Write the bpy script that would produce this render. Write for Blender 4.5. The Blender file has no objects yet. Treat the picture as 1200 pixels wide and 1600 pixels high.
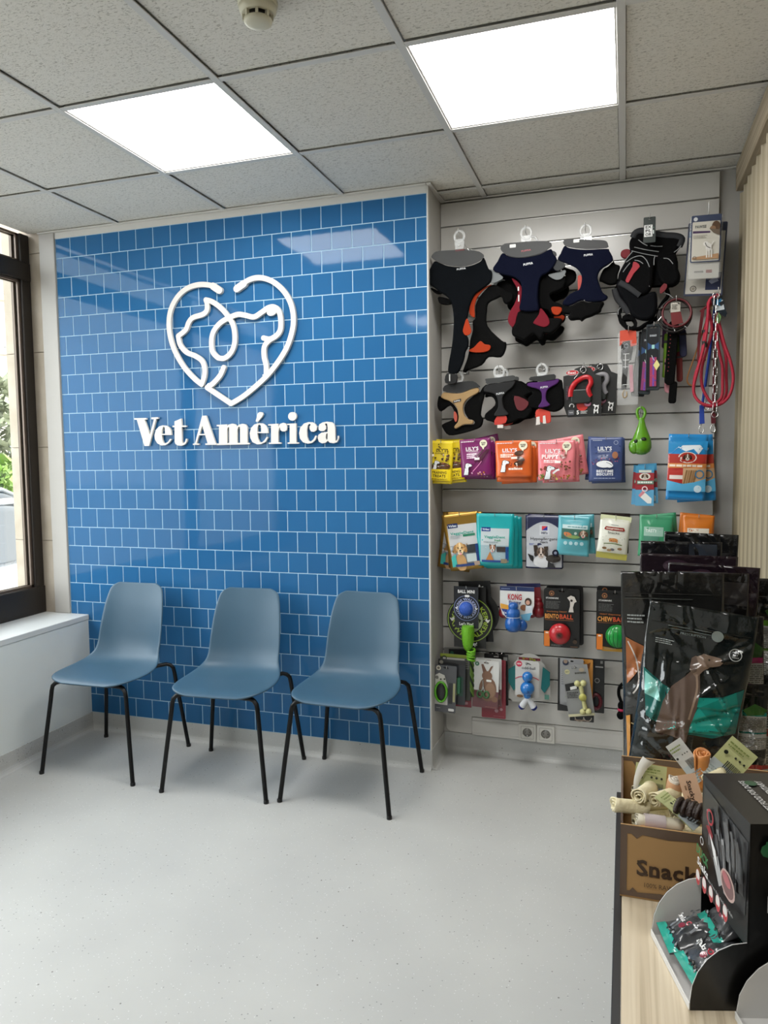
import bpy, math, random
from mathutils import Vector, Matrix
from mathutils.geometry import tessellate_polygon
PI = math.pi
R = math.radians
scene = bpy.context.scene
COL = scene.collection

# ---------------------------------------------------------------- camera
cam_data = bpy.data.cameras.new('camera')
cam_data.sensor_fit = 'HORIZONTAL'
cam_data.sensor_width = 36.0
cam_data.lens = 1159.6 * 36.0 / 1200.0
cam_data.clip_start = 0.02
cam_data.clip_end = 300.0
cam = bpy.data.objects.new('camera', cam_data)
COL.objects.link(cam)
yaw, pit, rol = R(-18.0208), R(-4.2704), R(-0.664)
fw = Vector((math.sin(yaw) * math.cos(pit), math.cos(yaw) * math.cos(pit), math.sin(pit)))
rt = Vector((math.cos(yaw), -math.sin(yaw), 0.0))
up = rt.cross(fw)
r2 = rt * math.cos(rol) + up * math.sin(rol)
u2 = -rt * math.sin(rol) + up * math.cos(rol)
m3 = Matrix((r2, u2, -fw)).transposed()
cam.matrix_world = Matrix.Translation((0.8352, -3.2182, 1.4398)) @ m3.to_4x4()
scene.camera = cam

# ---------------------------------------------------------------- overcast sky and exposure
SKY_STRENGTH = 6.2
PANEL_STRENGTH = 17.5
world = bpy.data.worlds.new('overcast_sky')
scene.world = world
world.use_nodes = True
bg = world.node_tree.nodes['Background']
bg.inputs[0].default_value = (0.95, 0.97, 1.0, 1)
bg.inputs[1].default_value = SKY_STRENGTH
vs = scene.view_settings
vs.view_transform = 'Standard'
vs.look = 'None'
vs.exposure = 0.0
vs.gamma = 1.0
vs.use_curve_mapping = False


# ---------------------------------------------------------------- materials
def lin(h):
    h = h.lstrip('#')
    o = []
    for i in (0, 2, 4):
        c = int(h[i:i + 2], 16) / 255
        o.append(c / 12.92 if c <= 0.04045 else ((c + 0.055) / 1.055) ** 2.4)
    return (o[0], o[1], o[2], 1.0)


_mats = {}


def mat(col, rough=0.5, metal=0.0, bump=0.0, bscale=60.0, alpha=1.0, coat=0.0, spec=0.5, vary=0.06, vscale=14.0, sheen=0.0):
    """Principled surface with procedural noise in its tone and (if asked) a fine relief."""
    key = (col, rough, metal, bump, bscale, alpha, coat, spec, vary, vscale, sheen)
    if key in _mats:
        return _mats[key]
    m = bpy.data.materials.new('surface_' + col.strip('#'))
    m.use_nodes = True
    nt = m.node_tree
    b = nt.nodes['Principled BSDF']
    c = lin(col)
    tc = nt.nodes.new('ShaderNodeTexCoord')
    nz = nt.nodes.new('ShaderNodeTexNoise')
    nz.inputs['Scale'].default_value = vscale
    nt.links.new(tc.outputs['Object'], nz.inputs['Vector'])
    mx = nt.nodes.new('ShaderNodeMix')
    mx.data_type = 'RGBA'
    mx.inputs['A'].default_value = tuple(x * (1 - vary) for x in c[:3]) + (1,)
    mx.inputs['B'].default_value = tuple(min(1, x * (1 + vary)) for x in c[:3]) + (1,)
    nt.links.new(nz.outputs['Fac'], mx.inputs['Factor'])
    nt.links.new(mx.outputs['Result'], b.inputs['Base Color'])
    b.inputs['Roughness'].default_value = rough
    b.inputs['Metallic'].default_value = metal
    b.inputs['Specular IOR Level'].default_value = spec
    b.inputs['Alpha'].default_value = alpha
    if coat:
        b.inputs['Coat Weight'].default_value = coat
        b.inputs['Coat Roughness'].default_value = 0.08
    if sheen:
        b.inputs['Sheen Weight'].default_value = sheen
    if bump:
        n2 = nt.nodes.new('ShaderNodeTexNoise')
        n2.inputs['Scale'].default_value = bscale
        n2.inputs['Detail'].default_value = 4
        nt.links.new(tc.outputs['Object'], n2.inputs['Vector'])
        bp = nt.nodes.new('ShaderNodeBump')
        bp.inputs['Strength'].default_value = bump
        bp.inputs['Distance'].default_value = 0.01
        nt.links.new(n2.outputs['Fac'], bp.inputs['Height'])
        nt.links.new(bp.outputs['Normal'], b.inputs['Normal'])
    _mats[key] = m
    return m


def node_mat(name):
    m = bpy.data.materials.new(name)
    m.use_nodes = True
    nt = m.node_tree
    return m, nt, nt.nodes['Principled BSDF']


def print_mat(rough, coat):
    m, nt, b = node_mat('printed_ink')
    a = nt.nodes.new('ShaderNodeAttribute')
    a.attribute_name = 'ink'
    nt.links.new(a.outputs['Color'], b.inputs['Base Color'])
    b.inputs['Roughness'].default_value = rough
    b.inputs['Coat Weight'].default_value = coat
    return m


PRINT = print_mat(0.35, 0.2)
PRINT_GLOSS = print_mat(0.2, 0.5)


def ramp(nt, stops):
    r = nt.nodes.new('ShaderNodeValToRGB')
    el = r.color_ramp.elements
    while len(el) < len(stops):
        el.new(0.5)
    for e, (p, c) in zip(el, stops):
        e.position = p
        e.color = c if len(c) == 4 else tuple(c) + (1,)
    return r


def make_floor_mat():
    m, nt, b = node_mat('speckled_vinyl')
    tc = nt.nodes.new('ShaderNodeTexCoord')
    base = nt.nodes.new('ShaderNodeTexNoise')
    base.inputs['Scale'].default_value = 2.2
    base.inputs['Detail'].default_value = 5
    nt.links.new(tc.outputs['Object'], base.inputs['Vector'])
    r0 = ramp(nt, [(0.3, lin('#b6b7b5')), (0.7, lin('#c0c1be'))])
    nt.links.new(base.outputs['Fac'], r0.inputs['Fac'])
    last = r0.outputs['Color']
    for sc, th, rnd, colr in ((75, 0.16, 0.86, '#8b8c8b'), (38, 0.1, 0.9, '#74716d'), (120, 0.16, 0.72, '#dedfde')):
        v = nt.nodes.new('ShaderNodeTexVoronoi')
        v.inputs['Scale'].default_value = sc
        nt.links.new(tc.outputs['Object'], v.inputs['Vector'])
        lt = nt.nodes.new('ShaderNodeMath'); lt.operation = 'LESS_THAN'
        lt.inputs[1].default_value = th
        nt.links.new(v.outputs['Distance'], lt.inputs[0])
        sx = nt.nodes.new('ShaderNodeSeparateColor')
        nt.links.new(v.outputs['Color'], sx.inputs[0])
        gt = nt.nodes.new('ShaderNodeMath'); gt.operation = 'GREATER_THAN'
        gt.inputs[1].default_value = rnd
        nt.links.new(sx.outputs[0], gt.inputs[0])
        mu = nt.nodes.new('ShaderNodeMath'); mu.operation = 'MULTIPLY'
        nt.links.new(lt.outputs[0], mu.inputs[0])
        nt.links.new(gt.outputs[0], mu.inputs[1])
        mx = nt.nodes.new('ShaderNodeMix'); mx.data_type = 'RGBA'
        nt.links.new(mu.outputs[0], mx.inputs['Factor'])
        nt.links.new(last, mx.inputs['A'])
        mx.inputs['B'].default_value = lin(colr)
        last = mx.outputs['Result']
    nt.links.new(last, b.inputs['Base Color'])
    b.inputs['Roughness'].default_value = 0.42
    b.inputs['Specular IOR Level'].default_value = 0.4
    return m


def make_tile_mat():
    m, nt, b = node_mat('blue_glazed_ceramic')
    oi = nt.nodes.new('ShaderNodeObjectInfo')
    mx = nt.nodes.new('ShaderNodeMix'); mx.data_type = 'RGBA'
    mx.inputs['A'].default_value = lin('#2a5f8f')
    mx.inputs['B'].default_value = lin('#2f6696')
    nt.links.new(oi.outputs['Random'], mx.inputs['Factor'])
    nt.links.new(mx.outputs['Result'], b.inputs['Base Color'])
    b.inputs['Roughness'].default_value = 0.06
    b.inputs['Specular IOR Level'].default_value = 0.18
    tc = nt.nodes.new('ShaderNodeTexCoord')
    nz = nt.nodes.new('ShaderNodeTexNoise')
    nz.inputs['Scale'].default_value = 9
    nt.links.new(tc.outputs['Object'], nz.inputs['Vector'])
    bp = nt.nodes.new('ShaderNodeBump')
    bp.inputs['Strength'].default_value = 0.04
    bp.inputs['Distance'].default_value = 0.01
    nt.links.new(nz.outputs['Fac'], bp.inputs['Height'])
    nt.links.new(bp.outputs['Normal'], b.inputs['Normal'])
    return m


def make_ceiling_mat():
    m, nt, b = node_mat('fissured_mineral_fibre')
    tc = nt.nodes.new('ShaderNodeTexCoord')
    mp = nt.nodes.new('ShaderNodeMapping')
    mp.inputs['Scale'].default_value = (1.0, 2.3, 1.0)
    nt.links.new(tc.outputs['Object'], mp.inputs['Vector'])
    nz = nt.nodes.new('ShaderNodeTexNoise')
    nz.inputs['Scale'].default_value = 85
    nz.inputs['Detail'].default_value = 3
    nz.inputs['Distortion'].default_value = 1.2
    nt.links.new(mp.outputs['Vector'], nz.inputs['Vector'])
    r0 = ramp(nt, [(0.36, lin('#b3aea3')), (0.43, lin('#dcd8ce')), (0.6, lin('#e0dcd3'))])
    nt.links.new(nz.outputs['Fac'], r0.inputs['Fac'])
    nt.links.new(r0.outputs['Color'], b.inputs['Base Color'])
    b.inputs['Roughness'].default_value = 0.95
    bp = nt.nodes.new('ShaderNodeBump')
    bp.inputs['Strength'].default_value = 0.5
    bp.inputs['Distance'].default_value = 0.003
    nt.links.new(nz.outputs['Fac'], bp.inputs['Height'])
    nt.links.new(bp.outputs['Normal'], b.inputs['Normal'])
    return m


def make_wood_mat(name, axis, light, mid, dark, scale=1.0):
    """pale straight-grained laminate, grain running along the given axis"""
    m, nt, b = node_mat(name)
    tc = nt.nodes.new('ShaderNodeTexCoord')
    mp = nt.nodes.new('ShaderNodeMapping')
    s = [95 * scale, 95 * scale, 95 * scale]
    s['XYZ'.index(axis)] = 1.3 * scale
    mp.inputs['Scale'].default_value = s
    nt.links.new(tc.outputs['Object'], mp.inputs['Vector'])
    nz = nt.nodes.new('ShaderNodeTexNoise')
    nz.inputs['Scale'].default_value = 1.0
    nz.inputs['Detail'].default_value = 4
    nz.inputs['Distortion'].default_value = 0.6
    nt.links.new(mp.outputs['Vector'], nz.inputs['Vector'])
    r0 = ramp(nt, [(0.3, lin(dark)), (0.46, lin(mid)), (0.62, lin(light))])
    nt.links.new(nz.outputs['Fac'], r0.inputs['Fac'])
    nt.links.new(r0.outputs['Color'], b.inputs['Base Color'])
    b.inputs['Roughness'].default_value = 0.5
    return m


def make_stone_mat():
    m, nt, b = node_mat('cream_limestone')
    tc = nt.nodes.new('ShaderNodeTexCoord')
    nz = nt.nodes.new('ShaderNodeTexNoise')
    nz.inputs['Scale'].default_value = 7
    nz.inputs['Detail'].default_value = 7
    nt.links.new(tc.outputs['Object'], nz.inputs['Vector'])
    r0 = ramp(nt, [(0.3, lin('#a89c8a')), (0.55, lin('#b4a999')), (0.75, lin('#bdb3a5'))])
    nt.links.new(nz.outputs['Fac'], r0.inputs['Fac'])
    nt.links.new(r0.outputs['Color'], b.inputs['Base Color'])
    b.inputs['Roughness'].default_value = 0.7
    return m


def make_glass_mat():
    m = bpy.data.materials.new('window_glass')
    m.use_nodes = True
    nt = m.node_tree
    nt.nodes.remove(nt.nodes['Principled BSDF'])
    out = nt.nodes['Material Output']
    tr = nt.nodes.new('ShaderNodeBsdfTransparent')
    tr.inputs[0].default_value = (0.96, 0.98, 0.97, 1)
    gl = nt.nodes.new('ShaderNodeBsdfGlossy')
    gl.inputs['Roughness'].default_value = 0.01
    lw = nt.nodes.new('ShaderNodeLayerWeight')
    lw.inputs['Blend'].default_value = 0.5
    pw = nt.nodes.new('ShaderNodeMath'); pw.operation = 'POWER'
    pw.inputs[1].default_value = 5.0
    nt.links.new(lw.outputs['Facing'], pw.inputs[0])
    fr = nt.nodes.new('ShaderNodeMath'); fr.operation = 'MULTIPLY_ADD'
    fr.inputs[1].default_value = 0.9
    fr.inputs[2].default_value = 0.035
    nt.links.new(pw.outputs[0], fr.inputs[0])
    ms = nt.nodes.new('ShaderNodeMixShader')
    nt.links.new(fr.outputs[0], ms.inputs[0])
    nt.links.new(tr.outputs[0], ms.inputs[1])
    nt.links.new(gl.outputs[0], ms.inputs[2])
    nt.links.new(ms.outputs[0], out.inputs[0])
    return m


def make_emit_mat(col, s):
    m, nt, b = node_mat('lit_diffuser')
    b.inputs['Base Color'].default_value = (0.9, 0.9, 0.9, 1)
    b.inputs['Emission Color'].default_value = col
    b.inputs['Emission Strength'].default_value = s
    return m


FLOOR = make_floor_mat()
TILE = make_tile_mat()
CEIL = make_ceiling_mat()
DESKWOOD = make_wood_mat('pale_ash_laminate', 'Y', '#d3c6ae', '#c8b99f', '#a99a80')
BLINDWOOD = make_wood_mat('striped_blind_fabric', 'Z', '#a89d87', '#93886f', '#665c48', 0.5)
STONE = make_stone_mat()
GLASS = make_glass_mat()
EMIT = make_emit_mat((1.0, 0.985, 0.96, 1), PANEL_STRENGTH)
WHITE = mat('#cfcdc8', 0.5, vary=0.02)
SILL = mat('#dde3e2', 0.45, vary=0.02)
GRAYWALL = mat('#b9b7b2', 0.6, vary=0.03)
GROUT = mat('#a5c6dc', 0.7, vary=0.03)
BRONZE = mat('#2c2723', 0.35, 0.3, vary=0.1)
BRONZE_LT = mat('#6b5d52', 0.35, 0.3, vary=0.1)
SLAT = mat('#d0cec9', 0.24, vary=0.02)
ALU = mat('#d6d6d4', 0.25, 0.9)
CHROME = mat('#d8d8d8', 0.12, 1.0)
BLACK = mat('#0b0b0c', 0.4)
BLACKFAB = mat('#060607', 0.85, bump=0.3, bscale=400, spec=0.1)
CLEAR = mat('#f2f4f4', 0.08, alpha=0.16)
HAZE = mat('#e6e8e8', 0.15, alpha=0.35)


# ---------------------------------------------------------------- mesh tools
class MB:
    def __init__(s):
        s.v = []; s.f = []; s.m = []; s.sm = []; s.c = []

    def add(s, vs, fs, m=0, smooth=False, M=None):
        o = len(s.v)
        for p in vs:
            s.v.append(tuple(M @ Vector(p)) if M is not None else tuple(p))
        for f in fs:
            s.f.append([i + o for i in f]); s.m.append(m); s.sm.append(smooth)
        return s

    def box(s, x0, x1, y0, y1, z0, z1, m=0, M=None):
        vs = [(x, y, z) for z in (z0, z1) for y in (y0, y1) for x in (x0, x1)]
        fs = [(0, 2, 3, 1), (4, 5, 7, 6), (0, 1, 5, 4), (2, 6, 7, 3), (0, 4, 6, 2), (1, 3, 7, 5)]
        return s.add(vs, fs, m, False, M)

    def bbox(s, x0, x1, y0, y1, z0, z1, c, m=0, M=None):
        """box with its edges chamfered by c"""
        vs = []
        for ax in range(3):
            for sx in (0, 1):
                for sy in (0, 1):
                    for sz in (0, 1):
                        p = [(x0, x1)[sx], (y0, y1)[sy], (z0, z1)[sz]]
                        q = [c if k == 0 else -c for k in (sx, sy, sz)]
                        for k in range(3):
                            if k != ax:
                                p[k] += q[k]
                        vs.append(tuple(p))
        I = lambda ax, a, b, d: ax * 8 + a * 4 + b * 2 + d
        fs = []
        for a in (0, 1):
            f = [I(0, a, 0, 0), I(0, a, 1, 0), I(0, a, 1, 1), I(0, a, 0, 1)]
            fs.append(f if a else f[::-1])
            f = [I(1, 0, a, 0), I(1, 0, a, 1), I(1, 1, a, 1), I(1, 1, a, 0)]
            fs.append(f if a else f[::-1])
            f = [I(2, 0, 0, a), I(2, 1, 0, a), I(2, 1, 1, a), I(2, 0, 1, a)]
            fs.append(f if a else f[::-1])
        for a in (0, 1):
            for b in (0, 1):
                fs.append([I(0, a, b, 0), I(0, a, b, 1), I(1, a, b, 1), I(1, a, b, 0)])
                fs.append([I(0, a, 0, b), I(0, a, 1, b), I(2, a, 1, b), I(2, a, 0, b)])
                fs.append([I(1, 0, a, b), I(1, 1, a, b), I(2, 1, a, b), I(2, 0, a, b)])
                for d in (0, 1):
                    fs.append([I(0, a, b, d), I(1, a, b, d), I(2, a, b, d)])
        return s.add(vs, fs, m, False, M)

    def tube(s, pts, r, n=8, closed=False, m=0, M=None, flat=None):
        """round (or flattened) bar through the points"""
        P = [Vector(p) for p in pts]
        k = len(P)
        rs = r if isinstance(r, (list, tuple)) else [r] * k
        vs = []; fs = []
        prev = None
        for i in range(k):
            if closed:
                t = (P[(i + 1) % k] - P[i - 1])
            else:
                t = P[min(i + 1, k - 1)] - P[max(i - 1, 0)]
            if t.length < 1e-9:
                t = Vector((0, 0, 1))
            t.normalize()
            if prev is None:
                a = Vector((0, 1, 0)) if abs(t.y) < 0.9 else Vector((1, 0, 0))
            else:
                a = prev
            a = (a - t * a.dot(t))
            if a.length < 1e-6:
                a = t.orthogonal()
            a.normalize()
            b = t.cross(a)
            prev = a
            fa, fb = flat if flat else (1, 1)
            for j in range(n):
                w = 2 * PI * j / n
                vs.append(P[i] + a * math.cos(w) * rs[i] * fa + b * math.sin(w) * rs[i] * fb)
        for i in range(k if closed else k - 1):
            for j in range(n):
                a0 = i * n + j; a1 = i * n + (j + 1) % n
                b0 = ((i + 1) % k) * n + j; b1 = ((i + 1) % k) * n + (j + 1) % n
                fs.append((a0, a1, b1, b0))
        s.add(vs, fs, m, True, M)
        if not closed:
            s.add(vs[:n], [tuple(range(n))[::-1]], m, False, M)
            s.add(vs[-n:], [tuple(range(n))], m, False, M)
        return s

    def lathe(s, prof, n=20, m=0, M=None, smooth=True):
        vs = []; fs = []
        for (r, z) in prof:
            for j in range(n):
                w = 2 * PI * j / n
                vs.append((r * math.cos(w), r * math.sin(w), z))
        for i in range(len(prof) - 1):
            for j in range(n):
                fs.append((i * n + j, i * n + (j + 1) % n, (i + 1) * n + (j + 1) % n, (i + 1) * n + j))
        s.add(vs, fs, m, smooth, M)
        if prof[0][0] > 1e-6:
            s.add(vs[:n], [tuple(range(n))[::-1]], m, False, M)
        if prof[-1][0] > 1e-6:
            s.add(vs[-n:], [tuple(range(n))], m, False, M)
        return s

    def ball(s, c, rx, ry=None, rz=None, n=16, k=10, m=0, M=None):
        ry = ry or rx; rz = rz or rx
        prof = [(math.sin(PI * i / k), -math.cos(PI * i / k)) for i in range(k + 1)]
        prof[0] = (1e-7, -1); prof[-1] = (1e-7, 1)
        T = Matrix.Translation(c) @ Matrix.Diagonal((rx, ry, rz, 1))
        return s.lathe(prof, n, m, (M @ T) if M is not None else T)

    def grid(s, fn, nu, nv, m=0, smooth=True, flip=False, M=None):
        vs = [fn(i / nu, j / nv) for j in range(nv + 1) for i in range(nu + 1)]
        fs = []
        for j in range(nv):
            for i in range(nu):
                a = j * (nu + 1) + i
                f = (a, a + 1, a + nu + 2, a + nu + 1)
                fs.append(f[::-1] if flip else f)
        return s.add(vs, fs, m, smooth, M)

    def slab(s, polys, ext=0.004, bev=0.0, res=1, m=0, M=None, shrink=True):
        """closed outlines (x, z) filled in the XZ plane, thickness along Y, rounded rim"""
        c = bpy.data.curves.new('outline', 'CURVE')
        c.dimensions = '2D'; c.fill_mode = 'BOTH'
        c.extrude = max(ext - bev, 0.0001); c.bevel_depth = bev; c.bevel_resolution = res
        if shrink and bev:
            c.offset = -bev
        for pts in polys:
            sp = c.splines.new('POLY')
            sp.points.add(len(pts) - 1)
            sp.use_cyclic_u = True
            for q, p in zip(sp.points, pts):
                q.co = (p[0], p[1], 0, 1)
        o = bpy.data.objects.new('outline', c)
        me = o.to_mesh()
        vs = [(v.co.x, -v.co.z, v.co.y) for v in me.vertices]
        fs = [tuple(p.vertices) for p in me.polygons]
        o.to_mesh_clear()
        bpy.data.objects.remove(o); bpy.data.curves.remove(c)
        return s.add(vs, fs, m, bev > 0 and res > 1, M)

    def build(s, name, mats, parent=None, loc=None, smooth=None):
        me = bpy.data.meshes.new(name)
        me.from_pydata(s.v, [], s.f)
        if not isinstance(mats, (list, tuple)):
            mats = [mats]
        for x in mats:
            me.materials.append(x)
        me.polygons.foreach_set('material_index', s.m)
        me.polygons.foreach_set('use_smooth', s.sm if smooth is None else [smooth] * len(s.f))
        me.update()
        return put(name, me, parent, loc)


def put(name, me, parent=None, loc=None):
    o = bpy.data.objects.new(name, me)
    COL.objects.link(o)
    if parent is not None:
        o.parent = parent
    if loc is not None:
        o.location = loc
    return o


def tag(o, label=None, cat=None, group=None, kind=None):
    if label: o['label'] = label
    if cat: o['category'] = cat
    if group: o['group'] = group
    if kind: o['kind'] = kind
    return o


def struct(o):
    o['kind'] = 'structure'
    return o


def thing(name, label, cat, loc=(0, 0, 0), rot=(0, 0, 0), group=None):
    o = bpy.data.objects.new(name, None)
    o.empty_display_size = 0.05
    COL.objects.link(o)
    o.location = loc
    o.rotation_euler = rot
    return tag(o, label, cat, group)


def copy_thing(o, label, loc=None, rot=None, parent=None):
    c = o.copy()
    COL.objects.link(c)
    if parent is not None:
        c.parent = parent
    if label:
        c['label'] = label
    if loc is not None: c.location = loc
    if rot is not None: c.rotation_euler = rot
    for ch in list(o.children):
        copy_thing(ch, None, parent=c)
    return c


def smooth_path(pts, n=6, closed=False):
    """Catmull-Rom through the points (any dimension)"""
    P = [Vector(p) for p in pts]
    k = len(P)
    out = []
    rng = k if closed else k - 1
    for i in range(rng):
        if closed:
            a, b, c, d = P[i - 1], P[i], P[(i + 1) % k], P[(i + 2) % k]
        else:
            a, b, c, d = P[max(i - 1, 0)], P[i], P[i + 1], P[min(i + 2, k - 1)]
        for j in range(n):
            t = j / n
            out.append(0.5 * ((2 * b) + (c - a) * t + (2 * a - 5 * b + 4 * c - d) * t * t + (3 * b - a - 3 * c + d) * t ** 3))
    if not closed:
        out.append(P[-1])
    return out


def rrect(w, h, r, cx=0.0, cz=0.0, n=4):
    pts = []
    for (sx, sz, a0) in ((1, 1, 0), (-1, 1, 90), (-1, -1, 180), (1, -1, 270)):
        for i in range(n + 1):
            a = R(a0 + 90 * i / n)
            pts.append((cx + sx * (w / 2 - r) + r * math.cos(a), cz + sz * (h / 2 - r) + r * math.sin(a)))
    return pts


def circ(cx, cz, r, n=20, rz=None, rot=0.0):
    rz = rz or r
    o = []
    for i in range(n):
        a = 2 * PI * i / n
        x, z = r * math.cos(a), rz * math.sin(a)
        o.append((cx + x * math.cos(rot) - z * math.sin(rot), cz + x * math.sin(rot) + z * math.cos(rot)))
    return o


# ---------------------------------------------------------------- flat print (lettering and pictures)
_glyph = {}


def glyph(ch, bold):
    key = (ch, bold)
    if key in _glyph:
        return _glyph[key]

    def ext(txt):
        c = bpy.data.curves.new('glyph', 'FONT')
        c.body = txt; c.size = 1.0; c.offset = 0.028 if bold else 0.004; c.resolution_u = 2
        o = bpy.data.objects.new('glyph', c)
        me = o.to_mesh()
        vs = [(v.co.x, v.co.y) for v in me.vertices]
        fs = [tuple(p.vertices) for p in me.polygons]
        o.to_mesh_clear()
        bpy.data.objects.remove(o); bpy.data.curves.remove(c)
        return vs, fs
    vs, fs = ext(ch) if ch != ' ' else ([], [])
    a = max(x for x, y in ext('I' + ch + 'I')[0]) - max(x for x, y in ext('II')[0])
    _glyph[key] = (vs, fs, a + (0.03 if bold else 0.0))
    return _glyph[key]


def text_tris(txt, cx, cz, h, bold=True, rot=0.0, width=None, squeeze=1.0, arc=None):
    """tris of a line of text centred on (cx, cz); h = cap height.  arc=(radius, centre angle deg, +1 top / -1 bottom)"""
    s = h / 0.70
    adv = [glyph(c, bold) for c in txt]
    tot = sum(a for _, _, a in adv) * s
    sx = squeeze
    if width:
        sx = width / max(tot, 1e-6)
    x = -tot * sx / 2
    V = []; F = []
    for vs, fs, a in adv:
        o = len(V)
        for (px, py) in vs:
            lx, lz = x + px * s * sx, (py - 0.35) * s
            if arc:
                rad, a0, sg = arc
                if sg > 0:
                    an = R(a0) - lx / rad; rr = rad + lz
                else:
                    an = R(a0) + lx / rad; rr = rad - lz
                V.append((cx + rr * math.cos(an), cz + rr * math.sin(an)))
            else:
                V.append((cx + lx * math.cos(rot) - lz * math.sin(rot), cz + lx * math.sin(rot) + lz * math.cos(rot)))
        F += [tuple(i + o for i in f) for f in fs]
        x += a * s * sx
    return V, F


class Ink:
    """collects coloured flat shapes in (x, z) and lays them on a surface"""
    def __init__(s):
        s.items = []

    def poly(s, pts, col):
        pts = [tuple(p)[:2] for p in pts]
        tri = tessellate_polygon([[Vector((p[0], p[1], 0)) for p in pts]])
        s.items.append((pts, [tuple(t) for t in tri], col)); return s

    def rect(s, x0, z0, x1, z1, col):
        return s.poly([(x0, z0), (x1, z0), (x1, z1), (x0, z1)], col)

    def circle(s, cx, cz, r, col, rz=None, rot=0.0, n=18):
        return s.poly(circ(cx, cz, r, n, rz, rot), col)

    def ring(s, cx, cz, r0, r1, col, n=28, a0=0, a1=360):
        V = []; F = []
        full = abs(a1 - a0) >= 360
        k = n if full else n + 1
        for i in range(k):
            a = R(a0 + (a1 - a0) * i / n)
            V += [(cx + r0 * math.cos(a), cz + r0 * math.sin(a)), (cx + r1 * math.cos(a), cz + r1 * math.sin(a))]
        for i in range(n):
            j = (i + 1) % k
            F.append((2 * i, 2 * i + 1, 2 * j + 1, 2 * j))
        s.items.append((V, F, col)); return s

    def line(s, pts, w, col, n=5):
        P = smooth_path([(p[0], p[1], 0) for p in pts], n) if len(pts) > 2 else [Vector((p[0], p[1], 0)) for p in pts]
        V = []; F = []
        for i, p in enumerate(P):
            t = P[min(i + 1, len(P) - 1)] - P[max(i - 1, 0)]
            t.normalize()
            q = Vector((-t.y, t.x, 0)) * w / 2
            V += [tuple((p + q)[:2]), tuple((p - q)[:2])]
            if i:
                F.append((2 * i - 2, 2 * i - 1, 2 * i + 1, 2 * i))
        s.items.append((V, F, col)); return s

    def text(s, txt, cx, cz, h, col, bold=True, rot=0.0, width=None, arc=None, squeeze=1.0):
        V, F = text_tris(txt, cx, cz, h, bold, rot, width, squeeze, arc)
        s.items.append((V, F, col)); return s

    def lines(s, x0, x1, z0, z1, n, col, fill=0.45, ragged=0.25, seed=1):
        """rows of small unreadable print"""
        rnd = random.Random(seed)
        for i in range(n):
            z = z0 + (z1 - z0) * (i + 0.5) / n
            hh = abs(z1 - z0) / n * fill / 2
            x = x0
            xe = x1 - rnd.random() * ragged * (x1 - x0)
            while x < xe - 1e-4:
                w = (x1 - x0) * rnd.uniform(0.06, 0.2)
                s.rect(x, z - hh, min(x + w, xe), z + hh, col)
                x += w + (x1 - x0) * 0.025
        return s

    def build(s, name, parent, surf=None, maxlen=None, gloss=False, step=0.00022, base=0.0006):
        """surf(x, z) -> local point and outward direction; flat card facing -Y when None"""
        V = []; F = []; C = []
        for k, (vs, fs, col) in enumerate(s.items):
            c = lin(col)
            off = base + step * k
            tris = []
            for f in fs:
                p = [vs[i] for i in f]
                for i in range(1, len(p) - 1):
                    tris.append((p[0], p[i], p[i + 1]))
            if maxlen:
                st = tris; tris = []
                while st:
                    a, b, d = st.pop()
                    l = [math.dist(a, b), math.dist(b, d), math.dist(d, a)]
                    mx = max(l)
                    if mx <= maxlen:
                        tris.append((a, b, d)); continue
                    i = l.index(mx)
                    a, b, d = ((a, b, d), (b, d, a), (d, a, b))[i]
                    mid = ((a[0] + b[0]) / 2, (a[1] + b[1]) / 2)
                    st += [(a, mid, d), (mid, b, d)]
            cache = {}
            for t in tris:
                if (t[1][0] - t[0][0]) * (t[2][1] - t[0][1]) - (t[1][1] - t[0][1]) * (t[2][0] - t[0][0]) < 0:
                    t = (t[0], t[2], t[1])
                idx = []
                for p in t:
                    if p not in cache:
                        if surf:
                            q, n = surf(p[0], p[1])
                            q = Vector(q) + Vector(n) * off
                        else:
                            q = Vector((p[0], -off, p[1]))
                        cache[p] = len(V)
                        V.append(tuple(q))
                    idx.append(cache[p])
                if len(set(idx)) == 3:
                    F.append(idx); C.append(c)
        me = bpy.data.meshes.new(name)
        me.from_pydata(V, [], F)
        at = me.attributes.new('ink', 'FLOAT_COLOR', 'FACE')
        at.data.foreach_set('color', [x for c in C for x in c])
        me.materials.append(PRINT_GLOSS if gloss else PRINT)
        if surf:
            me.polygons.foreach_set('use_smooth', [True] * len(F))
        me.update()
        return put(name, me, parent)

# ================================================================ THE ROOM
P = 0.0995                      # tile pitch
ZB = 0.092                      # top of the coved skirting
ZT = ZB + 25 * P                # top of the tiling
ZC = 2.612                      # underside of the ceiling grid
XL = -19.91 * P                 # left end of the tiling
YA = 0.231                      # face of the slat wall in the alcove
XSILL, ZSILL = -1.872, 0.622    # window bench
YR, XR = -5.2, 1.40             # rear and right walls of the room

b = MB().box(-2.16, XR + 0.1, YR - 0.1, 0.30, -0.08, 0.0)
struct(b.build('floor', FLOOR))
b = MB().box(-2.16, XR + 0.1, YR - 0.1, 0.30, ZC + 0.03, ZC + 0.09)
ceiling = struct(b.build('ceiling', WHITE))

# ---- tiled wall: grout bed plus glazed tiles
wall_back = struct(MB().box(-2.08, 0.0, -0.0006, 0.20, 0.0, ZC + 0.03).build('wall_back', GROUT))


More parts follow.
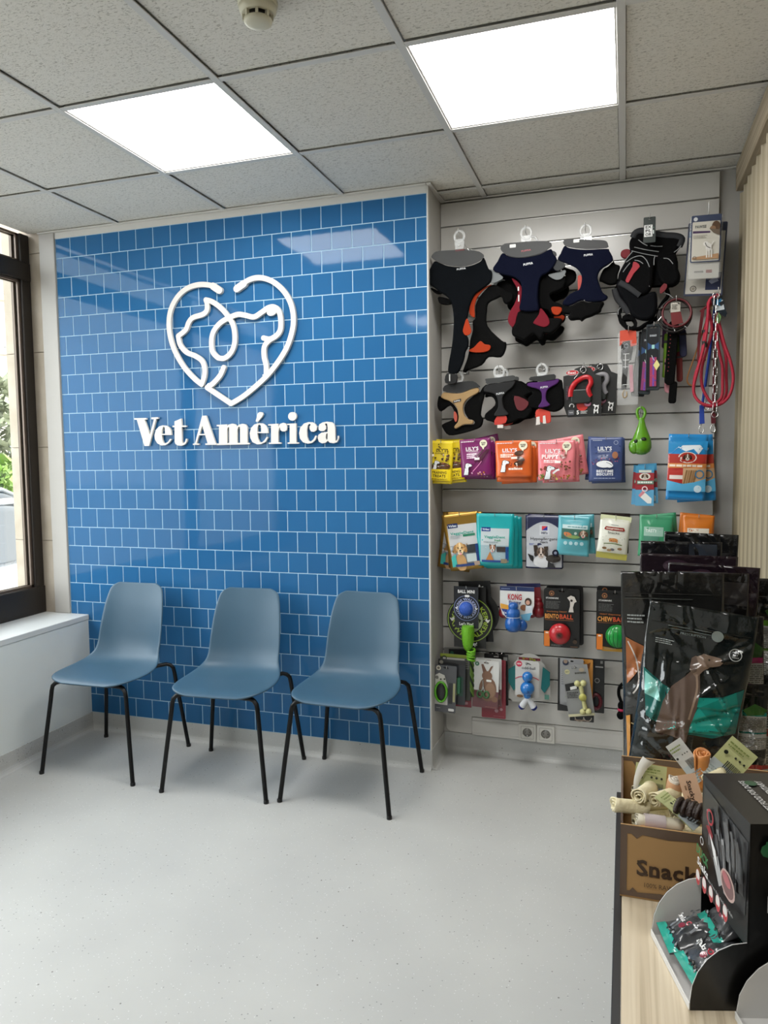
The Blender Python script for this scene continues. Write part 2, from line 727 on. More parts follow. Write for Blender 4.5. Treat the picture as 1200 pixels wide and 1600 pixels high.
def tile_mesh(mb, w, h, ox=0.0, oz=0.0):
    c, y0 = 0.0012, 0.001
    a, d = w / 2, h / 2
    vs = []
    for (x, z, y) in ((a, d, y0), (a - c * 0.35, d - c * 0.35, -0.0008), (a - c, d - c, -0.0018)):
        vs += [(ox - x, y, oz - z), (ox + x, y, oz - z), (ox + x, y, oz + z), (ox - x, y, oz + z)]
    fs = [(8, 9, 10, 11)]
    for k in (0, 4):
        for i in range(4):
            j = (i + 1) % 4
            fs.append((k + i, k + j, k + 4 + j, k + 4 + i))
    mb.add(vs, fs)


G = 0.0032                       # joint width
tiles = []
for r in range(25):
    zc = ZT - (r + 0.5) * P
    js = [0.09] + [i + (0.5 if r % 2 else 0.0) for i in range(0 if r % 2 else 1, 20)] + [20.0]
    for j0, j1 in zip(js[:-1], js[1:]):
        x0, x1 = (j0 - 20) * P, (j1 - 20) * P
        if zc < ZSILL and x1 < XSILL:
            continue
        tiles.append((x0, x1, zc))
CH = [(-1.471, -0.31), (-0.8355, -0.305), (-0.28, -0.26)]


def shown(t):
    x0, x1, zc = t
    x = (x0 + x1) / 2
    d = Vector((x - 0.835, 3.218, zc - 1.44)).length
    a = (x1 - x0) / d ** 2
    for cx, cy in CH:              # what the chair shells cover from the doorway side
        sx = x + (0.835 - x) * 0.05
        if abs(sx - cx - 0.03) < 0.17 and 0.44 < zc < 0.80:
            a *= 0.1
    return a


tiles.sort(key=shown, reverse=True)
tm = {}
for x0, x1, zc in tiles[:300]:
    w = round(x1 - x0, 4)
    if w not in tm:
        mb = MB(); tile_mesh(mb, w - G, P - G)
        o = mb.build('tile', TILE, wall_back)
        tm[w] = o.data
    else:
        o = put('tile', tm[w], wall_back)
    o.location = ((x0 + x1) / 2, 0, zc)
mb = MB()
for x0, x1, zc in tiles[300:]:
    tile_mesh(mb, x1 - x0 - G, P - G, (x0 + x1) / 2, zc)
tag(mb.build('far_tiles', TILE, wall_back), 'blue tiles of the left and covered part of the wall', kind='stuff')

# white bead above the tiling and at its right corner
MB().box(XL, 0.0, -0.004, 0.002, ZT + 0.0005, ZC - 0.0025).build('edge_bead', WHITE, wall_back)
MB().box(0.0005, 0.006, -0.003, 0.02, ZB, ZC).build('corner_bead', WHITE, wall_back)

# ---- alcove
struct(MB().box(0.0005, 0.004, 0.018, 0.30, 0, ZC + 0.03).build('wall_alcove_side', GRAYWALL))
struct(MB().box(0.0, XR + 0.1, 0.252, 0.34, 0, ZC + 0.03).build('wall_alcove_back', GRAYWALL))
struct(MB().box(XR, XR + 0.1, YR, 0.252, 0, ZC + 0.03).build('wall_right', GRAYWALL))
struct(MB().box(-2.3, XR + 0.1, YR - 0.1, YR, 0, ZC + 0.03).build('wall_rear', mat('#c9c7c2', 0.7)))

# coved skirting in the floor vinyl
COVE = [(0.0, ZB), (-0.004, ZB), (-0.0045, 0.03)] + [(-0.0045 - 0.026 * (1 - math.cos(R(a))), 0.03 - 0.0295 * math.sin(R(a))) for a in (15, 35, 55, 75, 90)] + [(0.0, 0.0005)]


def skirting(name, p0, p1, nrm, ext0=0.0, ext1=0.0):
    """profile swept from p0 to p1 on the wall whose face looks along nrm"""
    p0, p1, nrm = Vector(p0), Vector(p1), Vector(nrm)
    n = len(COVE)
    vs = []
    for e, (p, s) in enumerate(((p0, ext0), (p1, ext1))):
        d = (p1 - p0).normalized() * (1 if e else -1)
        for (q, z) in COVE:
            w = p - nrm * q + d * (-q) * s
            vs.append((w.x, w.y, z))
    fs = [(i, i + 1, n + i + 1, n + i) for i in range(n - 1)] + [tuple(range(n))[::-1], tuple(range(n, 2 * n))]
    o = MB().add(vs, fs).build(name, FLOOR)
    return struct(o)


skirting('baseboard_back', (XSILL, 0.001, 0), (0.006, 0.001, 0), (0, -1, 0), 0, 0)
skirting('baseboard_alcove_side', (0.004, 0.0, 0), (0.004, 0.252, 0), (1, 0, 0), 0, 0)
skirting('baseboard_alcove_back', (0.004, 0.252, 0), (XR, 0.252, 0), (0, -1, 0), 0, 0)
skirting('baseboard_left', (XSILL, YR, 0), (XSILL, 0.0, 0), (1, 0, 0), 0, 0)

# ---- ceiling: mineral-fibre tiles lying in an exposed grid
XS = [-2.192 + 0.6 * i + 0.002 for i in range(0, 7)]
YS = [0.111 - 0.6 * i for i in range(0, 10)]
xe = [-2.15] + [x for x in XS if -2.12 < x < XR - 0.05] + [XR]
ye = [0.252] + YS[:9] + [YR]
T = 0.012
tmesh = {}


def ceiling_tile(x0, x1, y0, y1):
    k = (round(x1 - x0, 3), round(y1 - y0, 3))
    if k not in tmesh:
        a, c = k[0] / 2 - 0.0005, k[1] / 2 - 0.0005
        mb = MB().bbox(-a, a, -c, c, 0, 0.015, 0.002)
        o = mb.build('ceiling_tile', CEIL, ceiling)
        tmesh[k] = o.data
    else:
        o = put('ceiling_tile', tmesh[k], ceiling)
    o.location = ((x0 + x1) / 2, (y0 + y1) / 2, ZC + 0.008)


panels = []
for i in range(len(xe) - 1):
    for j in range(len(ye) - 1):
        x0, x1, y1, y0 = xe[i], xe[i + 1], ye[j], ye[j + 1]
        if y1 > 0.2 and x1 < 0.0:
            continue
        if y1 > 0 and x1 <= 0.0:                # tiles cut off at the tiled wall
            y1 = 0.0
        cx, cy = (x0 + x1) / 2, (y0 + y1) / 2
        if abs(x1 - x0 - 0.6) < 0.01 and abs(y1 - y0 - 0.6) < 0.01 and any(abs(cx - px) < 0.05 for px in (-0.689, 0.512)) and any(abs(cy - py) < 0.05 for py in (-0.789, -3.189)):
            panels.append((cx, cy)); continue
        if x0 < 0 < x1 and y1 > 0:
            yt = y1 - (T if y1 < 0.2 else 0.002)
            if y0 < 0:                               # tile notched round the corner of the tiled wall
                pts = [(x0 + T, y0 + T), (x1 - T, y0 + T), (x1 - T, yt), (0.012, yt), (0.012, -0.004), (x0 + T, -0.004)]
                mb = MB().slab([pts], 0.0075, 0, M=Matrix(((1, 0, 0, 0), (0, 0, 1, 0), (0, -1, 0, ZC + 0.0155), (0, 0, 0, 1))))
                mb.build('ceiling_tile', CEIL, ceiling)
            else:
                ceiling_tile(0.012, x1 - T, y0 + T, yt)
            continue
        ceiling_tile(x0 + (T if x0 > -2.1 else 0.002), x1 - (T if x1 < XR - 0.01 else 0.002), y0 + T, y1 - (T if (0.01 < y1 < 0.2 or y1 < -0.01) else 0.004))
for x in xe[1:-1]:
    y1 = 0.0 if x < 0 else 0.252
    MB().bbox(x - T, x + T, YR, y1 - 0.001, ZC, ZC + 0.0035, 0.0008).build('grid_bar', WHITE, ceiling)
for y in ye[1:-1]:
    for i in range(len(xe) - 1):
        x0, x1 = xe[i], xe[i + 1]
        if y > 0 and x1 < 0.0:
            continue
        if y > 0 and x0 < 0:
            x0 = 0.006
        MB().bbox(x0 + T, x1 - T, y - T, y + T, ZC + 0.0002, ZC + 0.0032, 0.0008).build('grid_bar', WHITE, ceiling)
# wall angle round the edge of the ceiling
struct(MB().box(-2.08, 0.0, -0.020, -0.0005, ZC - 0.002, ZC + 0.004).build('trim_1', WHITE))
struct(MB().box(0.004, 0.024, -0.02, 0.252, ZC - 0.002, ZC + 0.004).build('trim_2', WHITE))
struct(MB().box(0.024, XR, 0.232, 0.252, ZC - 0.002, ZC + 0.004).build('trim_3', WHITE))

pn = ['square lit ceiling panel on the window side above the tiled wall', 'square lit ceiling panel in front of the slat wall display']
panels.sort(key=lambda q: (-round(q[1], 1), q[0]))
extra = ['square lit ceiling panel overhead in the middle of the room, window side', 'square lit ceiling panel overhead in the middle of the room, desk side']  # unseen pair above the camera, added to light the room
for (cx, cy), lb in zip(panels, pn[:2] + extra):
    t = thing('ceiling_light', lb, 'light panel', (cx, cy, ZC + 0.004), group='square ceiling light panels')
    a = 0.3 - T
    mb = MB()
    for (x0, x1, y0, y1) in ((-a, a, -a, -a + 0.006), (-a, a, a - 0.006, a), (-a, -a + 0.006, -a + 0.006, a - 0.006), (a - 0.006, a, -a + 0.006, a - 0.006)):
        mb.box(x0, x1, y0, y1, 0, 0.02)
    mb.build('frame', WHITE, t)
    q = a - 0.006
    mb = MB().box(-q, q, -q, q, 0.002, 0.012)
    mb.m = [0, 1, 1, 1, 1, 1]                     # only the underside gives light
    mb.build('diffuser', [EMIT, WHITE], t)

# smoke detector on the ceiling
t = thing('smoke_detector', 'round cream smoke detector on the ceiling tile', 'smoke detector', (-0.088, -1.392, ZC + 0.008))
CREAM = mat('#c9c4ad', 0.45, vary=0.03)
MB().lathe([(1e-6, 0.0), (0.052, 0.0), (0.052, -0.008), (0.050, -0.011), (1e-6, -0.011)], 32).build('base', CREAM, t)
MB().lathe([(1e-6, -0.011), (0.049, -0.011), (0.048, -0.022), (0.043, -0.031), (0.0415, -0.0315), (1e-6, -0.0315)], 32).build('housing', CREAM, t)
MB().lathe([(1e-6, -0.0315), (0.032, -0.0315), (0.031, -0.045), (1e-6, -0.045)], 32).build('vent_slots', BLACK, t)
mb = MB()
for k in range(8):
    a = PI / 8 + 2 * PI * k / 8
    M = Matrix.Rotation(a, 4, 'Z')
    mb.box(0.030, 0.040, -0.0035, 0.0035, -0.046, -0.031, M=M)
mb.build('rib', CREAM, t)
MB().lathe([(1e-6, -0.044), (0.037, -0.044), (0.036, -0.050), (0.028, -0.055), (0.012, -0.057), (1e-6, -0.057)], 32).build('cap', CREAM, t)

# ---- window side
b = MB()
b.box(-2.30, XSILL, YR, -0.0005, 0, ZSILL - 0.028)
bench = struct(b.build('wall_left', SILL))
MB().bbox(-2.16, XSILL + 0.004, YR, -0.0005, ZSILL - 0.0275, ZSILL, 0.002).build('sill_board', mat('#d3d6d5', 0.35, vary=0.02), bench)
# white jamb board and the limestone pier the window closes against
struct(MB().bbox(-2.08, XL - 0.001, -0.010, 0.02, ZSILL, ZC, 0.003).build('trim_4', mat('#aeaba6', 0.5, vary=0.02)))
pier = struct(MB().box(-2.335, -2.08, 0.012, 0.40, -0.4, ZC + 0.4).build('wall_pier', STONE))
zj = [-0.4, 0.02, 0.515, 1.01, 1.51, 2.01, 2.52, 3.0]
for z0, z1 in zip(zj[:-1], zj[1:]):
    MB().bbox(-2.337, -2.081, 0.002, 0.0118, z0 + 0.0015, z1 - 0.0015, 0.0015).build('stone_slab', STONE, pier)
win = struct(MB().box(-2.225, -2.15, -3.08, -0.001, ZSILL, ZSILL + 0.055).build('window_1', BRONZE))
bars = [(-2.225, -2.15, -0.062, -0.001, ZSILL + 0.055, ZC)]
for y in (-1.55, -3.08):
    bars.append((-2.225, -2.15, y, y + 0.075, ZSILL + 0.055, ZC))
for q in bars:
    MB().bbox(*q, 0.003).build('window_post', BRONZE, win)
MB().bbox(-2.222, -2.142, -3.08, -0.003, ZSILL + 0.001, ZSILL + 0.145, 0.003).build('bottom_rail', BRONZE, win)
MB().bbox(-2.222, -2.145, -3.08, -0.003, 2.375, 2.468, 0.003).build('transom', BRONZE, win)
for y0, y1 in ((-3.005, -1.55), (-1.475, -0.062)):
    for z0, z1 in ((ZSILL + 0.145, 2.375), (2.468, ZC)):
        MB().box(-2.192, -2.186, y0, y1, z0, z1).build('pane', GLASS, win)
        mb = MB()
        for xx in (-2.205, -2.176):
            mb.box(xx, xx + 0.010, y1 - 0.014, y1, z0, z1)
            mb.box(xx, xx + 0.010, y0, y0 + 0.014, z0, z1)
            mb.box(xx, xx + 0.010, y0, y1, z0, z0 + 0.012)
            mb.box(xx, xx + 0.010, y0, y1, z1 - 0.012, z1)
        mb.build('glazing_bead', BRONZE_LT, win)
struct(MB().box(-2.30, -2.15, YR, -3.08, ZSILL, ZC + 0.03).build('wall_left_end', mat('#c9c7c2', 0.7)))

# ---- vertical blind along the right side
vb = thing('vertical_blind', 'striped beige vertical blind hanging from a wooden headrail', 'blind', (1.285, 0, 0))
MB().bbox(-0.034, 0.03, -4.4, 0.205, 2.505, 2.608, 0.003).build('headrail', make_wood_mat('headrail_wood', 'Y', '#a3957f', '#8f826d', '#77694f'), vb)
sl = None
y = 0.225
while y > -4.3:
    if sl is None:
        def slat(u, v):
            x = (u - 0.5) * 0.127
            return (0.006 * math.cos(PI * (u - 0.5)), x, 0.10 + v * 2.405)
        mb = MB().grid(slat, 8, 1)
        mb.grid(lambda u, v: (slat(u, v)[0] + 0.0012, slat(u, v)[1], slat(u, v)[2]), 8, 1, flip=True)
        o = mb.build('blind_slat', BLINDWOOD, vb)
        sl = o.data
    else:
        o = put('blind_slat', sl, vb)
    o.location = (0.012, y - 0.05, 0)
    o.rotation_euler = (0, 0, R(24))
    y -= 0.1005

# ================================================================ SIGN ON THE TILES
SIGNW = mat('#dcd9d3', 0.45, vary=0.02)
LETTERS=[
 ('V',[[(-1.527,1.648),(-1.455,1.647),(-1.455,1.639),(-1.466,1.639),(-1.438,1.562),(-1.411,1.639),(-1.426,1.64),(-1.425,1.649),(-1.386,1.649),(-1.386,1.641),(-1.398,1.64),(-1.445,1.507),(-1.472,1.507),(-1.512,1.64),(-1.526,1.64)]]),
 ('e',[[(-1.312,1.559),(-1.313,1.577),(-1.322,1.596),(-1.34,1.606),(-1.361,1.608),(-1.382,1.603),(-1.401,1.587),(-1.411,1.561),(-1.409,1.539),(-1.396,1.519),(-1.373,1.508),(-1.349,1.509),(-1.329,1.519),(-1.312,1.538),(-1.322,1.54),(-1.333,1.526),(-1.349,1.518),(-1.36,1.522),(-1.366,1.536),(-1.368,1.56)],[(-1.368,1.566),(-1.366,1.585),(-1.36,1.599),(-1.354,1.602),(-1.35,1.596),(-1.349,1.585),(-1.349,1.566)]]),
 ('t',[[(-1.292,1.626),(-1.253,1.639),(-1.251,1.605),(-1.226,1.604),(-1.226,1.597),(-1.252,1.597),(-1.253,1.525),(-1.249,1.516),(-1.242,1.518),(-1.234,1.527),(-1.231,1.539),(-1.223,1.538),(-1.226,1.524),(-1.237,1.511),(-1.255,1.505),(-1.276,1.506),(-1.291,1.514),(-1.295,1.525),(-1.293,1.598),(-1.305,1.598),(-1.304,1.605),(-1.293,1.605)]]),
 ('a_capital',[[(-1.135,1.649),(-1.113,1.649),(-1.065,1.514),(-1.056,1.513),(-1.056,1.506),(-1.122,1.507),(-1.122,1.514),(-1.109,1.514),(-1.121,1.555),(-1.156,1.554),(-1.171,1.515),(-1.157,1.514),(-1.157,1.508),(-1.192,1.508),(-1.192,1.514),(-1.18,1.515)],[(-1.152,1.561),(-1.124,1.561),(-1.136,1.602)]]),
 ('m',[[(-1.056,1.603),(-0.999,1.604),(-0.999,1.595),(-0.989,1.603),(-0.971,1.607),(-0.954,1.603),(-0.945,1.592),(-0.935,1.601),(-0.916,1.605),(-0.898,1.601),(-0.889,1.586),(-0.891,1.513),(-0.879,1.513),(-0.88,1.506),(-1.059,1.505),(-1.059,1.512),(-1.046,1.513),(-1.043,1.595),(-1.056,1.596)],[(-0.999,1.579),(-0.994,1.59),(-0.988,1.591),(-0.99,1.514),(-1.001,1.513)],[(-0.944,1.578),(-0.938,1.59),(-0.929,1.591),(-0.931,1.514),(-0.946,1.513)]]),
 ('e_acute',[[(-0.78,1.557),(-0.781,1.575),(-0.792,1.594),(-0.808,1.604),(-0.83,1.605),(-0.852,1.6),(-0.869,1.585),(-0.878,1.559),(-0.875,1.536),(-0.864,1.516),(-0.84,1.505),(-0.818,1.506),(-0.796,1.515),(-0.781,1.537),(-0.788,1.54),(-0.801,1.524),(-0.815,1.514),(-0.827,1.517),(-0.835,1.533),(-0.837,1.559)],[(-0.837,1.564),(-0.836,1.584),(-0.831,1.597),(-0.825,1.599),(-0.819,1.595),(-0.816,1.582),(-0.817,1.564)],[(-0.844,1.617),(-0.832,1.653),(-0.821,1.658),(-0.808,1.656),(-0.804,1.646),(-0.81,1.635),(-0.834,1.612),(-0.843,1.613)]]),
 ('r',[[(-0.779,1.599),(-0.727,1.601),(-0.726,1.585),(-0.716,1.6),(-0.701,1.604),(-0.687,1.6),(-0.681,1.585),(-0.683,1.57),(-0.693,1.563),(-0.707,1.564),(-0.716,1.571),(-0.718,1.584),(-0.721,1.58),(-0.724,1.571),(-0.727,1.558),(-0.728,1.513),(-0.713,1.512),(-0.713,1.506),(-0.778,1.506),(-0.778,1.512),(-0.766,1.512),(-0.764,1.593),(-0.779,1.593)]]),
 ('i',[[(-0.68,1.599),(-0.634,1.6),(-0.635,1.511),(-0.622,1.511),(-0.622,1.505),(-0.68,1.505),(-0.68,1.511),(-0.669,1.512),(-0.667,1.592),(-0.681,1.593)],[(-0.631,1.633),(-0.632,1.626),(-0.635,1.621),(-0.64,1.617),(-0.646,1.614),(-0.653,1.613),(-0.66,1.614),(-0.666,1.617),(-0.671,1.622),(-0.674,1.628),(-0.674,1.634),(-0.673,1.64),(-0.67,1.645),(-0.665,1.65),(-0.659,1.652),(-0.652,1.653),(-0.645,1.652),(-0.639,1.649),(-0.635,1.644),(-0.632,1.639)]]),
 ('c',[[(-0.53,1.538),(-0.537,1.541),(-0.548,1.523),(-0.562,1.513),(-0.572,1.517),(-0.579,1.536),(-0.58,1.566),(-0.575,1.589),(-0.567,1.597),(-0.56,1.593),(-0.566,1.582),(-0.566,1.572),(-0.558,1.56),(-0.545,1.558),(-0.532,1.566),(-0.529,1.581),(-0.536,1.594),(-0.552,1.603),(-0.571,1.604),(-0.594,1.598),(-0.613,1.579),(-0.62,1.554),(-0.616,1.529),(-0.601,1.511),(-0.578,1.504),(-0.555,1.507),(-0.539,1.519)]]),
 ('a',[[(-0.521,1.577),(-0.517,1.592),(-0.5,1.601),(-0.478,1.604),(-0.455,1.601),(-0.442,1.59),(-0.438,1.573),(-0.438,1.525),(-0.437,1.516),(-0.432,1.515),(-0.427,1.523),(-0.426,1.538),(-0.42,1.537),(-0.422,1.521),(-0.43,1.508),(-0.448,1.504),(-0.466,1.507),(-0.476,1.516),(-0.486,1.507),(-0.505,1.504),(-0.52,1.512),(-0.526,1.529),(-0.522,1.544),(-0.506,1.554),(-0.476,1.557),(-0.475,1.58),(-0.478,1.595),(-0.485,1.596),(-0.489,1.591),(-0.483,1.583),(-0.484,1.57),(-0.494,1.561),(-0.51,1.561),(-0.52,1.567)],[(-0.476,1.551),(-0.483,1.547),(-0.486,1.53),(-0.483,1.52),(-0.477,1.522)]]),
]
STROKES= [[(-1.02,2.243),(-1.059,2.266),(-1.126,2.277),(-1.195,2.265),(-1.251,2.229),(-1.291,2.173),(-1.306,2.108),(-1.3,2.037),(-1.275,1.964),(-1.229,1.89),(-1.176,1.834),(-1.132,1.8)],[(-1.132,1.8),(-1.117,1.837),(-1.114,1.879),(-1.128,1.915),(-1.165,1.94),(-1.212,1.96),(-1.246,1.998),(-1.255,2.04)],[(-1.255,2.04),(-1.212,2.067),(-1.194,2.101),(-1.169,2.123),(-1.117,2.134),(-1.093,2.15),(-1.089,2.181),(-1.095,2.202)],[(-1.095,2.202),(-1.062,2.191),(-1.016,2.159),(-0.977,2.116),(-0.952,2.074),(-0.944,2.027),(-0.948,1.981),(-0.969,1.942),(-1.003,1.92),(-1.037,1.923),(-1.066,1.953),(-1.071,2.0),(-1.06,2.046),(-1.025,2.084),(-0.978,2.107),(-0.925,2.121),(-0.886,2.115),(-0.84,2.104),(-0.801,2.121),(-0.762,2.141),(-0.731,2.141),(-0.709,2.12),(-0.701,2.08),(-0.705,2.035),(-0.728,2.008),(-0.76,1.996),(-0.792,2.003)],[(-0.728,2.008),(-0.766,1.988),(-0.789,1.961),(-0.791,1.915),(-0.782,1.874),(-0.783,1.828)],[(-1.008,1.876),(-1.029,1.839),(-1.068,1.803),(-1.102,1.784)],[(-1.102,1.784),(-0.973,1.702)],[(-0.973,1.702),(-0.896,1.741),(-0.79,1.817),(-0.724,1.883),(-0.672,1.954),(-0.642,2.031),(-0.636,2.092),(-0.649,2.155),(-0.685,2.214),(-0.74,2.26),(-0.803,2.282),(-0.862,2.276),(-0.921,2.244)]]
BLOBS= [((-1.02,2.241),(-1.053,2.263)),((-0.926,2.241),(-0.888,2.261)),((-0.741,2.119),(-0.734,2.13))]


def ribbon(mb, pts, w, y0, y1, n=6):
    Q = smooth_path([(p[0], p[1], 0) for p in pts], n) if len(pts) > 2 else [Vector((*p, 0)) for p in pts]
    vs = []; fs = []
    for i, p in enumerate(Q):
        t = Q[min(i + 1, len(Q) - 1)] - Q[max(i - 1, 0)]
        t.normalize()
        q = Vector((-t.y, t.x, 0)) * w / 2
        for s in (1, -1):
            r = p + q * s
            vs += [(r.x, y0, r.y), (r.x, y1, r.y)]
        if i:
            a, b = 4 * (i - 1), 4 * i
            fs += [(a, a + 2, b + 2, b), (a, b, b + 1, a + 1), (a + 2, a + 3, b + 3, b + 2)]
    mb.add(vs, fs)
    for e in (Q[0], Q[-1]):
        mb.slab([circ(e.x, e.y, w / 2, 16)], (y1 - y0) / 2 - 0.00012, 0, M=Matrix.Translation((0, (y0 + y1) / 2, 0)))


sign = thing('wall_sign', 'white heart-shaped dog and cat line emblem on the blue tiles', 'sign', (0, 0, 0))
mb = MB()
for i, s in enumerate(STROKES[:3] + [STROKES[3][:10], STROKES[3][9:]] + STROKES[4:]):
    ribbon(mb, s, 0.0245, -0.020 - 0.0002 * i, -0.006 + 0.0002 * i)
for a, c in BLOBS[:2]:
    ribbon(mb, [a, c], 0.034, -0.0222, -0.0045)
mb.slab([circ(BLOBS[2][0][0] - 0.004, BLOBS[2][0][1] + 0.006, 0.028, 20, 0.021, R(25))], 0.0066, 0, M=Matrix.Translation((0, -0.013, 0)))
mb.build('emblem', SIGNW, sign)
for (x, z) in ((-1.02, 2.238), (-0.93, 2.238), (-1.10, 1.80), (-0.80, 1.83), (-1.25, 2.0), (-0.66, 2.0)):
    MB().lathe([(0.006, 0), (0.006, 0.01)], 10, M=Matrix.Translation((x, -0.0015, z)) @ Matrix.Rotation(PI / 2, 4, 'X')).build('standoff', ALU, sign)
tx = thing('wall_lettering', 'white raised serif lettering under the heart emblem', 'sign', (0, 0, 0))
for nm, polys in LETTERS:
    MB().slab(polys, 0.006, 0, M=Matrix.Translation((0, -0.012, 0))).build('letter', SIGNW, tx)
    xs = [p[0] for p in polys[0]]; zs = [p[1] for p in polys[0]]

# ================================================================ CHAIRS
SHELL = mat('#39586d', 0.42, vary=0.03)
LEGM = mat('#0d0d0e', 0.35, 0.4)
PROF = [(-0.235, 0.436), (-0.222, 0.4435), (-0.19, 0.450), (-0.13, 0.4505), (-0.06, 0.4485), (0.01, 0.4475), (0.065, 0.455), (0.105, 0.474),
        (0.130, 0.505), (0.146, 0.545), (0.158, 0.60), (0.170, 0.66), (0.182, 0.72), (0.194, 0.77), (0.202, 0.805), (0.207, 0.826)]
HALF = [0.115, 0.165, 0.202, 0.222, 0.226, 0.218, 0.200, 0.184, 0.177, 0.1755, 0.1745, 0.171, 0.165, 0.156, 0.143, 0.105]
CURL = [0.0, 0.002, 0.004, 0.006, 0.010, 0.018, 0.027, 0.034, 0.037, 0.036, 0.033, 0.028, 0.022, 0.016, 0.011, 0.006]


def chair_mesh():
    pr = smooth_path([(y, z, h) for (y, z), h in zip(PROF, HALF)], 3)
    cu = smooth_path([(c, 0, 0) for c in CURL], 3)
    n = len(pr) - 1
    NU = 18

    def pt(i, u):
        p = pr[i]
        t = pr[min(i + 1, n)] - pr[max(i - 1, 0)]
        L = math.hypot(t.x, t.y)
        nx, nz = -t.y / L, t.x / L            # towards the sitter
        k = abs(2 * u - 1)
        c = cu[i].x * k ** 2.4
        return ((2 * u - 1) * p.z, p.x + nx * c, p.y + nz * c)
    mb = MB()
    vs = [pt(i, j / NU) for i in range(n + 1) for j in range(NU + 1)]
    fs = [(i * (NU + 1) + j, i * (NU + 1) + j + 1, (i + 1) * (NU + 1) + j + 1, (i + 1) * (NU + 1) + j) for i in range(n) for j in range(NU)]
    mb.add(vs, fs, 0, True)
    return mb


def make_chair(label):
    t = thing('chair', label, 'chair', group='three blue shell chairs along the tiled wall')
    o = chair_mesh().build('seat_shell', SHELL, t)
    md = o.modifiers.new('thickness', 'SOLIDIFY'); md.thickness = 0.009; md.offset = -1
    md = o.modifiers.new('smooth', 'SUBSURF'); md.levels = 1; md.render_levels = 1
    for sx in (-1, 1):
        for sy, yy, ym in ((-1, -0.232, -0.175), (1, 0.232, 0.085)):
            foot = (sx * 0.243, yy, 0.0)
            zt = 0.424 if sy < 0 else 0.428
            pts = [foot, (sx * 0.222, yy * 0.93, 0.18), (sx * 0.203, yy * 0.86, 0.34), (sx * 0.198, yy * 0.845, 0.385)]
            for a in (30, 60, 90):
                q = R(a)
                pts.append((sx * (0.198 - 0.036 * (1 - math.cos(q))), yy * (0.845 - 0.06 * (1 - math.cos(q))), 0.385 + 0.036 * math.sin(q) + (zt - 0.421)))
            pts.append((sx * 0.10, ym, zt))
            lg = MB().tube(pts, 0.0098, 10).build('leg', LEGM, t)
            MB().lathe([(0.0112, 0.0), (0.0112, 0.012), (0.0099, 0.014)], 10, M=Matrix.Translation(foot)).build('foot_cap', BLACK, lg)
    mb = MB()
    for sx in (-1, 1):
        mb.tube([(sx * 0.10, -0.185, 0.424), (sx * 0.10, 0.095, 0.428)], 0.0098, 10)
    mb.box(-0.10, 0.10, -0.150, -0.120, 0.419, 0.431)
    mb.box(-0.10, 0.10, 0.045, 0.075, 0.421, 0.433)
    mb.build('seat_frame', LEGM, t)
    return t


chair = make_chair('blue plastic shell chair nearest the window bench')
chair.location = (-1.471, -0.31, 0); chair.rotation_euler = (0, 0, R(1.6))
copy_thing(chair, 'blue plastic shell chair in the middle of the three', (-0.8355, -0.305, 0), (0, 0, R(4.3)))
copy_thing(chair, 'blue plastic shell chair nearest the slat wall display', (-0.28, -0.262, 0), (0, 0, R(-1.2)))

# ================================================================ SLAT WALL IN THE ALCOVE
sw = thing('slat_wall', 'glossy light grey slatted display wall filling the alcove', 'slat wall', (0, 0, 0))
MB().box(0.008, 1.192, 0.2455, 0.2515, 0.19, 2.603).build('backing_board', mat('#6f6d69', 0.7), sw)
zg = [2.496 - 0.1105 * k for k in range(21)]
sd = None
tops = [2.603] + zg
for k in range(21):
    z1 = tops[k] - (0.0 if k == 0 else 0.0035)
    z0 = tops[k + 1] + 0.0035
    if k == 0:
        MB().bbox(0.006, 1.194, YA, 0.245, z0, z1, 0.0012).build('slat', SLAT, sw)
        continue
    if sd is None:
        h = z1 - z0
        o = MB().bbox(0.006, 1.194, YA, 0.245, -h / 2, h / 2, 0.0012).build('slat', SLAT, sw); sd = o.data
    else:
        o = put('slat', sd, sw)
    o.location = (0, 0, (z0 + z1) / 2)
MB().bbox(0.006, 1.194, YA, 0.245, 0.186, zg[20] - 0.0035, 0.0012).build('slat', SLAT, sw)
rd = None
for k, z in enumerate(zg):
    if rd is None:
        o = MB().box(0.006, 1.194, YA - 0.0006, 0.2445, -0.0034, -0.0012).build('groove_rail', ALU, sw); rd = o.data
    else:
        o = put('groove_rail', rd, sw)
    o.location = (0, 0, z)

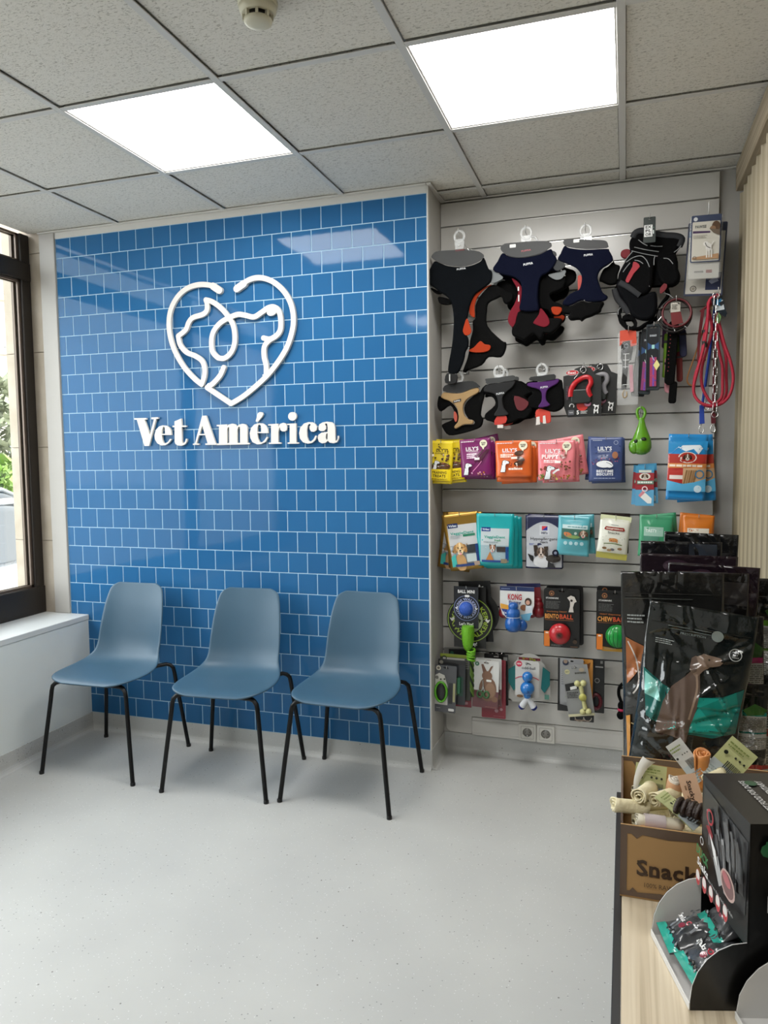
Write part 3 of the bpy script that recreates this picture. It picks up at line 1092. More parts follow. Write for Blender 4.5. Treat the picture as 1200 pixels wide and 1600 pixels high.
# white skirting board with a rounded end, cable trunking and two sockets below the slats
pts = [(0.145, 0.184), (0.018, 0.184), (0.018, 0.128)] + [(0.048 - 0.03 * math.cos(R(a)), 0.128 - 0.03 * math.sin(R(a))) for a in (15, 30, 45, 60, 75, 90)] + [(0.145, 0.098)]
tag(MB().slab([pts], 0.006, 0.001, M=Matrix.Translation((0, 0.2445, 0))).build('end_board', WHITE), 'white board with rounded corner under the slat wall', 'board')
tr = thing('cable_trunking', 'white cable trunking running along the foot of the alcove', 'trunking', (0, 0, 0))
MB().bbox(0.147, 1.30, 0.232, 0.2515, 0.095, 0.182, 0.002).build('channel', WHITE, tr)
MB().bbox(0.147, 1.30, 0.2290, 0.2320, 0.108, 0.168, 0.001).build('cover', WHITE, tr)
for x, lb in ((0.412, 'white wall socket in the trunking, nearer the tiled wall'), (0.497, 'white wall socket in the trunking, nearer the desk')):
    t = thing('power_socket', lb, 'socket', (x, 0.2288, 0.1385), group='pair of wall sockets')
    SOCK = mat('#cfcdc6', 0.35, vary=0.02)
    MB().slab([rrect(0.081, 0.081, 0.006), circ(0, 0, 0.0215, 24)[::-1]], 0.005, 0.001, M=Matrix.Translation((0, -0.005, 0))).build('frame', SOCK, t)
    MB().lathe([(0.0214, 0.0005), (0.0214, 0.004), (1e-6, 0.004)], 24, M=Matrix.Rotation(PI / 2, 4, 'X')).build('well', mat('#8d8b86', 0.5), t)
    MB().lathe([(0.0022, 0.0041), (0.0022, 0.0048)], 10, M=Matrix.Rotation(PI / 2, 4, 'X') @ Matrix.Translation((-0.0095, 0, 0))).build('pin_hole', BLACK, t)
    MB().lathe([(0.0022, 0.0041), (0.0022, 0.0048)], 10, M=Matrix.Rotation(PI / 2, 4, 'X') @ Matrix.Translation((0.0095, 0, 0))).build('pin_hole', BLACK, t)
    MB().box(-0.002, 0.002, -0.007, -0.004, 0.013, 0.021).build('earth_clip', ALU, t)
    MB().box(-0.002, 0.002, -0.007, -0.004, -0.021, -0.013).build('earth_clip', ALU, t)
    MB().slab([rrect(0.060, 0.060, 0.004), rrect(0.056, 0.056, 0.004)[::-1]], 0.0004, 0, M=Matrix.Translation((0, -0.0103, 0))).build('seam', mat('#a9a7a1', 0.5), t)


# ---------------------------------------------------------------- display hooks
def hook(x, z, yend, what, up=0.016, zslat=None):
    """bent wire arm plugged in a groove, its tip turned up"""
    zs = min(zg, key=lambda q: abs(q - (zslat or z)))
    t = thing('display_hook', 'chrome wire hook carrying ' + what, 'hook', (x, YA, zs), group='wire hooks of the slat wall')
    MB().bbox(-0.016, 0.016, -0.0045, -0.0008, -0.016, 0.004, 0.001).build('back_plate', CHROME, t)
    ye = yend - YA
    dz = z - zs
    MB().tube([(0, -0.004, -0.004), (0, -0.02, -0.004 + dz * 0.2), (0, ye * 0.6, dz * 0.8), (0, ye + 0.012, dz), (0, ye + 0.003, dz + 0.004), (0, ye, dz + up)], 0.0019, 7).build('wire_arm', CHROME, t)
    return t


# ---------------------------------------------------------------- bags and cards
def smst(x):
    x = max(0.0, min(1.0, x)); return x * x * (3 - 2 * x)


def bag_shape(w, h, d, style, seed=0, crink=0.0, taper=0.0):
    rnd = random.Random(seed)
    cr = [(rnd.uniform(-.5, .5) * w, -rnd.uniform(.05, .95) * h, rnd.uniform(0, PI), rnd.uniform(.08, .3) * h, rnd.uniform(.4, 1) * crink * rnd.choice((-1, 1)), rnd.uniform(.012, .035) * h) for _ in range(18)]

    def f(v):
        if style == 'doy':
            return smst((v - 0.16) / 0.5) * (1 - 0.35 * smst((v - 0.86) / 0.14))
        if style == 'pillow':
            q = (v - 0.11) / 0.78
            return math.sin(PI * q) ** 0.55 if 0 < q < 1 else 0.0
        q = (v - 0.05) / 0.92
        return math.sin(PI * q) ** 0.5 if 0 < q < 1 else 0.0

    def S(x, z, side=-1):
        u = 2 * x / w; v = -z / h
        e = max(0.0, 1 - u * u)
        k = f(v)
        t = d / 2 * e ** 0.55 * k * (1.0 if side < 0 else 0.7)
        xx = x * (1 - (0.10 if style != 'flat' else 0.03) * k * (d / w)) * (1 - taper * v)
        for (cx, cz, a, L, amp, wd) in cr:
            if crink == 0: break
            dx, dz = x - cx, z - cz
            al = dx * math.cos(a) + dz * math.sin(a); pe = -dx * math.sin(a) + dz * math.cos(a)
            if abs(al) < L:
                t += amp * math.exp(-(pe / wd) ** 2) * (1 - (al / L) ** 2) * min(1, 0.25 + k)
        return (xx, side * (max(t, 0.0) + 0.0007), z)
    return S


def bag_mesh(S, w, h, nx=12, nz=16, zig=False):
    mb = MB()
    for side in (-1, 1):
        fn = lambda u, v, s=side: S((u - 0.5) * w, -v * h, s)
        mb.grid(fn, nx, nz, flip=(side < 0))
    N = (nx + 1) * (nz + 1)
    ring = [i for i in range(nx + 1)] + [j * (nx + 1) + nx for j in range(1, nz + 1)] + [nz * (nx + 1) + i for i in range(nx - 1, -1, -1)] + [j * (nx + 1) for j in range(nz - 1, 0, -1)]
    for a, c in zip(ring, ring[1:] + ring[:1]):
        mb.f.append([a, c, c + N, a + N]); mb.m.append(0); mb.sm.append(False)
    return mb


def bag(name, label, cat, group, x, y, zt, w, h, d, style, col, draw, roll=0, yaw=0, pitch=0, rough=0.3, metal=0.0, crink=0.0012, seed=1, behind=(), nx=12, nz=16, taper=0.0, part='pouch', drop=0.012, coat=0.3, hk=True, hookdesc=None, bump=0.0):
    """a bag hanging from its top; behind = list of (dx, dy, dz, droll, label)"""
    t = thing(name, label, cat, (x, y, zt - drop), (R(pitch), R(roll), R(yaw)), group)
    d = d * 0.85
    S0 = bag_shape(w, h, d, style, seed, crink, taper)
    S = lambda xx, zz, s=-1: S0(xx, zz - drop, s)
    mb = bag_mesh(S0, w, h, nx, nz)
    for i, p in enumerate(mb.v):
        mb.v[i] = (p[0], p[1], p[2] + drop)
    M = mat(col, rough, metal, coat=coat, vary=0.04, bump=bump, bscale=35)
    body = mb.build(part, M, t)
    ink = Ink()
    draw(ink, w, h)
    if ink.items:
        ink.items = [([(p[0], p[1] + drop) for p in vs], fs, c) for vs, fs, c in ink.items]

        def surf(xx, zz):
            zz = zz - drop
            zz = max(min(zz, 0), -h); xx = max(min(xx, w / 2), -w / 2)
            q = S0(xx, zz, -1)
            return (q[0], q[1], q[2] + drop), (0, -1, 0)
        ink.build('printed_design', body, surf, maxlen=w / nx * 1.2, gloss=True)
    for (dx, dy, dz, dr, lb) in behind:
        copy_thing(t, lb, (x + dx, y + dy, zt - drop + dz), (R(pitch), R(roll + dr), R(yaw)))
    if hk:
        hook(x, zt - drop, y - 0.012 - d * 0.1, hookdesc or ('the ' + label))
    return t


def card(name, label, cat, group, x, y, zt, w, h, col, draw, roll=0, yaw=0, r=0.006, th=0.0012, slot=True, poly=None, hk=False, hookdesc=None, rough=0.35, drop=0.012, part='card', coat=0.2):
    t = thing(name, label, cat, (x, y, zt - drop), (0, R(roll), R(yaw)), group)
    P0 = poly or [(a, c - h / 2 + drop) for a, c in rrect(w, h, r)]
    ps = [P0]
    if slot:
        ps.append(rrect(0.024, 0.007, 0.003, 0, 0.0)[::-1])
    body = MB().slab(ps, th, 0).build(part, mat(col, rough, coat=coat, vary=0.03), t)
    ink = Ink()
    draw(ink, w, h)
    if ink.items:
        ink.items = [([(p[0], p[1] + drop) for p in vs], fs, c) for vs, fs, c in ink.items]
        o = ink.build('printed_design', body)
        o.location = (0, -th, 0)
    if hk:
        hook(x, zt - drop, y - 0.014, hookdesc or ('the ' + label))
    return t


def dog_face(k, cx, cz, s, fur, dark='#2a211c', ears='down', white=None, tongue=True):
    """dog's head seen from the front, s = head height"""
    if ears == 'down':
        k.circle(cx - s * 0.40, cz + s * 0.02, s * 0.17, dark, s * 0.34, R(-14))
        k.circle(cx + s * 0.40, cz + s * 0.02, s * 0.17, dark, s * 0.34, R(14))
    else:
        k.poly([(cx - s * 0.42, cz + s * 0.62), (cx - s * 0.40, cz + s * 0.1), (cx - s * 0.08, cz + s * 0.32)], dark)
        k.poly([(cx + s * 0.42, cz + s * 0.62), (cx + s * 0.08, cz + s * 0.32), (cx + s * 0.40, cz + s * 0.1)], dark)
    k.circle(cx, cz + s * 0.08, s * 0.37, fur, s * 0.42)
    if white:
        k.circle(cx, cz + s * 0.15, s * 0.09, white, s * 0.36)
    k.circle(cx, cz - s * 0.22, s * 0.24, white or fur, s * 0.22)
    k.circle(cx - s * 0.16, cz + s * 0.10, s * 0.05, '#17110d')
    k.circle(cx + s * 0.16, cz + s * 0.10, s * 0.05, '#17110d')
    k.circle(cx, cz - s * 0.13, s * 0.085, '#17110d', s * 0.06)
    k.line([(cx - s * 0.13, cz - s * 0.30), (cx, cz - s * 0.26), (cx + s * 0.13, cz - s * 0.30)], s * 0.03, '#2a1c18')
    if tongue:
        k.circle(cx, cz - s * 0.37, s * 0.08, '#d77f83', s * 0.09)


def white_dog(k, x, z, s, flip=1):
    """white long-nosed dog in profile looking right, drawn as a plain silhouette with a black outline"""
    pts = [(-0.55, -0.9), (-0.38, -0.3), (-0.30, 0.25), (-0.22, 0.5), (-0.02, 0.62), (0.25, 0.55), (0.62, 0.42), (0.68, 0.30), (0.55, 0.18), (0.22, 0.14), (0.12, -0.1), (0.14, -0.5), (0.05, -0.9)]
    P2 = [(x + flip * a * s, z + c * s) for a, c in pts]
    k.line(P2 + [P2[0]], s * 0.10, '#171313', 2)
    k.poly(P2, '#eceef0')
    k.line([(x + flip * -0.24 * s, z + 0.48 * s), (x + flip * -0.30 * s, z + 0.1 * s), (x + flip * -0.16 * s, z - 0.02 * s)], s * 0.06, '#171313')
    k.circle(x + flip * 0.12 * s, z + 0.42 * s, s * 0.05, '#171313')
    k.circle(x + flip * 0.64 * s, z + 0.37 * s, s * 0.07, '#171313')


def bits(k, x0, x1, z0, z1, n, r, cols, seed=3):
    rnd = random.Random(seed)
    for _ in range(n):
        k.circle(rnd.uniform(x0, x1), rnd.uniform(z0, z1), r * rnd.uniform(.6, 1.2), rnd.choice(cols), r * rnd.uniform(.5, 1), rnd.uniform(0, 3), 8)


# ---- row of treat pouches
def d_yellow(k, w, h):
    k.text("LILY'S", 0, -h * .22, h * .065, '#2a230c', width=w * .44)
    k.lines(-w * .25, w * .25, -h * .27, -h * .31, 2, '#4d4212')
    bits(k, -w * .45, w * .45, -h * .08, -h * .42, 14, h * .022, ['#4a3212', '#3b2a12', '#6d4b18'], 5)
    k.circle(-w * .32, -h * .34, h * .03, '#f6eed6')
    bits(k, w * .05, w * .4, -h * .3, -h * .46, 8, h * .03, ['#56371a', '#3c2712'], 6)
    k.circle(w * .02, -h * .59, w * .42, '#5b3d20', h * .09)
    bits(k, -w * .33, w * .38, -h * .52, -h * .64, 26, h * .02, ['#7d5a35', '#a0564e', '#6f8a35', '#4c3018'], 7)
    white_dog(k, -w * .16, -h * .55, h * .14)
    k.rect(-w * .47, -h * .92, w * .47, -h * .66, '#efd21f')
    k.text('TRAINING', 0, -h * .735, h * .055, '#3a3010', width=w * .62)
    k.text('TREATS', 0, -h * .815, h * .06, '#3a3010', width=w * .55)
    k.lines(-w * .35, w * .35, -h * .87, -h * .91, 2, '#7d6a12')


bag('treat_pouch', 'bright yellow treat pouch with white dog, front of its hook', 'treat bag', 'treat pouches on the upper row', 0.045, 0.06, 1.508, 0.110, 0.194, 0.022, 'doy', '#ecd021', d_yellow, roll=2, rough=0.4, seed=3,
    behind=[(0.040, 0.026, 0.002, -7, 'bright yellow treat pouch half hidden behind the front yellow one'), (0.018, 0.052, 0.008, -2, 'rearmost yellow treat pouch on its hook')], hookdesc='the yellow treat pouches')


def lily(k, w, h, name='', brown=True):
    k.lines(-w * .46, w * -.02, -h * .05, -h * .085, 1, '#f3e6ea', .6)
    k.text("LILY'S", -w * .10, -h * .255, h * .085, '#f5eef1', width=w * .42)
    k.lines(-w * .30, w * .10, -h * .31, -h * .335, 1, '#f1dfe6')
    k.circle(w * .27, -h * .14, w * .12, '#f0ead0')
    k.poly([(w * .2, -h * .2), (w * .27, -h * .33), (w * .3, -h * .2)], '#f0ead0')
    k.text('PROPER', w * .27, -h * .12, h * .035, '#3a3430', width=w * .15)
    k.text('MEAT', w * .27, -h * .165, h * .035, '#3a3430', width=w * .11)


def d_purple(k, w, h):
    lily(k, w, h)
    k.lines(-w * .28, w * .05, -h * .38, -h * .52, 3, '#ecd3e2', .65)
    for a, c in ((-.02, .18), (.10, .30), (.16, .42)):
        k.line([(w * a, -h * .62), (w * (a + .12), -h * .45), (w * (a + .3), -h * .3)], w * .05, '#4d1a33')
    k.rect(-w * .02, -h * .5, w * .14, -h * .56, '#f2e9ea')
    k.line([(w * -.1, -h * .86), (w * .1, -h * .7), (w * .2, -h * .6)], w * .018, '#e58fc0')
    white_dog(k, -w * .27, -h * .76, h * .2)
    bits(k, -w * .14, w * .3, -h * .88, -h * .95, 12, h * .025, ['#c9893b', '#e3a6c8', '#b6527f', '#9c5a2c'], 9)


bag('treat_pouch', 'dark magenta treat pouch with white dog, front of its hook', 'treat bag', 'treat pouches on the upper row', 0.199, 0.055, 1.514, 0.139, 0.168, 0.024, 'doy', '#7a1d61', d_purple, roll=-3, rough=0.35, seed=4,
    behind=[(0.010, 0.026, -0.010, 1, 'dark magenta treat pouch second on its hook'), (0.020, 0.052, -0.012, 5, 'dark magenta treat pouch third on its hook'), (0.022, 0.078, 0.010, -8, 'rearmost dark magenta treat pouch, tilted')], hookdesc='the dark magenta treat pouches')


def d_orange(k, w, h):
    lily(k, w, h)
    k.lines(-w * .36, w * .02, -h * .36, -h * .46, 2, '#f7dccb', .7)
    for (a, c, q) in ((.16, .34, 12), (.2, .5, -20), (.15, .62, 10)):
        k.circle(w * a, -h * c, w * .13, '#4a2c1c', w * .065, R(q))
        bits(k, w * (a - .08), w * (a + .08), -h * (c - .03), -h * (c + .03), 4, h * .012, ['#6b4630'], int(c * 100))
    k.rect(-w * .05, -h * .44, w * .12, -h * .5, '#f4e8dc')
    white_dog(k, -w * .24, -h * .66, h * .21)
    bits(k, -w * .1, w * .2, -h * .6, -h * .78, 12, h * .025, ['#c22f2a', '#f2e3d6', '#8d2a1c'], 2)
    k.lines(-w * .12, w * .28, -h * .74, -h * .8, 1, '#fbe9da', .8)


bag('treat_pouch', 'orange treat pouch with white dog, front of its hook', 'treat bag', 'treat pouches on the upper row', 0.369, 0.05, 1.503, 0.157, 0.160, 0.028, 'doy', '#df672a', d_orange, roll=-1, rough=0.32, seed=5, crink=0.0018,
    behind=[(0.004, 0.026, -0.022, 2, 'orange treat pouch second on its hook, sitting lower'), (0.012, 0.052, -0.028, -2, 'orange treat pouch third on its hook, sitting lowest'), (0.030, 0.078, 0.0, 2, 'rearmost orange treat pouch showing at the right')], hookdesc='the orange treat pouches')


def d_pink(k, w, h):
    lily(k, w, h)
    k.text('PUPPY', -w * .17, -h * .40, h * .10, '#f7f1ee', width=w * .46)
    k.lines(-w * .34, w * .02, -h * .48, -h * .56, 2, '#f8e2e2', .65)
    bits(k, w * .1, w * .42, -h * .2, -h * .42, 9, h * .032, ['#7d4533', '#8d5a44'], 11)
    bits(k, w * .12, w * .38, -h * .5, -h * .72, 12, h * .035, ['#6b3a2b', '#8d5a44'], 12)
    bits(k, -w * .45, w * .1, -h * .6, -h * .75, 5, h * .035, ['#7d4533'], 13)
    k.rect(-w * .04, -h * .5, w * .12, -h * .56, '#f6ebe6')
    bits(k, -w * .46, w * .36, -h * .84, -h * .96, 34, h * .028, ['#d8cf6b', '#7c8a3a', '#9c6a3a', '#b94a3a', '#5c7a3a'], 14)
    white_dog(k, -w * .18, -h * .76, h * .22)
    k.line([(-w * .08, -h * .82), (w * .02, -h * .74), (w * .1, -h * .72)], w * .05, '#eceef0')


bag('treat_pouch', 'pink puppy treat pouch with white dog, front of its hook', 'treat bag', 'treat pouches on the upper row', 0.554, 0.05, 1.500, 0.157, 0.172, 0.026, 'doy', '#e57f86', d_pink, roll=0, rough=0.35, seed=6,
    behind=[(0.012, 0.026, -0.008, -2, 'pink puppy treat pouch second on its hook'), (0.030, 0.054, 0.014, -9, 'rearmost pink puppy treat pouch, tilted to the right')], hookdesc='the pink puppy treat pouches')


def d_bedtime(k, w, h):
    k.lines(-w * .38, -w * .1, -h * .05, -h * .08, 1, '#c9cfe0')
    k.ring(w * .29, -h * .12, w * .05, w * .065, '#aab3cf')
    bits(k, -w * .42, w * .42, -h * .15, -h * .6, 22, h * .018, ['#31416d', '#4d6096', '#2c3a63'], 21)
    k.text("LILY'S", -w * .03, -h * .25, h * .085, '#f0f2f6', width=w * .42)
    k.lines(-w * .22, w * .18, -h * .31, -h * .335, 1, '#d8dceb')
    k.circle(w * .27, -h * .40, w * .085, '#a06b4c', h * .08)
    bits(k, -w * .4, w * .4, -h * .45, -h * .62, 30, h * .016, ['#8f4a6a', '#c46a86', '#6d3a5c'], 22)
    k.circle(-w * .04, -h * .60, w * .25, '#1c2442', h * .085)
    k.circle(-w * .04, -h * .60, w * .235, '#eef0f2', h * .078)
    k.circle(w * .12, -h * .63, w * .10, '#eef0f2', h * .05)
    k.line([(w * .02, -h * .56), (w * .10, -h * .58), (w * .19, -h * .63)], w * .014, '#1c2442')
    k.text('BEDTIME', -w * .02, -h * .755, h * .055, '#eef0f4', width=w * .5)
    k.text('BISCUITS', -w * .02, -h * .825, h * .055, '#eef0f4', width=w * .5)
    k.lines(-w * .34, w * .3, -h * .90, -h * .93, 1, '#b4bdd6')


bag('treat_pouch', 'slate blue biscuit pouch with curled white dog, front of its hook', 'treat bag', 'treat pouches on the upper row', 0.756, 0.075, 1.510, 0.140, 0.188, 0.024, 'doy', '#3d4e7f', d_bedtime, roll=0, rough=0.4, seed=7,
    behind=[(0.006, 0.028, -0.006, -2, 'slate blue biscuit pouch behind the front one'), (-0.006, 0.056, 0.002, 4, 'rearmost slate blue biscuit pouch')], hookdesc='the slate blue biscuit pouches')


def d_dental(k, w, h):
    k.poly([(-w / 2, -h * .30), (-w * .3, -h * .22), (-w * .1, -h * .27), (w * .1, -h * .22), (w * .2, -h * .30), (w * .35, -h * .19), (w / 2, -h * .25), (w / 2, -h * .1), (-w / 2, -h * .1)], '#2f8fc9')
    k.poly([(-w * .45, -h * .30), (-w * .25, -h * .20), (-w * .05, -h * .26), (w * .15, -h * .22), (w * .28, -h * .30), (w * .40, -h * .20), (w * .30, -h * .16), (-w * .2, -h * .17)], '#e6eef2')
    k.rect(-w / 2, -h * .30, w / 2, -h * .44, '#b23a31')
    k.circle(0, -h * .35, w * .24, '#e9e2d8', h * .085)
    k.circle(0, -h * .35, w * .21, '#b23a31', h * .075)
    dog_face(k, 0, -h * .35, h * .11, '#6b4a38', '#2b1e18', white='#d9cfc4', tongue=False)
    k.rect(-w / 2, -h * .44, w / 2, -h * .51, '#d98a4a')
    k.lines(-w * .46, w * .42, -h * .455, -h * .495, 1, '#f4e2cf', .8)
    k.rect(-w / 2, -h * .51, -w * .10, -h * .74, '#b4352f')
    k.rect(-w * .44, -h * .62, -w * .08, -h * .68, '#e9dcd6')
    k.rect(-w * .10, -h * .51, w / 2, -h * .76, '#c9a27c')
    for i in range(5):
        k.line([(w * (-.06 + .06 * i), -h * .75), (w * (.0 + .06 * i), -h * .54)], w * .045, ['#8d6b47', '#a17d57'][i % 2])
    k.ring(w * .33, -h * .60, w * .09, w * .12, '#3f7fa6')
    k.poly([(-w / 2, -h * .70), (-w * .1, -h * .75), (w * .2, -h * .72), (w / 2, -h * .66), (w / 2, -h * .86), (-w / 2, -h * .86)], '#5fb2dd')
    k.circle(w * .3, -h * .82, w * .1, '#d2e8f2')


bag('dental_stick_bag', 'tall sky blue and red dental stick bag, front of its hook', 'treat bag', 'dental stick bags', 1.080, 0.075, 1.517, 0.150, 0.272, 0.026, 'pillow', '#2a86c4', d_dental, roll=2, rough=0.18, seed=8, crink=0.003,
    behind=[(0.020, 0.030, -0.006, -6, 'tall sky blue and red dental stick bag behind the front one')], hookdesc='the sky blue and red dental stick bags')


def d_denta_small(k, w, h):
    k.rect(-w * .5, -h * .16, w * .5, 0, '#4c9ac2')
    k.rect(-w * .32, -h * .11, w * .35, -h * .17, '#d8dfd2')
    k.rect(-w / 2, -h * .18, w / 2, -h * .60, '#a3333a')
    k.circle(0, -h * .27, w * .30, '#e6ded2', h * .085)
    dog_face(k, 0, -h * .27, h * .14, '#7a5a44', '#3a2a20', white='#ded6cc', tongue=False)
    k.rect(-w * .42, -h * .37, w * .48, -h * .46, '#6f8f7c')
    k.lines(-w * .38, w * .42, -h * .39, -h * .44, 1, '#e6eee6', .9)
    k.rect(-w / 2, -h * .60, w / 2, -h, '#63a7cd')
    k.poly([(-w * .1, -h * .62), (w * .38, -h * .82), (w * .36, -h * .94), (w * .16, -h * .94), (-w * .34, -h * .74)], '#efeee9')
    k.poly([(-w * .1, -h * .62), (-w * .34, -h * .74), (-w * .24, -h * .79), (w * .02, -h * .67)], '#d88a94')
    k.ring(w * .0, -h * .58, w * .10, w * .16, '#ecd5d6')
    k.line([(w * .1, -h * .64), (w * .45, -h * .56)], w * .03, '#7d3036')


t1 = card('toothbrush_pack', 'small blue and red toothbrush card, front of its hook', 'card', 'toothbrush cards', 0.914, 0.10, 1.389, 0.074, 0.169, '#5aa2c8', d_denta_small, roll=0, r=0.003, th=0.003, hk=True, hookdesc='the small toothbrush cards')
copy_thing(t1, 'small blue and red toothbrush card behind the front one', (0.924, 0.118, 1.385), (0, R(-3), 0))
copy_thing(t1, 'rearmost small toothbrush card', (0.906, 0.134, 1.378), (0, R(3), 0))

# green bag holder shaped like a pear with a loop
t = thing('waste_bag_holder', 'glossy lime green pear-shaped bag holder on its own hook', 'holder', (0.893, 0.10, 1.620))
LIME = mat('#5a9420', 0.22, coat=0.4)
mb = MB()
prof = [(1e-6, -0.186), (0.018, -0.183), (0.034, -0.172), (0.0405, -0.155), (0.040, -0.135), (0.034, -0.110), (0.024, -0.085), (0.016, -0.062), (0.012, -0.045), (0.011, -0.030)]
mb.lathe(prof, 20, M=Matrix.Diagonal((1.0, 0.72, 1, 1)) @ Matrix.Translation((0.006, 0, 0)))
mb.ball((-0.022, -0.004, -0.150), 0.024, 0.022, 0.032)
mb.build('body', LIME, t)
MB().tube(smooth_path([(-0.004, 0, -0.038), (-0.013, 0, -0.012), (-0.010, 0, 0.006), (0.004, 0, 0.012), (0.016, 0, 0.002), (0.018, 0, -0.016), (0.010, 0, -0.038)], 5), 0.0062, 8).build('loop', LIME, t)
for (x, z, rx, rz) in ((0.014, -0.120, 0.011, 0.008), (-0.017, -0.128, 0.008, 0.008)):
    MB().ball((x, -0.0245 if x > 0 else -0.0225, z), rx, 0.006, rz).build('opening', mat('#16240a', 0.6), t)
hook(0.893, 1.626, 0.078, 'the lime green bag holder')

# ---- second row of bags
def d_gold(k, w, h):
    k.rect(-w * .40, -h * .93, w * .42, -h * .20, '#c3c5c6')
    k.rect(-w * .40, -h * .56, w * .42, -h * .93, '#8f979c')
    k.rect(-w * .38, -h * .17, -w * .10, -h * .25, '#1d2c5c')
    k.text('Virbac', -w * .24, -h * .21, h * .04, '#dfe6ee', width=w * .22)
    k.text('VeggieDent', 0, -h * .345, h * .045, '#3f9d8e', width=w * .66)
    k.rect(w * .02, -h * .375, w * .36, -h * .415, '#2f7d60')
    k.lines(-w * .34, w * .0, -h * .38, -h * .43, 2, '#9aa3a8')
    k.rect(w * .10, -h * .56, w * .34, -h * .70, '#33383c')
    k.rect(w * .34, -h * .56, w * .42, -h * .86, '#27427c')
    k.rect(w * .06, -h * .72, w * .34, -h * .86, '#c4d0cf')
    k.circle(-w * .12, -h * .86, w * .16, '#c79a63', h * .16)
    dog_face(k, -w * .10, -h * .62, h * .23, '#cfa56c', '#a87b45', white='#e6cda2')
    k.poly([(-w * .40, -h * .76), (-w * .26, -h * .70), (-w * .24, -h * .92), (-w * .40, -h * .93)], '#3fb3a9')
    k.rect(-w * .30, -h * .885, w * .36, -h * .93, '#1d3c7c')
    k.rect(w * .26, -h * .86, w * .42, -h * .93, '#b09a8c')


bag('dental_chew_bag', 'gold dental chew bag with golden dog, front of its hook', 'treat bag', 'gold dental chew bags', 0.128, 0.06, 1.182, 0.168, 0.258, 0.034, 'doy', '#a57f35', d_gold, roll=-8, rough=0.28, metal=0.75, seed=9, crink=0.003, taper=0.08,
    behind=[(0.012, 0.034, 0.004, 7, 'gold dental chew bag second on its hook'), (-0.012, 0.068, -0.012, 16, 'rearmost gold dental chew bag tilted left')], hookdesc='the gold dental chew bags')


def d_teal(k, w, h):
    k.rect(-w * .38, -h * .28, w * .38, -h * .92, '#bcc7ca')
    k.rect(-w * .38, -h * .60, w * .38, -h * .92, '#9db4bb')
    k.rect(-w * .36, -h * .26, -w * .12, -h * .34, '#1d3a7d')
    k.text('Virbac', -w * .24, -h * .30, h * .036, '#dfe6ee', width=w * .19)
    k.text('VeggieDent', 0, -h * .44, h * .045, '#3f9d8e', width=w * .56)
    k.text('fresh', w * .08, -h * .50, h * .04, '#57956c')
    k.lines(-w * .3, w * .1, -h * .52, -h * .56, 1, '#94a1a6')
    k.rect(w * .06, -h * .62, w * .30, -h * .72, '#3a3433')
    k.rect(w * .30, -h * .62, w * .38, -h * .88, '#1f4f8f')
    k.poly([(-w * .24, -h * .90), (-w * .12, -h * .72), (w * .0, -h * .90)], '#b7793f')
    dog_face(k, -w * .05, -h * .66, h * .15, '#a87e66', '#4c3a33', 'up', '#ded6cf')
    k.rect(-w * .34, -h * .88, w * .30, -h * .92, '#17418c')
    k.rect(w * .18, -h * .85, w * .34, -h * .93, '#8f8467')


bag('dental_chew_bag', 'turquoise dental chew bag with small dog, front of its hook', 'treat bag', 'turquoise dental chew bags', 0.289, 0.055, 1.182, 0.167, 0.234, 0.032, 'doy', '#12a2a6', d_teal, roll=0.5, rough=0.3, seed=10,
    behind=[(0.012, 0.034, -0.012, -1, 'turquoise dental chew bag second on its hook'), (0.024, 0.068, -0.020, -2, 'rearmost turquoise dental chew bag')], hookdesc='the turquoise dental chew bags')


def d_hypo(k, w, h):
    pts = [(-w * .48, -h * .29)] + [(-w * .48 + w * .96 * i / 10, -h * .29 + h * .17 * math.sin(PI * i / 10)) for i in range(1, 10)] + [(w * .48, -h * .29), (w * .48, -h * .97), (-w * .48, -h * .97)]
    k.poly(pts, '#b4b7bd')
    k.rect(-w * .12, -h * .18, w * .14, -h * .37, '#c7cacf')
    k.rect(-w * .06, -h * .20, w * .09, -h * .28, '#30308c')
    k.poly([(-w * .06, -h * .20), (w * .09, -h * .20), (-w * .06, -h * .28)], '#c83c46')
    k.text("Hill's", w * .01, -h * .325, h * .045, '#23264c', width=w * .17)
    k.text('Hypoallergenic', w * .02, -h * .435, h * .052, '#1a1c22', width=w * .78, bold=False)
    k.text('TREATS', w * .0, -h * .50, h * .028, '#1a1c22')
    k.lines(-w * .40, -w * .26, -h * .52, -h * .56, 2, '#4a5a9a')
    k.poly([(-w * .44, -h * .72), (-w * .28, -h * .76), (-w * .26, -h * .88), (-w * .36, -h * .84)], '#15161a')
    k.circle(-w * .02, -h * .86, w * .26, '#d2d3d5', h * .12)
    k.circle(w * .26, -h * .80, w * .2, '#3a3632', h * .075)
    k.poly([(w * .1, -h * .97), (w * .12, -h * .85), (w * .26, -h * .9), (w * .32, -h * .97)], '#1e1f22')
    k.poly([(-w * .28, -h * .56), (-w * .18, -h * .55), (-w * .14, -h * .66), (-w * .26, -h * .68)], '#33281f')
    k.poly([(w * .0, -h * .58), (w * .12, -h * .57), (w * .12, -h * .64), (w * .04, -h * .68)], '#33281f')
    dog_face(k, -w * .07, -h * .70, h * .22, '#5a4a40', '#2f251f', 'down', '#c7b7ac', tongue=False)
    k.circle(w * .32, -h * .69, w * .09, '#1d2030')
    k.circle(w * .32, -h * .69, w * .04, '#8d93a6')


bag('hypoallergenic_treat_bag', 'silver and navy hypoallergenic treat bag with a dog', 'treat bag', 'silver and navy treat bags', 0.499, 0.09, 1.174, 0.162, 0.235, 0.034, 'doy', '#23284a', d_hypo, rough=0.25, seed=11, crink=0.0025,
    behind=[(0.006, 0.036, 0.001, 1.5, 'silver and navy hypoallergenic treat bag hidden behind the front one')], hookdesc='the silver and navy treat bags')


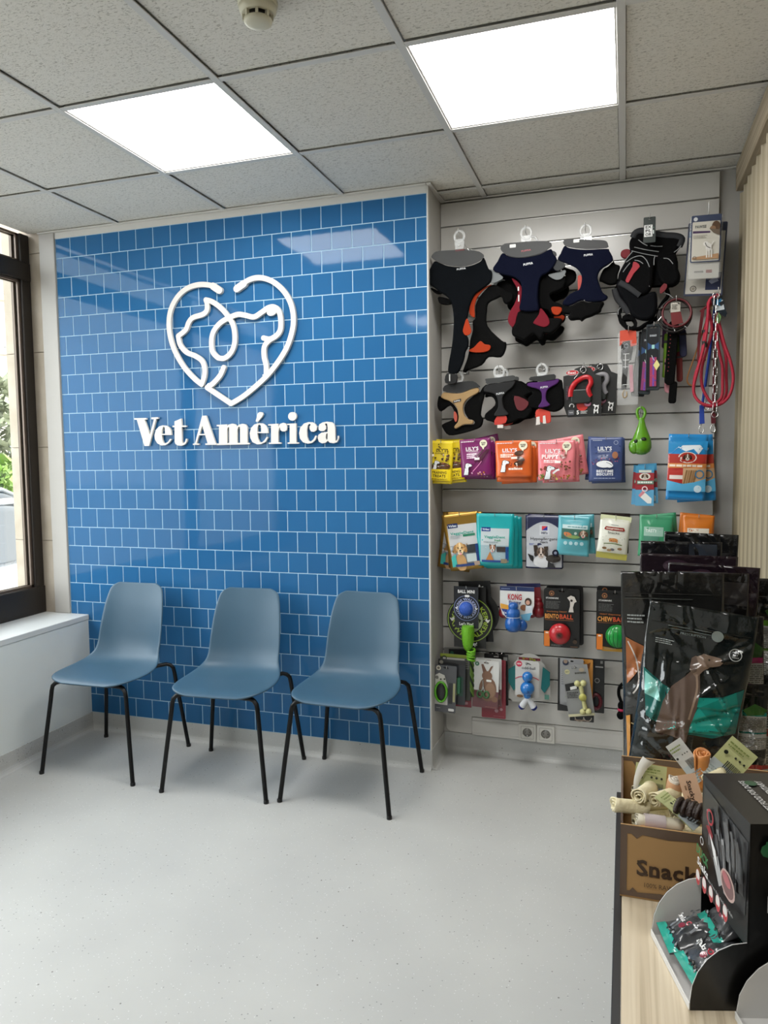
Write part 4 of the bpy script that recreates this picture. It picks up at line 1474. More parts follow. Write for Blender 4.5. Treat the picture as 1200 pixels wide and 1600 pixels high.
def d_lteal(k, w, h):
    k.rect(-w * .36, -h * .22, w * .42, -h * .32, '#c9dfe0')
    k.lines(-w * .2, w * .4, -h * .24, -h * .30, 1, '#6f9da3')
    k.rect(-w * .38, -h * .32, w * .48, -h * .58, '#3f6a60')
    k.circle(-w * .18, -h * .47, w * .14, '#c77a4c', h * .06, R(-20))
    k.circle(0, -h * .52, w * .2, '#7d9d5a', h * .04)
    k.circle(w * .06, -h * .43, w * .045, '#b9c9c0')
    dog_face(k, w * .30, -h * .44, h * .2, '#a88a76', '#5d473b', white='#d9c9ba')
    for i in range(4):
        k.ring(-w * .24 + i * w * .17, -h * .68, w * .035, w * .055, '#d3ebee')
        k.circle(-w * .24 + i * w * .17, -h * .68, w * .022, '#d3ebee')


bag('treat_bag', 'pale turquoise treat bag with a row of round icons', 'treat bag', 'pale turquoise treat bags', 0.630, 0.075, 1.174, 0.136, 0.172, 0.030, 'pillow', '#57a8b4', d_lteal, roll=3, rough=0.3, seed=12, crink=0.002,
    behind=[(0.012, 0.034, 0.003, -6, 'pale turquoise treat bag behind the front one')], hookdesc='the pale turquoise treat bags')


def d_white(k, w, h):
    k.rect(-w / 2, 0, w / 2, -h * .12, '#d9ddb4')
    k.lines(-w * .12, w * .12, -h * .20, -h * .23, 1, '#7d8a90')
    k.poly([(-w * .34, -h * .32), (-w * .30, -h * .26), (w * .30, -h * .26), (w * .34, -h * .32), (w * .30, -h * .34), (-w * .30, -h * .34)], '#8e2f2a')
    k.text('MEDITERRAN', 0, -h * .30, h * .03, '#e9d9c9', width=w * .55)
    k.text('Snacks', -w * .02, -h * .39, h * .055, '#3c3c34', bold=False, width=w * .40)
    k.circle(0, -h * .56, w * .15, '#c88a52', h * .045)
    bits(k, -w * .12, w * .14, -h * .52, -h * .60, 10, h * .016, ['#a05a2c', '#d99a5c', '#7a3f22'], 31)
    k.line([(-w * .3, -h * .66), (0, -h * .64), (w * .3, -h * .66)], w * .035, '#6b7a4a')
    bits(k, -w * .42, w * .42, -h * .46, -h * .7, 10, h * .014, ['#c9c4b4', '#b9c0b0'], 32)
    for (a, c, q) in ((-.26, .76, '#7a5a34'), (.0, .78, '#5a5a5c'), (.24, .75, '#8a6a44'), (-.1, .80, '#9a7a54')):
        k.circle(w * a, -h * c, w * .075, q, h * .03)
    k.rect(-w / 2, -h * .86, w / 2, -h, '#a9a24c')


bag('snack_bag', 'white snack bag with red banner and olive bottom edge', 'treat bag', 'white snack bags', 0.800, 0.075, 1.178, 0.126, 0.185, 0.030, 'pillow', '#e3e3d6', d_white, roll=6, rough=0.35, seed=13, crink=0.002, hookdesc='the white snack bag')


def d_brown(k, w, h):
    k.rect(-w / 2, 0, w / 2, -h * .1, '#2a1f1c')


bag('snack_bag', 'dark brown snack bag behind the white one', 'treat bag', None, 0.797, 0.125, 1.186, 0.122, 0.172, 0.026, 'pillow', '#33261f', d_brown, roll=2, seed=14, hk=False)


def d_green(k, w, h):
    k.rect(-w * .36, -h * .28, w * .22, -h * .50, '#9fc4b4')
    k.text('TASTY', -w * .14, -h * .37, h * .07, '#e4f0ea', width=w * .34)
    k.rect(-w * .36, -h * .5, w * .1, -h * .82, '#4f8a74')
    k.circle(-w * .14, -h * .72, w * .18, '#b9aca0', h * .07)
    for i in range(3):
        k.line([(-w * .28, -h * (.76 - .03 * i)), (-w * .02, -h * (.70 - .03 * i))], w * .03, '#a63d33')


bag('treat_bag', 'green treat bag partly hidden by the dog food bags', 'treat bag', 'green treat bags', 0.962, 0.075, 1.182, 0.134, 0.175, 0.028, 'pillow', '#3b9168', d_green, roll=2, rough=0.35, seed=15, crink=0.002,
    behind=[(0.012, 0.032, 0.004, -8, 'green treat bag behind the front one')], hookdesc='the green treat bags')


def d_tasty(k, w, h):
    k.rect(-w * .36, -h * .32, w * .34, -h * .52, '#ded6c6')
    k.text('TASTY', -w * .16, -h * .38, h * .06, '#c0601f', width=w * .32)
    k.lines(-w * .32, w * .02, -h * .43, -h * .5, 2, '#c58a5a')
    k.rect(-w * .36, -h * .55, w * .34, -h * .8, '#9c9a8f')
    dog_face(k, w * .26, -h * .54, h * .2, '#a88c74', '#7a5f4c', white='#d6c8ba')


bag('treat_bag', 'orange and brown treat bag behind the topmost dog food bag', 'treat bag', 'orange brown treat bags', 1.125, 0.075, 1.184, 0.120, 0.166, 0.028, 'pillow', '#c9701f', d_tasty, roll=1, rough=0.35, seed=16, crink=0.002,
    behind=[(-0.010, 0.032, 0.004, 4, 'dark orange treat bag behind the front one')], hookdesc='the orange and brown treat bags')

# ================================================================ HARNESSES
TR={
 'h1':((0.138,0.030,2.358),{
  'header':[(-0.122,-0.046),(-0.11,-0.032),(-0.086,-0.026),(-0.007,-0.03),(0.07,-0.039),(0.101,-0.053),(0.11,-0.067),(0.093,-0.084),(0.055,-0.097),(0.008,-0.101),(-0.051,-0.09),(-0.09,-0.073),(-0.114,-0.058)],
  'chest':[(-0.112,-0.067),(-0.086,-0.075),(-0.051,-0.091),(0.008,-0.101),(0.055,-0.098),(0.093,-0.085),(0.108,-0.07),(0.127,-0.117),(0.143,-0.133),(0.139,-0.173),(0.101,-0.2),(0.07,-0.22),(0.05,-0.256),(0.039,-0.297),(0.031,-0.338),(0.019,-0.375),(0.038,-0.406),(0.038,-0.444),(0.026,-0.466),(0.018,-0.504),(-0.009,-0.556),(-0.047,-0.555),(-0.051,-0.524),(-0.035,-0.44),(-0.028,-0.372),(-0.026,-0.315),(-0.034,-0.257),(-0.051,-0.226),(-0.087,-0.2),(-0.127,-0.167),(-0.158,-0.141),(-0.138,-0.109)],
  'buckle':[(-0.057,-0.554),(-0.013,-0.56),(-0.018,-0.6),(-0.065,-0.596)],
  'flap':[(-0.17,-0.133),(-0.158,-0.132),(-0.138,-0.151),(-0.115,-0.171),(-0.155,-0.182),(-0.169,-0.163)],
  'strap':[(-0.131,-0.174),(-0.087,-0.197),(-0.083,-0.204),(-0.107,-0.203),(-0.127,-0.186)],
  'strap2':[(-0.097,-0.215),(-0.04,-0.234),(-0.038,-0.25),(-0.067,-0.253),(-0.095,-0.242)],
  'lining':[(0.139,-0.183),(0.108,-0.201),(0.077,-0.232),(0.064,-0.272),(0.065,-0.317),(0.042,-0.301),(0.044,-0.263),(0.058,-0.227),(0.089,-0.199)],
  'side':[(0.143,-0.181),(0.207,-0.216),(0.229,-0.225),(0.226,-0.254),(0.199,-0.267),(0.18,-0.236),(0.158,-0.242),(0.123,-0.258),(0.116,-0.291),(0.118,-0.355),(0.181,-0.422),(0.199,-0.431),(0.198,-0.461),(0.177,-0.493),(0.123,-0.49),(0.092,-0.523),(0.022,-0.546),(0.014,-0.55),(0.03,-0.489),(0.038,-0.452),(0.042,-0.414),(0.054,-0.369),(0.054,-0.332),(0.066,-0.317),(0.066,-0.265),(0.093,-0.218)],
  'lining2':[(0.035,-0.323),(0.048,-0.358),(0.054,-0.381),(0.042,-0.395),(0.026,-0.394),(0.017,-0.378),(0.021,-0.356)],
  'lining3':[(0.089,-0.421),(0.108,-0.435),(0.133,-0.442),(0.129,-0.462),(0.1,-0.47),(0.054,-0.467),(0.038,-0.458),(0.061,-0.446)],
 }),
 'h2':((0.425,0.030,2.344),{
  'header':[(-0.106,-0.024),(-0.088,-0.009),(-0.039,-0.009),(0.005,-0.009),(0.056,-0.012),(0.097,-0.018),(0.108,-0.033),(0.1,-0.045),(0.062,-0.063),(0.012,-0.071),(-0.033,-0.071),(-0.072,-0.06),(-0.097,-0.043)],
  'chest':[(-0.099,-0.045),(-0.072,-0.061),(-0.033,-0.071),(0.012,-0.072),(0.062,-0.064),(0.103,-0.047),(0.113,-0.068),(0.128,-0.091),(0.113,-0.124),(0.088,-0.144),(0.063,-0.157),(0.053,-0.194),(0.05,-0.244),(0.054,-0.286),(0.044,-0.298),(-0.023,-0.29),(-0.02,-0.245),(-0.017,-0.201),(-0.026,-0.169),(-0.055,-0.147),(-0.097,-0.134),(-0.14,-0.111),(-0.12,-0.078)],
  'flap':[(-0.155,-0.107),(-0.14,-0.113),(-0.097,-0.144),(-0.12,-0.161),(-0.147,-0.165),(-0.161,-0.148),(-0.163,-0.125)],
  'lining':[(-0.062,-0.15),(-0.033,-0.168),(-0.017,-0.201),(-0.023,-0.245),(-0.023,-0.287),(-0.039,-0.308),(-0.049,-0.352),(-0.062,-0.354),(-0.078,-0.328),(-0.071,-0.293),(-0.052,-0.262),(-0.039,-0.231),(-0.036,-0.2)],
  'side':[(-0.127,-0.154),(-0.062,-0.147),(-0.039,-0.174),(-0.036,-0.212),(-0.049,-0.243),(-0.071,-0.251),(-0.097,-0.246),(-0.107,-0.226),(-0.104,-0.207),(-0.133,-0.192)],
  'straps':[(-0.026,-0.29),(0.054,-0.286),(0.063,-0.312),(0.098,-0.327),(0.145,-0.333),(0.147,-0.352),(0.13,-0.373),(0.105,-0.393),(0.076,-0.389),(0.07,-0.407),(0.054,-0.411),(0.035,-0.389),(0.013,-0.401),(-0.01,-0.415),(-0.029,-0.405),(-0.058,-0.39),(-0.06,-0.361),(-0.045,-0.336),(-0.039,-0.308)],
  'lining2':[(0.06,-0.286),(0.076,-0.3),(0.095,-0.33),(0.098,-0.355),(0.076,-0.366),(0.038,-0.351),(0.032,-0.341),(0.054,-0.311)],
  'side2':[(0.063,-0.157),(0.11,-0.13),(0.15,-0.149),(0.163,-0.172),(0.151,-0.205),(0.12,-0.218),(0.098,-0.229),(0.11,-0.255),(0.151,-0.277),(0.145,-0.314),(0.108,-0.315),(0.089,-0.294),(0.057,-0.276),(0.054,-0.204)],
  'flap2':[(0.091,-0.149),(0.119,-0.143),(0.161,-0.134),(0.16,-0.153),(0.144,-0.17),(0.119,-0.17)],
  'lining3':[(0.106,-0.283),(0.139,-0.285),(0.151,-0.296),(0.133,-0.318),(0.111,-0.309)],
 }),
 'h3':((0.668,0.030,2.328),{
  'header':[(-0.089,-0.007),(-0.08,-0.001),(-0.051,-0.002),(-0.013,-0.007),(0.038,-0.013),(0.074,-0.019),(0.086,-0.027),(0.09,-0.04),(0.084,-0.05),(0.003,-0.047),(-0.064,-0.033),(-0.085,-0.021)],
  'chest':[(-0.084,-0.023),(-0.064,-0.034),(0.003,-0.047),(0.084,-0.051),(0.095,-0.061),(0.11,-0.096),(0.09,-0.115),(0.07,-0.126),(0.055,-0.142),(0.05,-0.165),(0.058,-0.194),(0.071,-0.226),(0.091,-0.244),(0.074,-0.26),(0.015,-0.259),(-0.016,-0.251),(-0.062,-0.269),(-0.091,-0.259),(-0.071,-0.229),(-0.042,-0.212),(-0.024,-0.206),(-0.014,-0.173),(-0.017,-0.144),(-0.038,-0.116),(-0.077,-0.095),(-0.111,-0.076),(-0.1,-0.053)],
  'flap':[(-0.132,-0.082),(-0.111,-0.076),(-0.079,-0.1),(-0.1,-0.119),(-0.118,-0.12),(-0.131,-0.105)],
  'side':[(-0.113,-0.086),(-0.077,-0.1),(-0.043,-0.118),(-0.043,-0.152),(-0.063,-0.169),(-0.102,-0.192),(-0.131,-0.2),(-0.142,-0.162),(-0.121,-0.148),(-0.084,-0.13)],
  'side2':[(0.07,-0.126),(0.09,-0.115),(0.11,-0.096),(0.117,-0.107),(0.137,-0.119),(0.128,-0.149),(0.126,-0.184),(0.098,-0.19),(0.065,-0.174),(0.055,-0.166)],
  'label':[(-0.03,-0.149),(-0.014,-0.151),(-0.014,-0.189),(-0.027,-0.205),(-0.029,-0.204)],
  'straps':[(-0.091,-0.261),(-0.062,-0.27),(-0.016,-0.252),(0.015,-0.26),(0.074,-0.262),(0.066,-0.288),(0.061,-0.301),(0.026,-0.317),(0.003,-0.323),(-0.013,-0.334),(-0.023,-0.327),(-0.057,-0.327),(-0.069,-0.313),(-0.062,-0.303),(-0.091,-0.296)],
 }),
 'ex':((0.919,0.050,2.386),{
  'body':[(-0.065,-0.053),(-0.045,-0.046),(-0.024,-0.042),(0.019,-0.049),(0.071,-0.064),(0.106,-0.067),(0.124,-0.084),(0.118,-0.113),(0.101,-0.138),(0.11,-0.172),(0.111,-0.202),(0.12,-0.229),(0.114,-0.256),(0.092,-0.269),(0.075,-0.271),(0.084,-0.301),(0.064,-0.33),(0.047,-0.359),(0.042,-0.389),(0.019,-0.409),(-0.01,-0.422),(-0.031,-0.436),(-0.06,-0.438),(-0.09,-0.426),(-0.114,-0.4),(-0.12,-0.378),(-0.124,-0.359),(-0.115,-0.329),(-0.133,-0.294),(-0.137,-0.263),(-0.125,-0.236),(-0.119,-0.2),(-0.102,-0.165),(-0.076,-0.121),(-0.079,-0.091),(-0.077,-0.07)],
  'hole':[(-0.122,-0.279),(-0.116,-0.274),(-0.09,-0.277),(-0.089,-0.291),(-0.097,-0.306)],
  'hole2':[(-0.09,-0.386),(-0.079,-0.384),(-0.061,-0.401),(-0.059,-0.416),(-0.078,-0.418),(-0.089,-0.399)],
  'top_opening':[(-0.035,-0.071),(-0.009,-0.067),(0.026,-0.083),(0.078,-0.097),(0.043,-0.106),(0.003,-0.099)],
  'pocket':[(-0.064,-0.126),(-0.037,-0.143),(0.015,-0.151),(0.016,-0.199),(0.014,-0.241),(0.005,-0.283),(-0.035,-0.301),(-0.086,-0.252),(-0.119,-0.237),(-0.116,-0.2),(-0.099,-0.171)],
  'lower':[(-0.122,-0.23),(-0.083,-0.255),(-0.035,-0.301),(0.006,-0.289),(0.029,-0.297),(0.03,-0.373),(-0.005,-0.401),(-0.061,-0.382),(-0.082,-0.341),(-0.125,-0.27)],
  'side':[(0.027,-0.152),(0.061,-0.152),(0.101,-0.147),(0.109,-0.201),(0.118,-0.229),(0.113,-0.253),(0.092,-0.267),(0.051,-0.26),(0.028,-0.212)],
  'ear':[(-0.113,-0.121),(-0.109,-0.106),(-0.094,-0.1),(-0.076,-0.105),(-0.073,-0.131),(-0.093,-0.138),(-0.105,-0.134)],
  'stripe':[(-0.063,-0.168),(-0.049,-0.172),(-0.037,-0.189),(-0.06,-0.214),(-0.08,-0.249),(-0.092,-0.239),(-0.078,-0.209),(-0.066,-0.186)],
  'stripe2':[(0.043,-0.274),(0.063,-0.255),(0.069,-0.273),(0.058,-0.29),(0.043,-0.298)],
  'l1':[(-0.06,-0.102),(-0.014,-0.117),(0.035,-0.129)],
  'l2':[(-0.07,-0.116),(-0.02,-0.133),(0.031,-0.147)],
  'l3':[(-0.098,-0.162),(-0.082,-0.142),(-0.064,-0.122)],
  'l4':[(-0.09,-0.166),(-0.064,-0.15),(-0.034,-0.146),(-0.014,-0.163),(0.0,-0.193)],
  'l5':[(-0.058,-0.161),(-0.04,-0.166),(-0.025,-0.178)],
  'l6':[(0.021,-0.149),(0.017,-0.163),(0.017,-0.186)],
  'l7':[(-0.044,-0.074),(-0.026,-0.09),(-0.009,-0.101)],
  'l8':[(0.003,-0.102),(0.026,-0.107),(0.049,-0.109)],
  'l9':[(0.093,-0.137),(0.107,-0.127),(0.119,-0.113)],
  'l10':[(0.053,-0.16),(0.073,-0.165),(0.089,-0.185)],
  'l11':[(-0.004,-0.24),(-0.004,-0.255),(0.001,-0.271)],
  'l12':[(-0.096,-0.312),(-0.088,-0.3),(-0.081,-0.283)],
  'l13':[(-0.12,-0.369),(-0.118,-0.351),(-0.106,-0.336)],
  'l14':[(0.055,-0.295),(0.078,-0.304),(0.094,-0.32)],
  'l15':[(-0.102,-0.204),(-0.09,-0.187),(-0.075,-0.17)],
  'strapA':[(-0.134,-0.263),(-0.124,-0.301),(-0.1,-0.333),(-0.076,-0.366)],
  'strapB':[(-0.116,-0.243),(-0.077,-0.268),(-0.035,-0.301)],
  'handle':[(-0.065,-0.062),(-0.053,-0.042),(-0.024,-0.039),(0.002,-0.06)],
  'handle2':[(0.02,-0.055),(0.06,-0.065),(0.1,-0.072),(0.122,-0.086),(0.112,-0.115)],
 }),
 's1':((0.123,0.060,1.755),{
  'header':[(-0.067,-0.026),(-0.059,-0.003),(-0.027,0.006),(0.026,0.012),(0.069,0.012),(0.092,-0.004),(0.1,-0.015),(0.069,-0.019),(0.016,-0.035),(-0.027,-0.035)],
  'chest':[(-0.065,-0.032),(-0.027,-0.036),(0.021,-0.036),(0.079,-0.011),(0.095,-0.035),(0.047,-0.062),(0.026,-0.087),(0.023,-0.113),(0.031,-0.139),(0.052,-0.157),(0.068,-0.16),(0.065,-0.176),(0.026,-0.178),(-0.009,-0.195),(-0.017,-0.184),(-0.001,-0.164),(0.002,-0.133),(-0.006,-0.101),(-0.033,-0.074),(-0.076,-0.055)],
  'side':[(-0.084,-0.047),(-0.038,-0.074),(-0.011,-0.106),(-0.001,-0.153),(-0.012,-0.19),(0.026,-0.178),(0.068,-0.176),(0.068,-0.16),(0.042,-0.147),(0.026,-0.113),(0.037,-0.077),(0.089,-0.037),(0.116,-0.043),(0.105,-0.094),(0.1,-0.135),(0.11,-0.156),(0.1,-0.187),(0.068,-0.202),(0.015,-0.216),(-0.044,-0.223),(-0.071,-0.194),(-0.074,-0.173),(-0.028,-0.153),(-0.019,-0.127),(-0.038,-0.09),(-0.081,-0.115),(-0.097,-0.093),(-0.094,-0.057)],
  'lining':[(-0.018,-0.117),(-0.006,-0.132),(-0.006,-0.159),(-0.014,-0.164),(-0.021,-0.142)],
 }),
 's2':((0.306,0.060,1.773),{
  'header':[(-0.057,-0.008),(-0.057,0.002),(0.0,0.005),(0.061,0.012),(0.071,0.002),(0.061,-0.011),(0.0,-0.016),(-0.052,-0.021)],
  'chest':[(-0.052,-0.024),(0.0,-0.019),(0.066,-0.008),(0.061,-0.036),(0.031,-0.06),(0.015,-0.085),(0.02,-0.126),(0.041,-0.157),(-0.021,-0.16),(-0.005,-0.125),(-0.008,-0.084),(-0.026,-0.063),(-0.067,-0.051)],
  'side':[(-0.062,-0.023),(0.0,-0.018),(0.066,-0.006),(0.097,-0.022),(0.127,-0.048),(0.142,-0.064),(0.112,-0.078),(0.132,-0.109),(0.142,-0.14),(0.117,-0.174),(0.082,-0.178),(0.051,-0.193),(0.0,-0.197),(-0.031,-0.186),(-0.062,-0.175),(-0.062,-0.149),(-0.021,-0.114),(-0.026,-0.083),(-0.062,-0.062),(-0.088,-0.061)],
  'lining':[(0.066,-0.076),(0.127,-0.104),(0.107,-0.139),(0.077,-0.133)],
  'label':[(-0.01,-0.163),(0.031,-0.162),(0.028,-0.192),(-0.021,-0.199)],
 }),
 's3':((0.490,0.060,1.773),{
  'header':[(-0.05,-0.014),(-0.047,0.001),(-0.002,0.004),(0.052,0.009),(0.059,-0.006),(0.047,-0.015),(-0.002,-0.018)],
  'chest':[(-0.057,-0.023),(-0.002,-0.021),(0.062,-0.011),(0.072,-0.019),(0.062,-0.033),(0.028,-0.052),(0.018,-0.076),(0.02,-0.101),(0.035,-0.122),(-0.002,-0.131),(-0.014,-0.125),(-0.002,-0.106),(0.0,-0.076),(-0.012,-0.053),(-0.057,-0.038)],
  'side':[(-0.062,-0.018),(0.067,-0.009),(0.087,-0.044),(0.092,-0.114),(0.082,-0.138),(0.048,-0.15),(-0.002,-0.136),(-0.047,-0.129),(-0.067,-0.114),(-0.057,-0.084),(-0.042,-0.069),(-0.062,-0.048)],
  'label':[(-0.024,-0.14),(0.026,-0.134),(0.038,-0.182),(0.028,-0.197),(-0.002,-0.194),(-0.024,-0.18)],
 }),
 'le':((1.175,0.050,2.062),{
  'r1':[(-0.028,-0.016),(-0.034,-0.106),(-0.044,-0.187),(-0.065,-0.281),(-0.08,-0.351),(-0.075,-0.392),(-0.051,-0.422),(-0.012,-0.434),(0.026,-0.425),(0.055,-0.389),(0.065,-0.328),(0.053,-0.262),(0.029,-0.191),(0.012,-0.121),(0.004,-0.088)],
  'r2':[(-0.032,-0.024),(-0.015,-0.123),(-0.032,-0.204),(-0.05,-0.277),(-0.049,-0.344),(-0.032,-0.39),(-0.005,-0.424),(0.025,-0.4),(0.028,-0.334),(0.026,-0.273),(0.01,-0.206),(0.001,-0.136)],
  'r3':[(-0.024,-0.021),(-0.031,-0.077),(-0.041,-0.138),(-0.051,-0.228),(-0.073,-0.309),(-0.077,-0.372),(-0.063,-0.405),(-0.028,-0.432),(0.014,-0.429),(0.044,-0.389),(0.043,-0.315),(0.039,-0.232),(0.02,-0.158),(0.012,-0.1)],
  'chain':[(-0.007,-0.006),(-0.002,-0.455)],
  'tan':[(-0.063,-0.194),(-0.081,-0.251),(-0.098,-0.308),(-0.094,-0.333),(-0.08,-0.342)],
  'blue':[(-0.053,-0.427),(-0.036,-0.427),(-0.032,-0.502),(-0.052,-0.504)],
  'grey':[(-0.033,-0.353),(-0.018,-0.353),(-0.017,-0.411),(-0.032,-0.411)],
  'maroon':[(-0.01,-0.461),(0.009,-0.462),(0.01,-0.503),(-0.007,-0.503)],
  'strapL':[(-0.051,-0.035),(-0.039,-0.036),(-0.052,-0.154),(-0.056,-0.248),(-0.064,-0.252),(-0.064,-0.153)],
  'tartan':[(-0.028,-0.212),(-0.017,-0.213),(-0.017,-0.312),(-0.032,-0.307)],
  'tag':[(-0.024,-0.012),(0.015,-0.003),(0.036,-0.074),(0.03,-0.087),(-0.012,-0.058)],
  'tagw':[(0.0,-0.02),(0.019,-0.02),(0.026,-0.057),(-0.008,-0.062)],
  'tag2':[(-0.004,-0.079),(0.005,-0.067),(0.015,-0.086),(0.006,-0.112),(-0.006,-0.099)],
  'tag3':[(0.023,-0.109),(0.034,-0.108),(0.047,-0.16),(0.028,-0.16)],
 }),
}

NAVY = mat('#080c1f', 0.9, bump=0.25, bscale=500, spec=0.1)
DKNAVY = mat('#06090d', 0.9, bump=0.25, bscale=500, spec=0.1)
HEADER = mat('#323333', 0.55)
HEADER_DK = mat('#18191a', 0.5)
GREYFLAP = mat('#6d7172', 0.7)
DKFLAP = mat('#2a2c2e', 0.7)
ORANGE = mat('#9c3212', 0.8, spec=0.2)
REDF = mat('#6d1322', 0.8, spec=0.2)
BLK2 = mat('#050505', 0.8, bump=0.3, bscale=350, spec=0.1)


def sm(pts, n=3):
    return [(p.x, p.y) for p in smooth_path([(a, c, 0) for a, c in pts], n, True)]


def harness(key, label, layers, group, ring=True, hook_up=0.03, hookdesc=None, dyh=-0.02, hz=0.03):
    (x, y, z), d = TR[key]
    t = thing('dog_harness', label, 'dog harness', (x, y, z), (0, 0, 0), group)
    for nm, k, m, dy, e, bv in layers:
        pts = d[k]
        MB().slab([sm(pts) if bv > 0 else sm(pts, 2)], e, bv, 2, M=Matrix.Translation((0, dy, 0))).build(nm, m, t)
    if ring:
        mb = MB()
        pr = [(math.cos(2 * PI * i / 20) * 0.021, -0.003, 0.030 + math.sin(2 * PI * i / 20) * 0.024) for i in range(20)]
        mb.tube(pr, 0.0055, 8, True, flat=(0.35, 1.0))
        mb.slab([[(-0.022, 0.008), (-0.012, 0.020), (0.012, 0.020), (0.022, 0.008), (0.018, -0.022), (-0.018, -0.022)]], 0.0012, 0, M=Matrix.Translation((0, -0.003, 0)))
        mb.build('hanger_ring', HAZE, t)
        MB().lathe([(0.0045, 0.0), (0.0045, 0.006), (1e-6, 0.007)], 12, M=Matrix.Translation((0, -0.004, -0.008)) @ Matrix.Rotation(PI / 2, 4, 'X')).build('stud', mat('#d6d6d4', 0.3), t)
    hook(x - 0.001, z + hz, y + dyh, hookdesc, up=hook_up)
    return t, d


def tinytext(t, txt, x, z, h, col, y, rot=0.0, width=None, more=None):
    k = Ink()
    if txt:
        k.text(txt, x, z, h, col, rot=rot, width=width)
    if more:
        more(k)
    o = k.build('printed_mark', t)
    o.location = (0, y, 0)


GH = 'large dog harnesses on the top row'
t, d = harness('h1', 'large black dog harness with orange lining at the top left', [
    ('side_panel', 'side', BLK2, 0.022, 0.010, 0.006), ('lining', 'lining', ORANGE, 0.008, 0.005, 0.002), ('lining', 'lining2', ORANGE, -0.0135, 0.003, 0.001), ('lining', 'lining3', ORANGE, 0.0085, 0.005, 0.002),
    ('strap', 'strap', BLK2, 0.012, 0.006, 0.003), ('strap', 'strap2', BLK2, 0.016, 0.008, 0.004), ('side_flap', 'flap', GREYFLAP, 0.004, 0.003, 0.001),
    ('chest_panel', 'chest', DKNAVY, -0.004, 0.009, 0.006), ('header_card', 'header', HEADER, -0.016, 0.0015, 0), ('buckle', 'buckle', mat('#0a0a0b', 0.3), -0.004, 0.007, 0.002)], GH, hookdesc='the black and orange harness')
tinytext(t, 'PUPPIA', 0.006, -0.032, 0.006, '#7a2f36', -0.0176, R(2), 0.040)
tinytext(t, 'PUPPIA', 0.010, -0.110, 0.007, '#c9cccd', -0.0136, R(3), 0.040)
tinytext(t, None, 0, 0, 0, '', -0.0136, more=lambda k: k.rect(-0.046, -0.590, -0.041, -0.560, '#b8b8b4'))
t, d = harness('h2', 'large navy dog harness with red straps between two dark ones', [
    ('side_panel', 'side', BLK2, 0.050, 0.010, 0.006), ('side_panel', 'side2', BLK2, 0.026, 0.012, 0.006), ('side_flap', 'flap', GREYFLAP, -0.002, 0.003, 0.001), ('side_flap', 'flap2', GREYFLAP, 0.008, 0.003, 0.001),
    ('lining', 'lining', REDF, 0.010, 0.005, 0.002), ('lining', 'lining2', REDF, 0.004, 0.008, 0.003), ('lining', 'lining3', ORANGE, 0.010, 0.006, 0.003), ('strap_bundle', 'straps', BLK2, 0.016, 0.016, 0.008),
    ('chest_panel', 'chest', NAVY, -0.006, 0.009, 0.006), ('header_card', 'header', HEADER, -0.017, 0.0015, 0)], GH, hookdesc='the navy harness with red straps')
tinytext(t, 'PUPPIA', 0.002, -0.046, 0.007, '#a04048', -0.0186, R(5), 0.040)
tinytext(t, 'PUPPIA', 0.010, -0.101, 0.009, '#d9dcdd', -0.0156, R(6), 0.040)
tinytext(t, None, 0, 0, 0, '', -0.0186, more=lambda k: k.poly(rrect(0.026, 0.014, 0.003, -0.054, -0.022), '#d6d6d3'))
tinytext(t, None, 0, 0, 0, '', 0.0045, more=lambda k: (k.rect(-0.036, -0.205, -0.030, -0.188, '#d6d6d3'), k.rect(-0.034, -0.250, -0.029, -0.222, '#d6d6d3')))
copy_thing(t, 'navy dog harness tucked behind the large navy one', (t.location.x + 0.012, t.location.y + 0.105, t.location.z - 0.010), (0, R(2), 0))
t, d = harness('h3', 'shorter navy dog harness beside the black backpack harness', [
    ('side_panel', 'side', BLK2, 0.060, 0.012, 0.006), ('side_panel', 'side2', BLK2, 0.030, 0.014, 0.007), ('side_flap', 'flap', DKFLAP, -0.004, 0.003, 0.001), ('care_label', 'label', mat('#a8382c', 0.6), 0.004, 0.003, 0),
    ('strap_bundle', 'straps', BLK2, 0.008, 0.018, 0.009), ('chest_panel', 'chest', NAVY, -0.004, 0.009, 0.006), ('header_card', 'header', HEADER_DK, -0.016, 0.0015, 0)], GH, hookdesc='the shorter navy harness')
tinytext(t, 'PUPPIA', 0.012, -0.070, 0.008, '#cfd2d4', -0.0136, R(2), 0.036)
tinytext(t, None, 0, 0, 0, '', -0.0176, more=lambda k: k.poly(rrect(0.024, 0.014, 0.003, -0.036, -0.010), '#d2d2cf'))
tinytext(t, None, 0, 0, 0, '', -0.0105, more=lambda k: k.poly([(-0.004, -0.246), (0.020, -0.240), (0.020, -0.247), (-0.004, -0.254)], '#a9aaa8'))

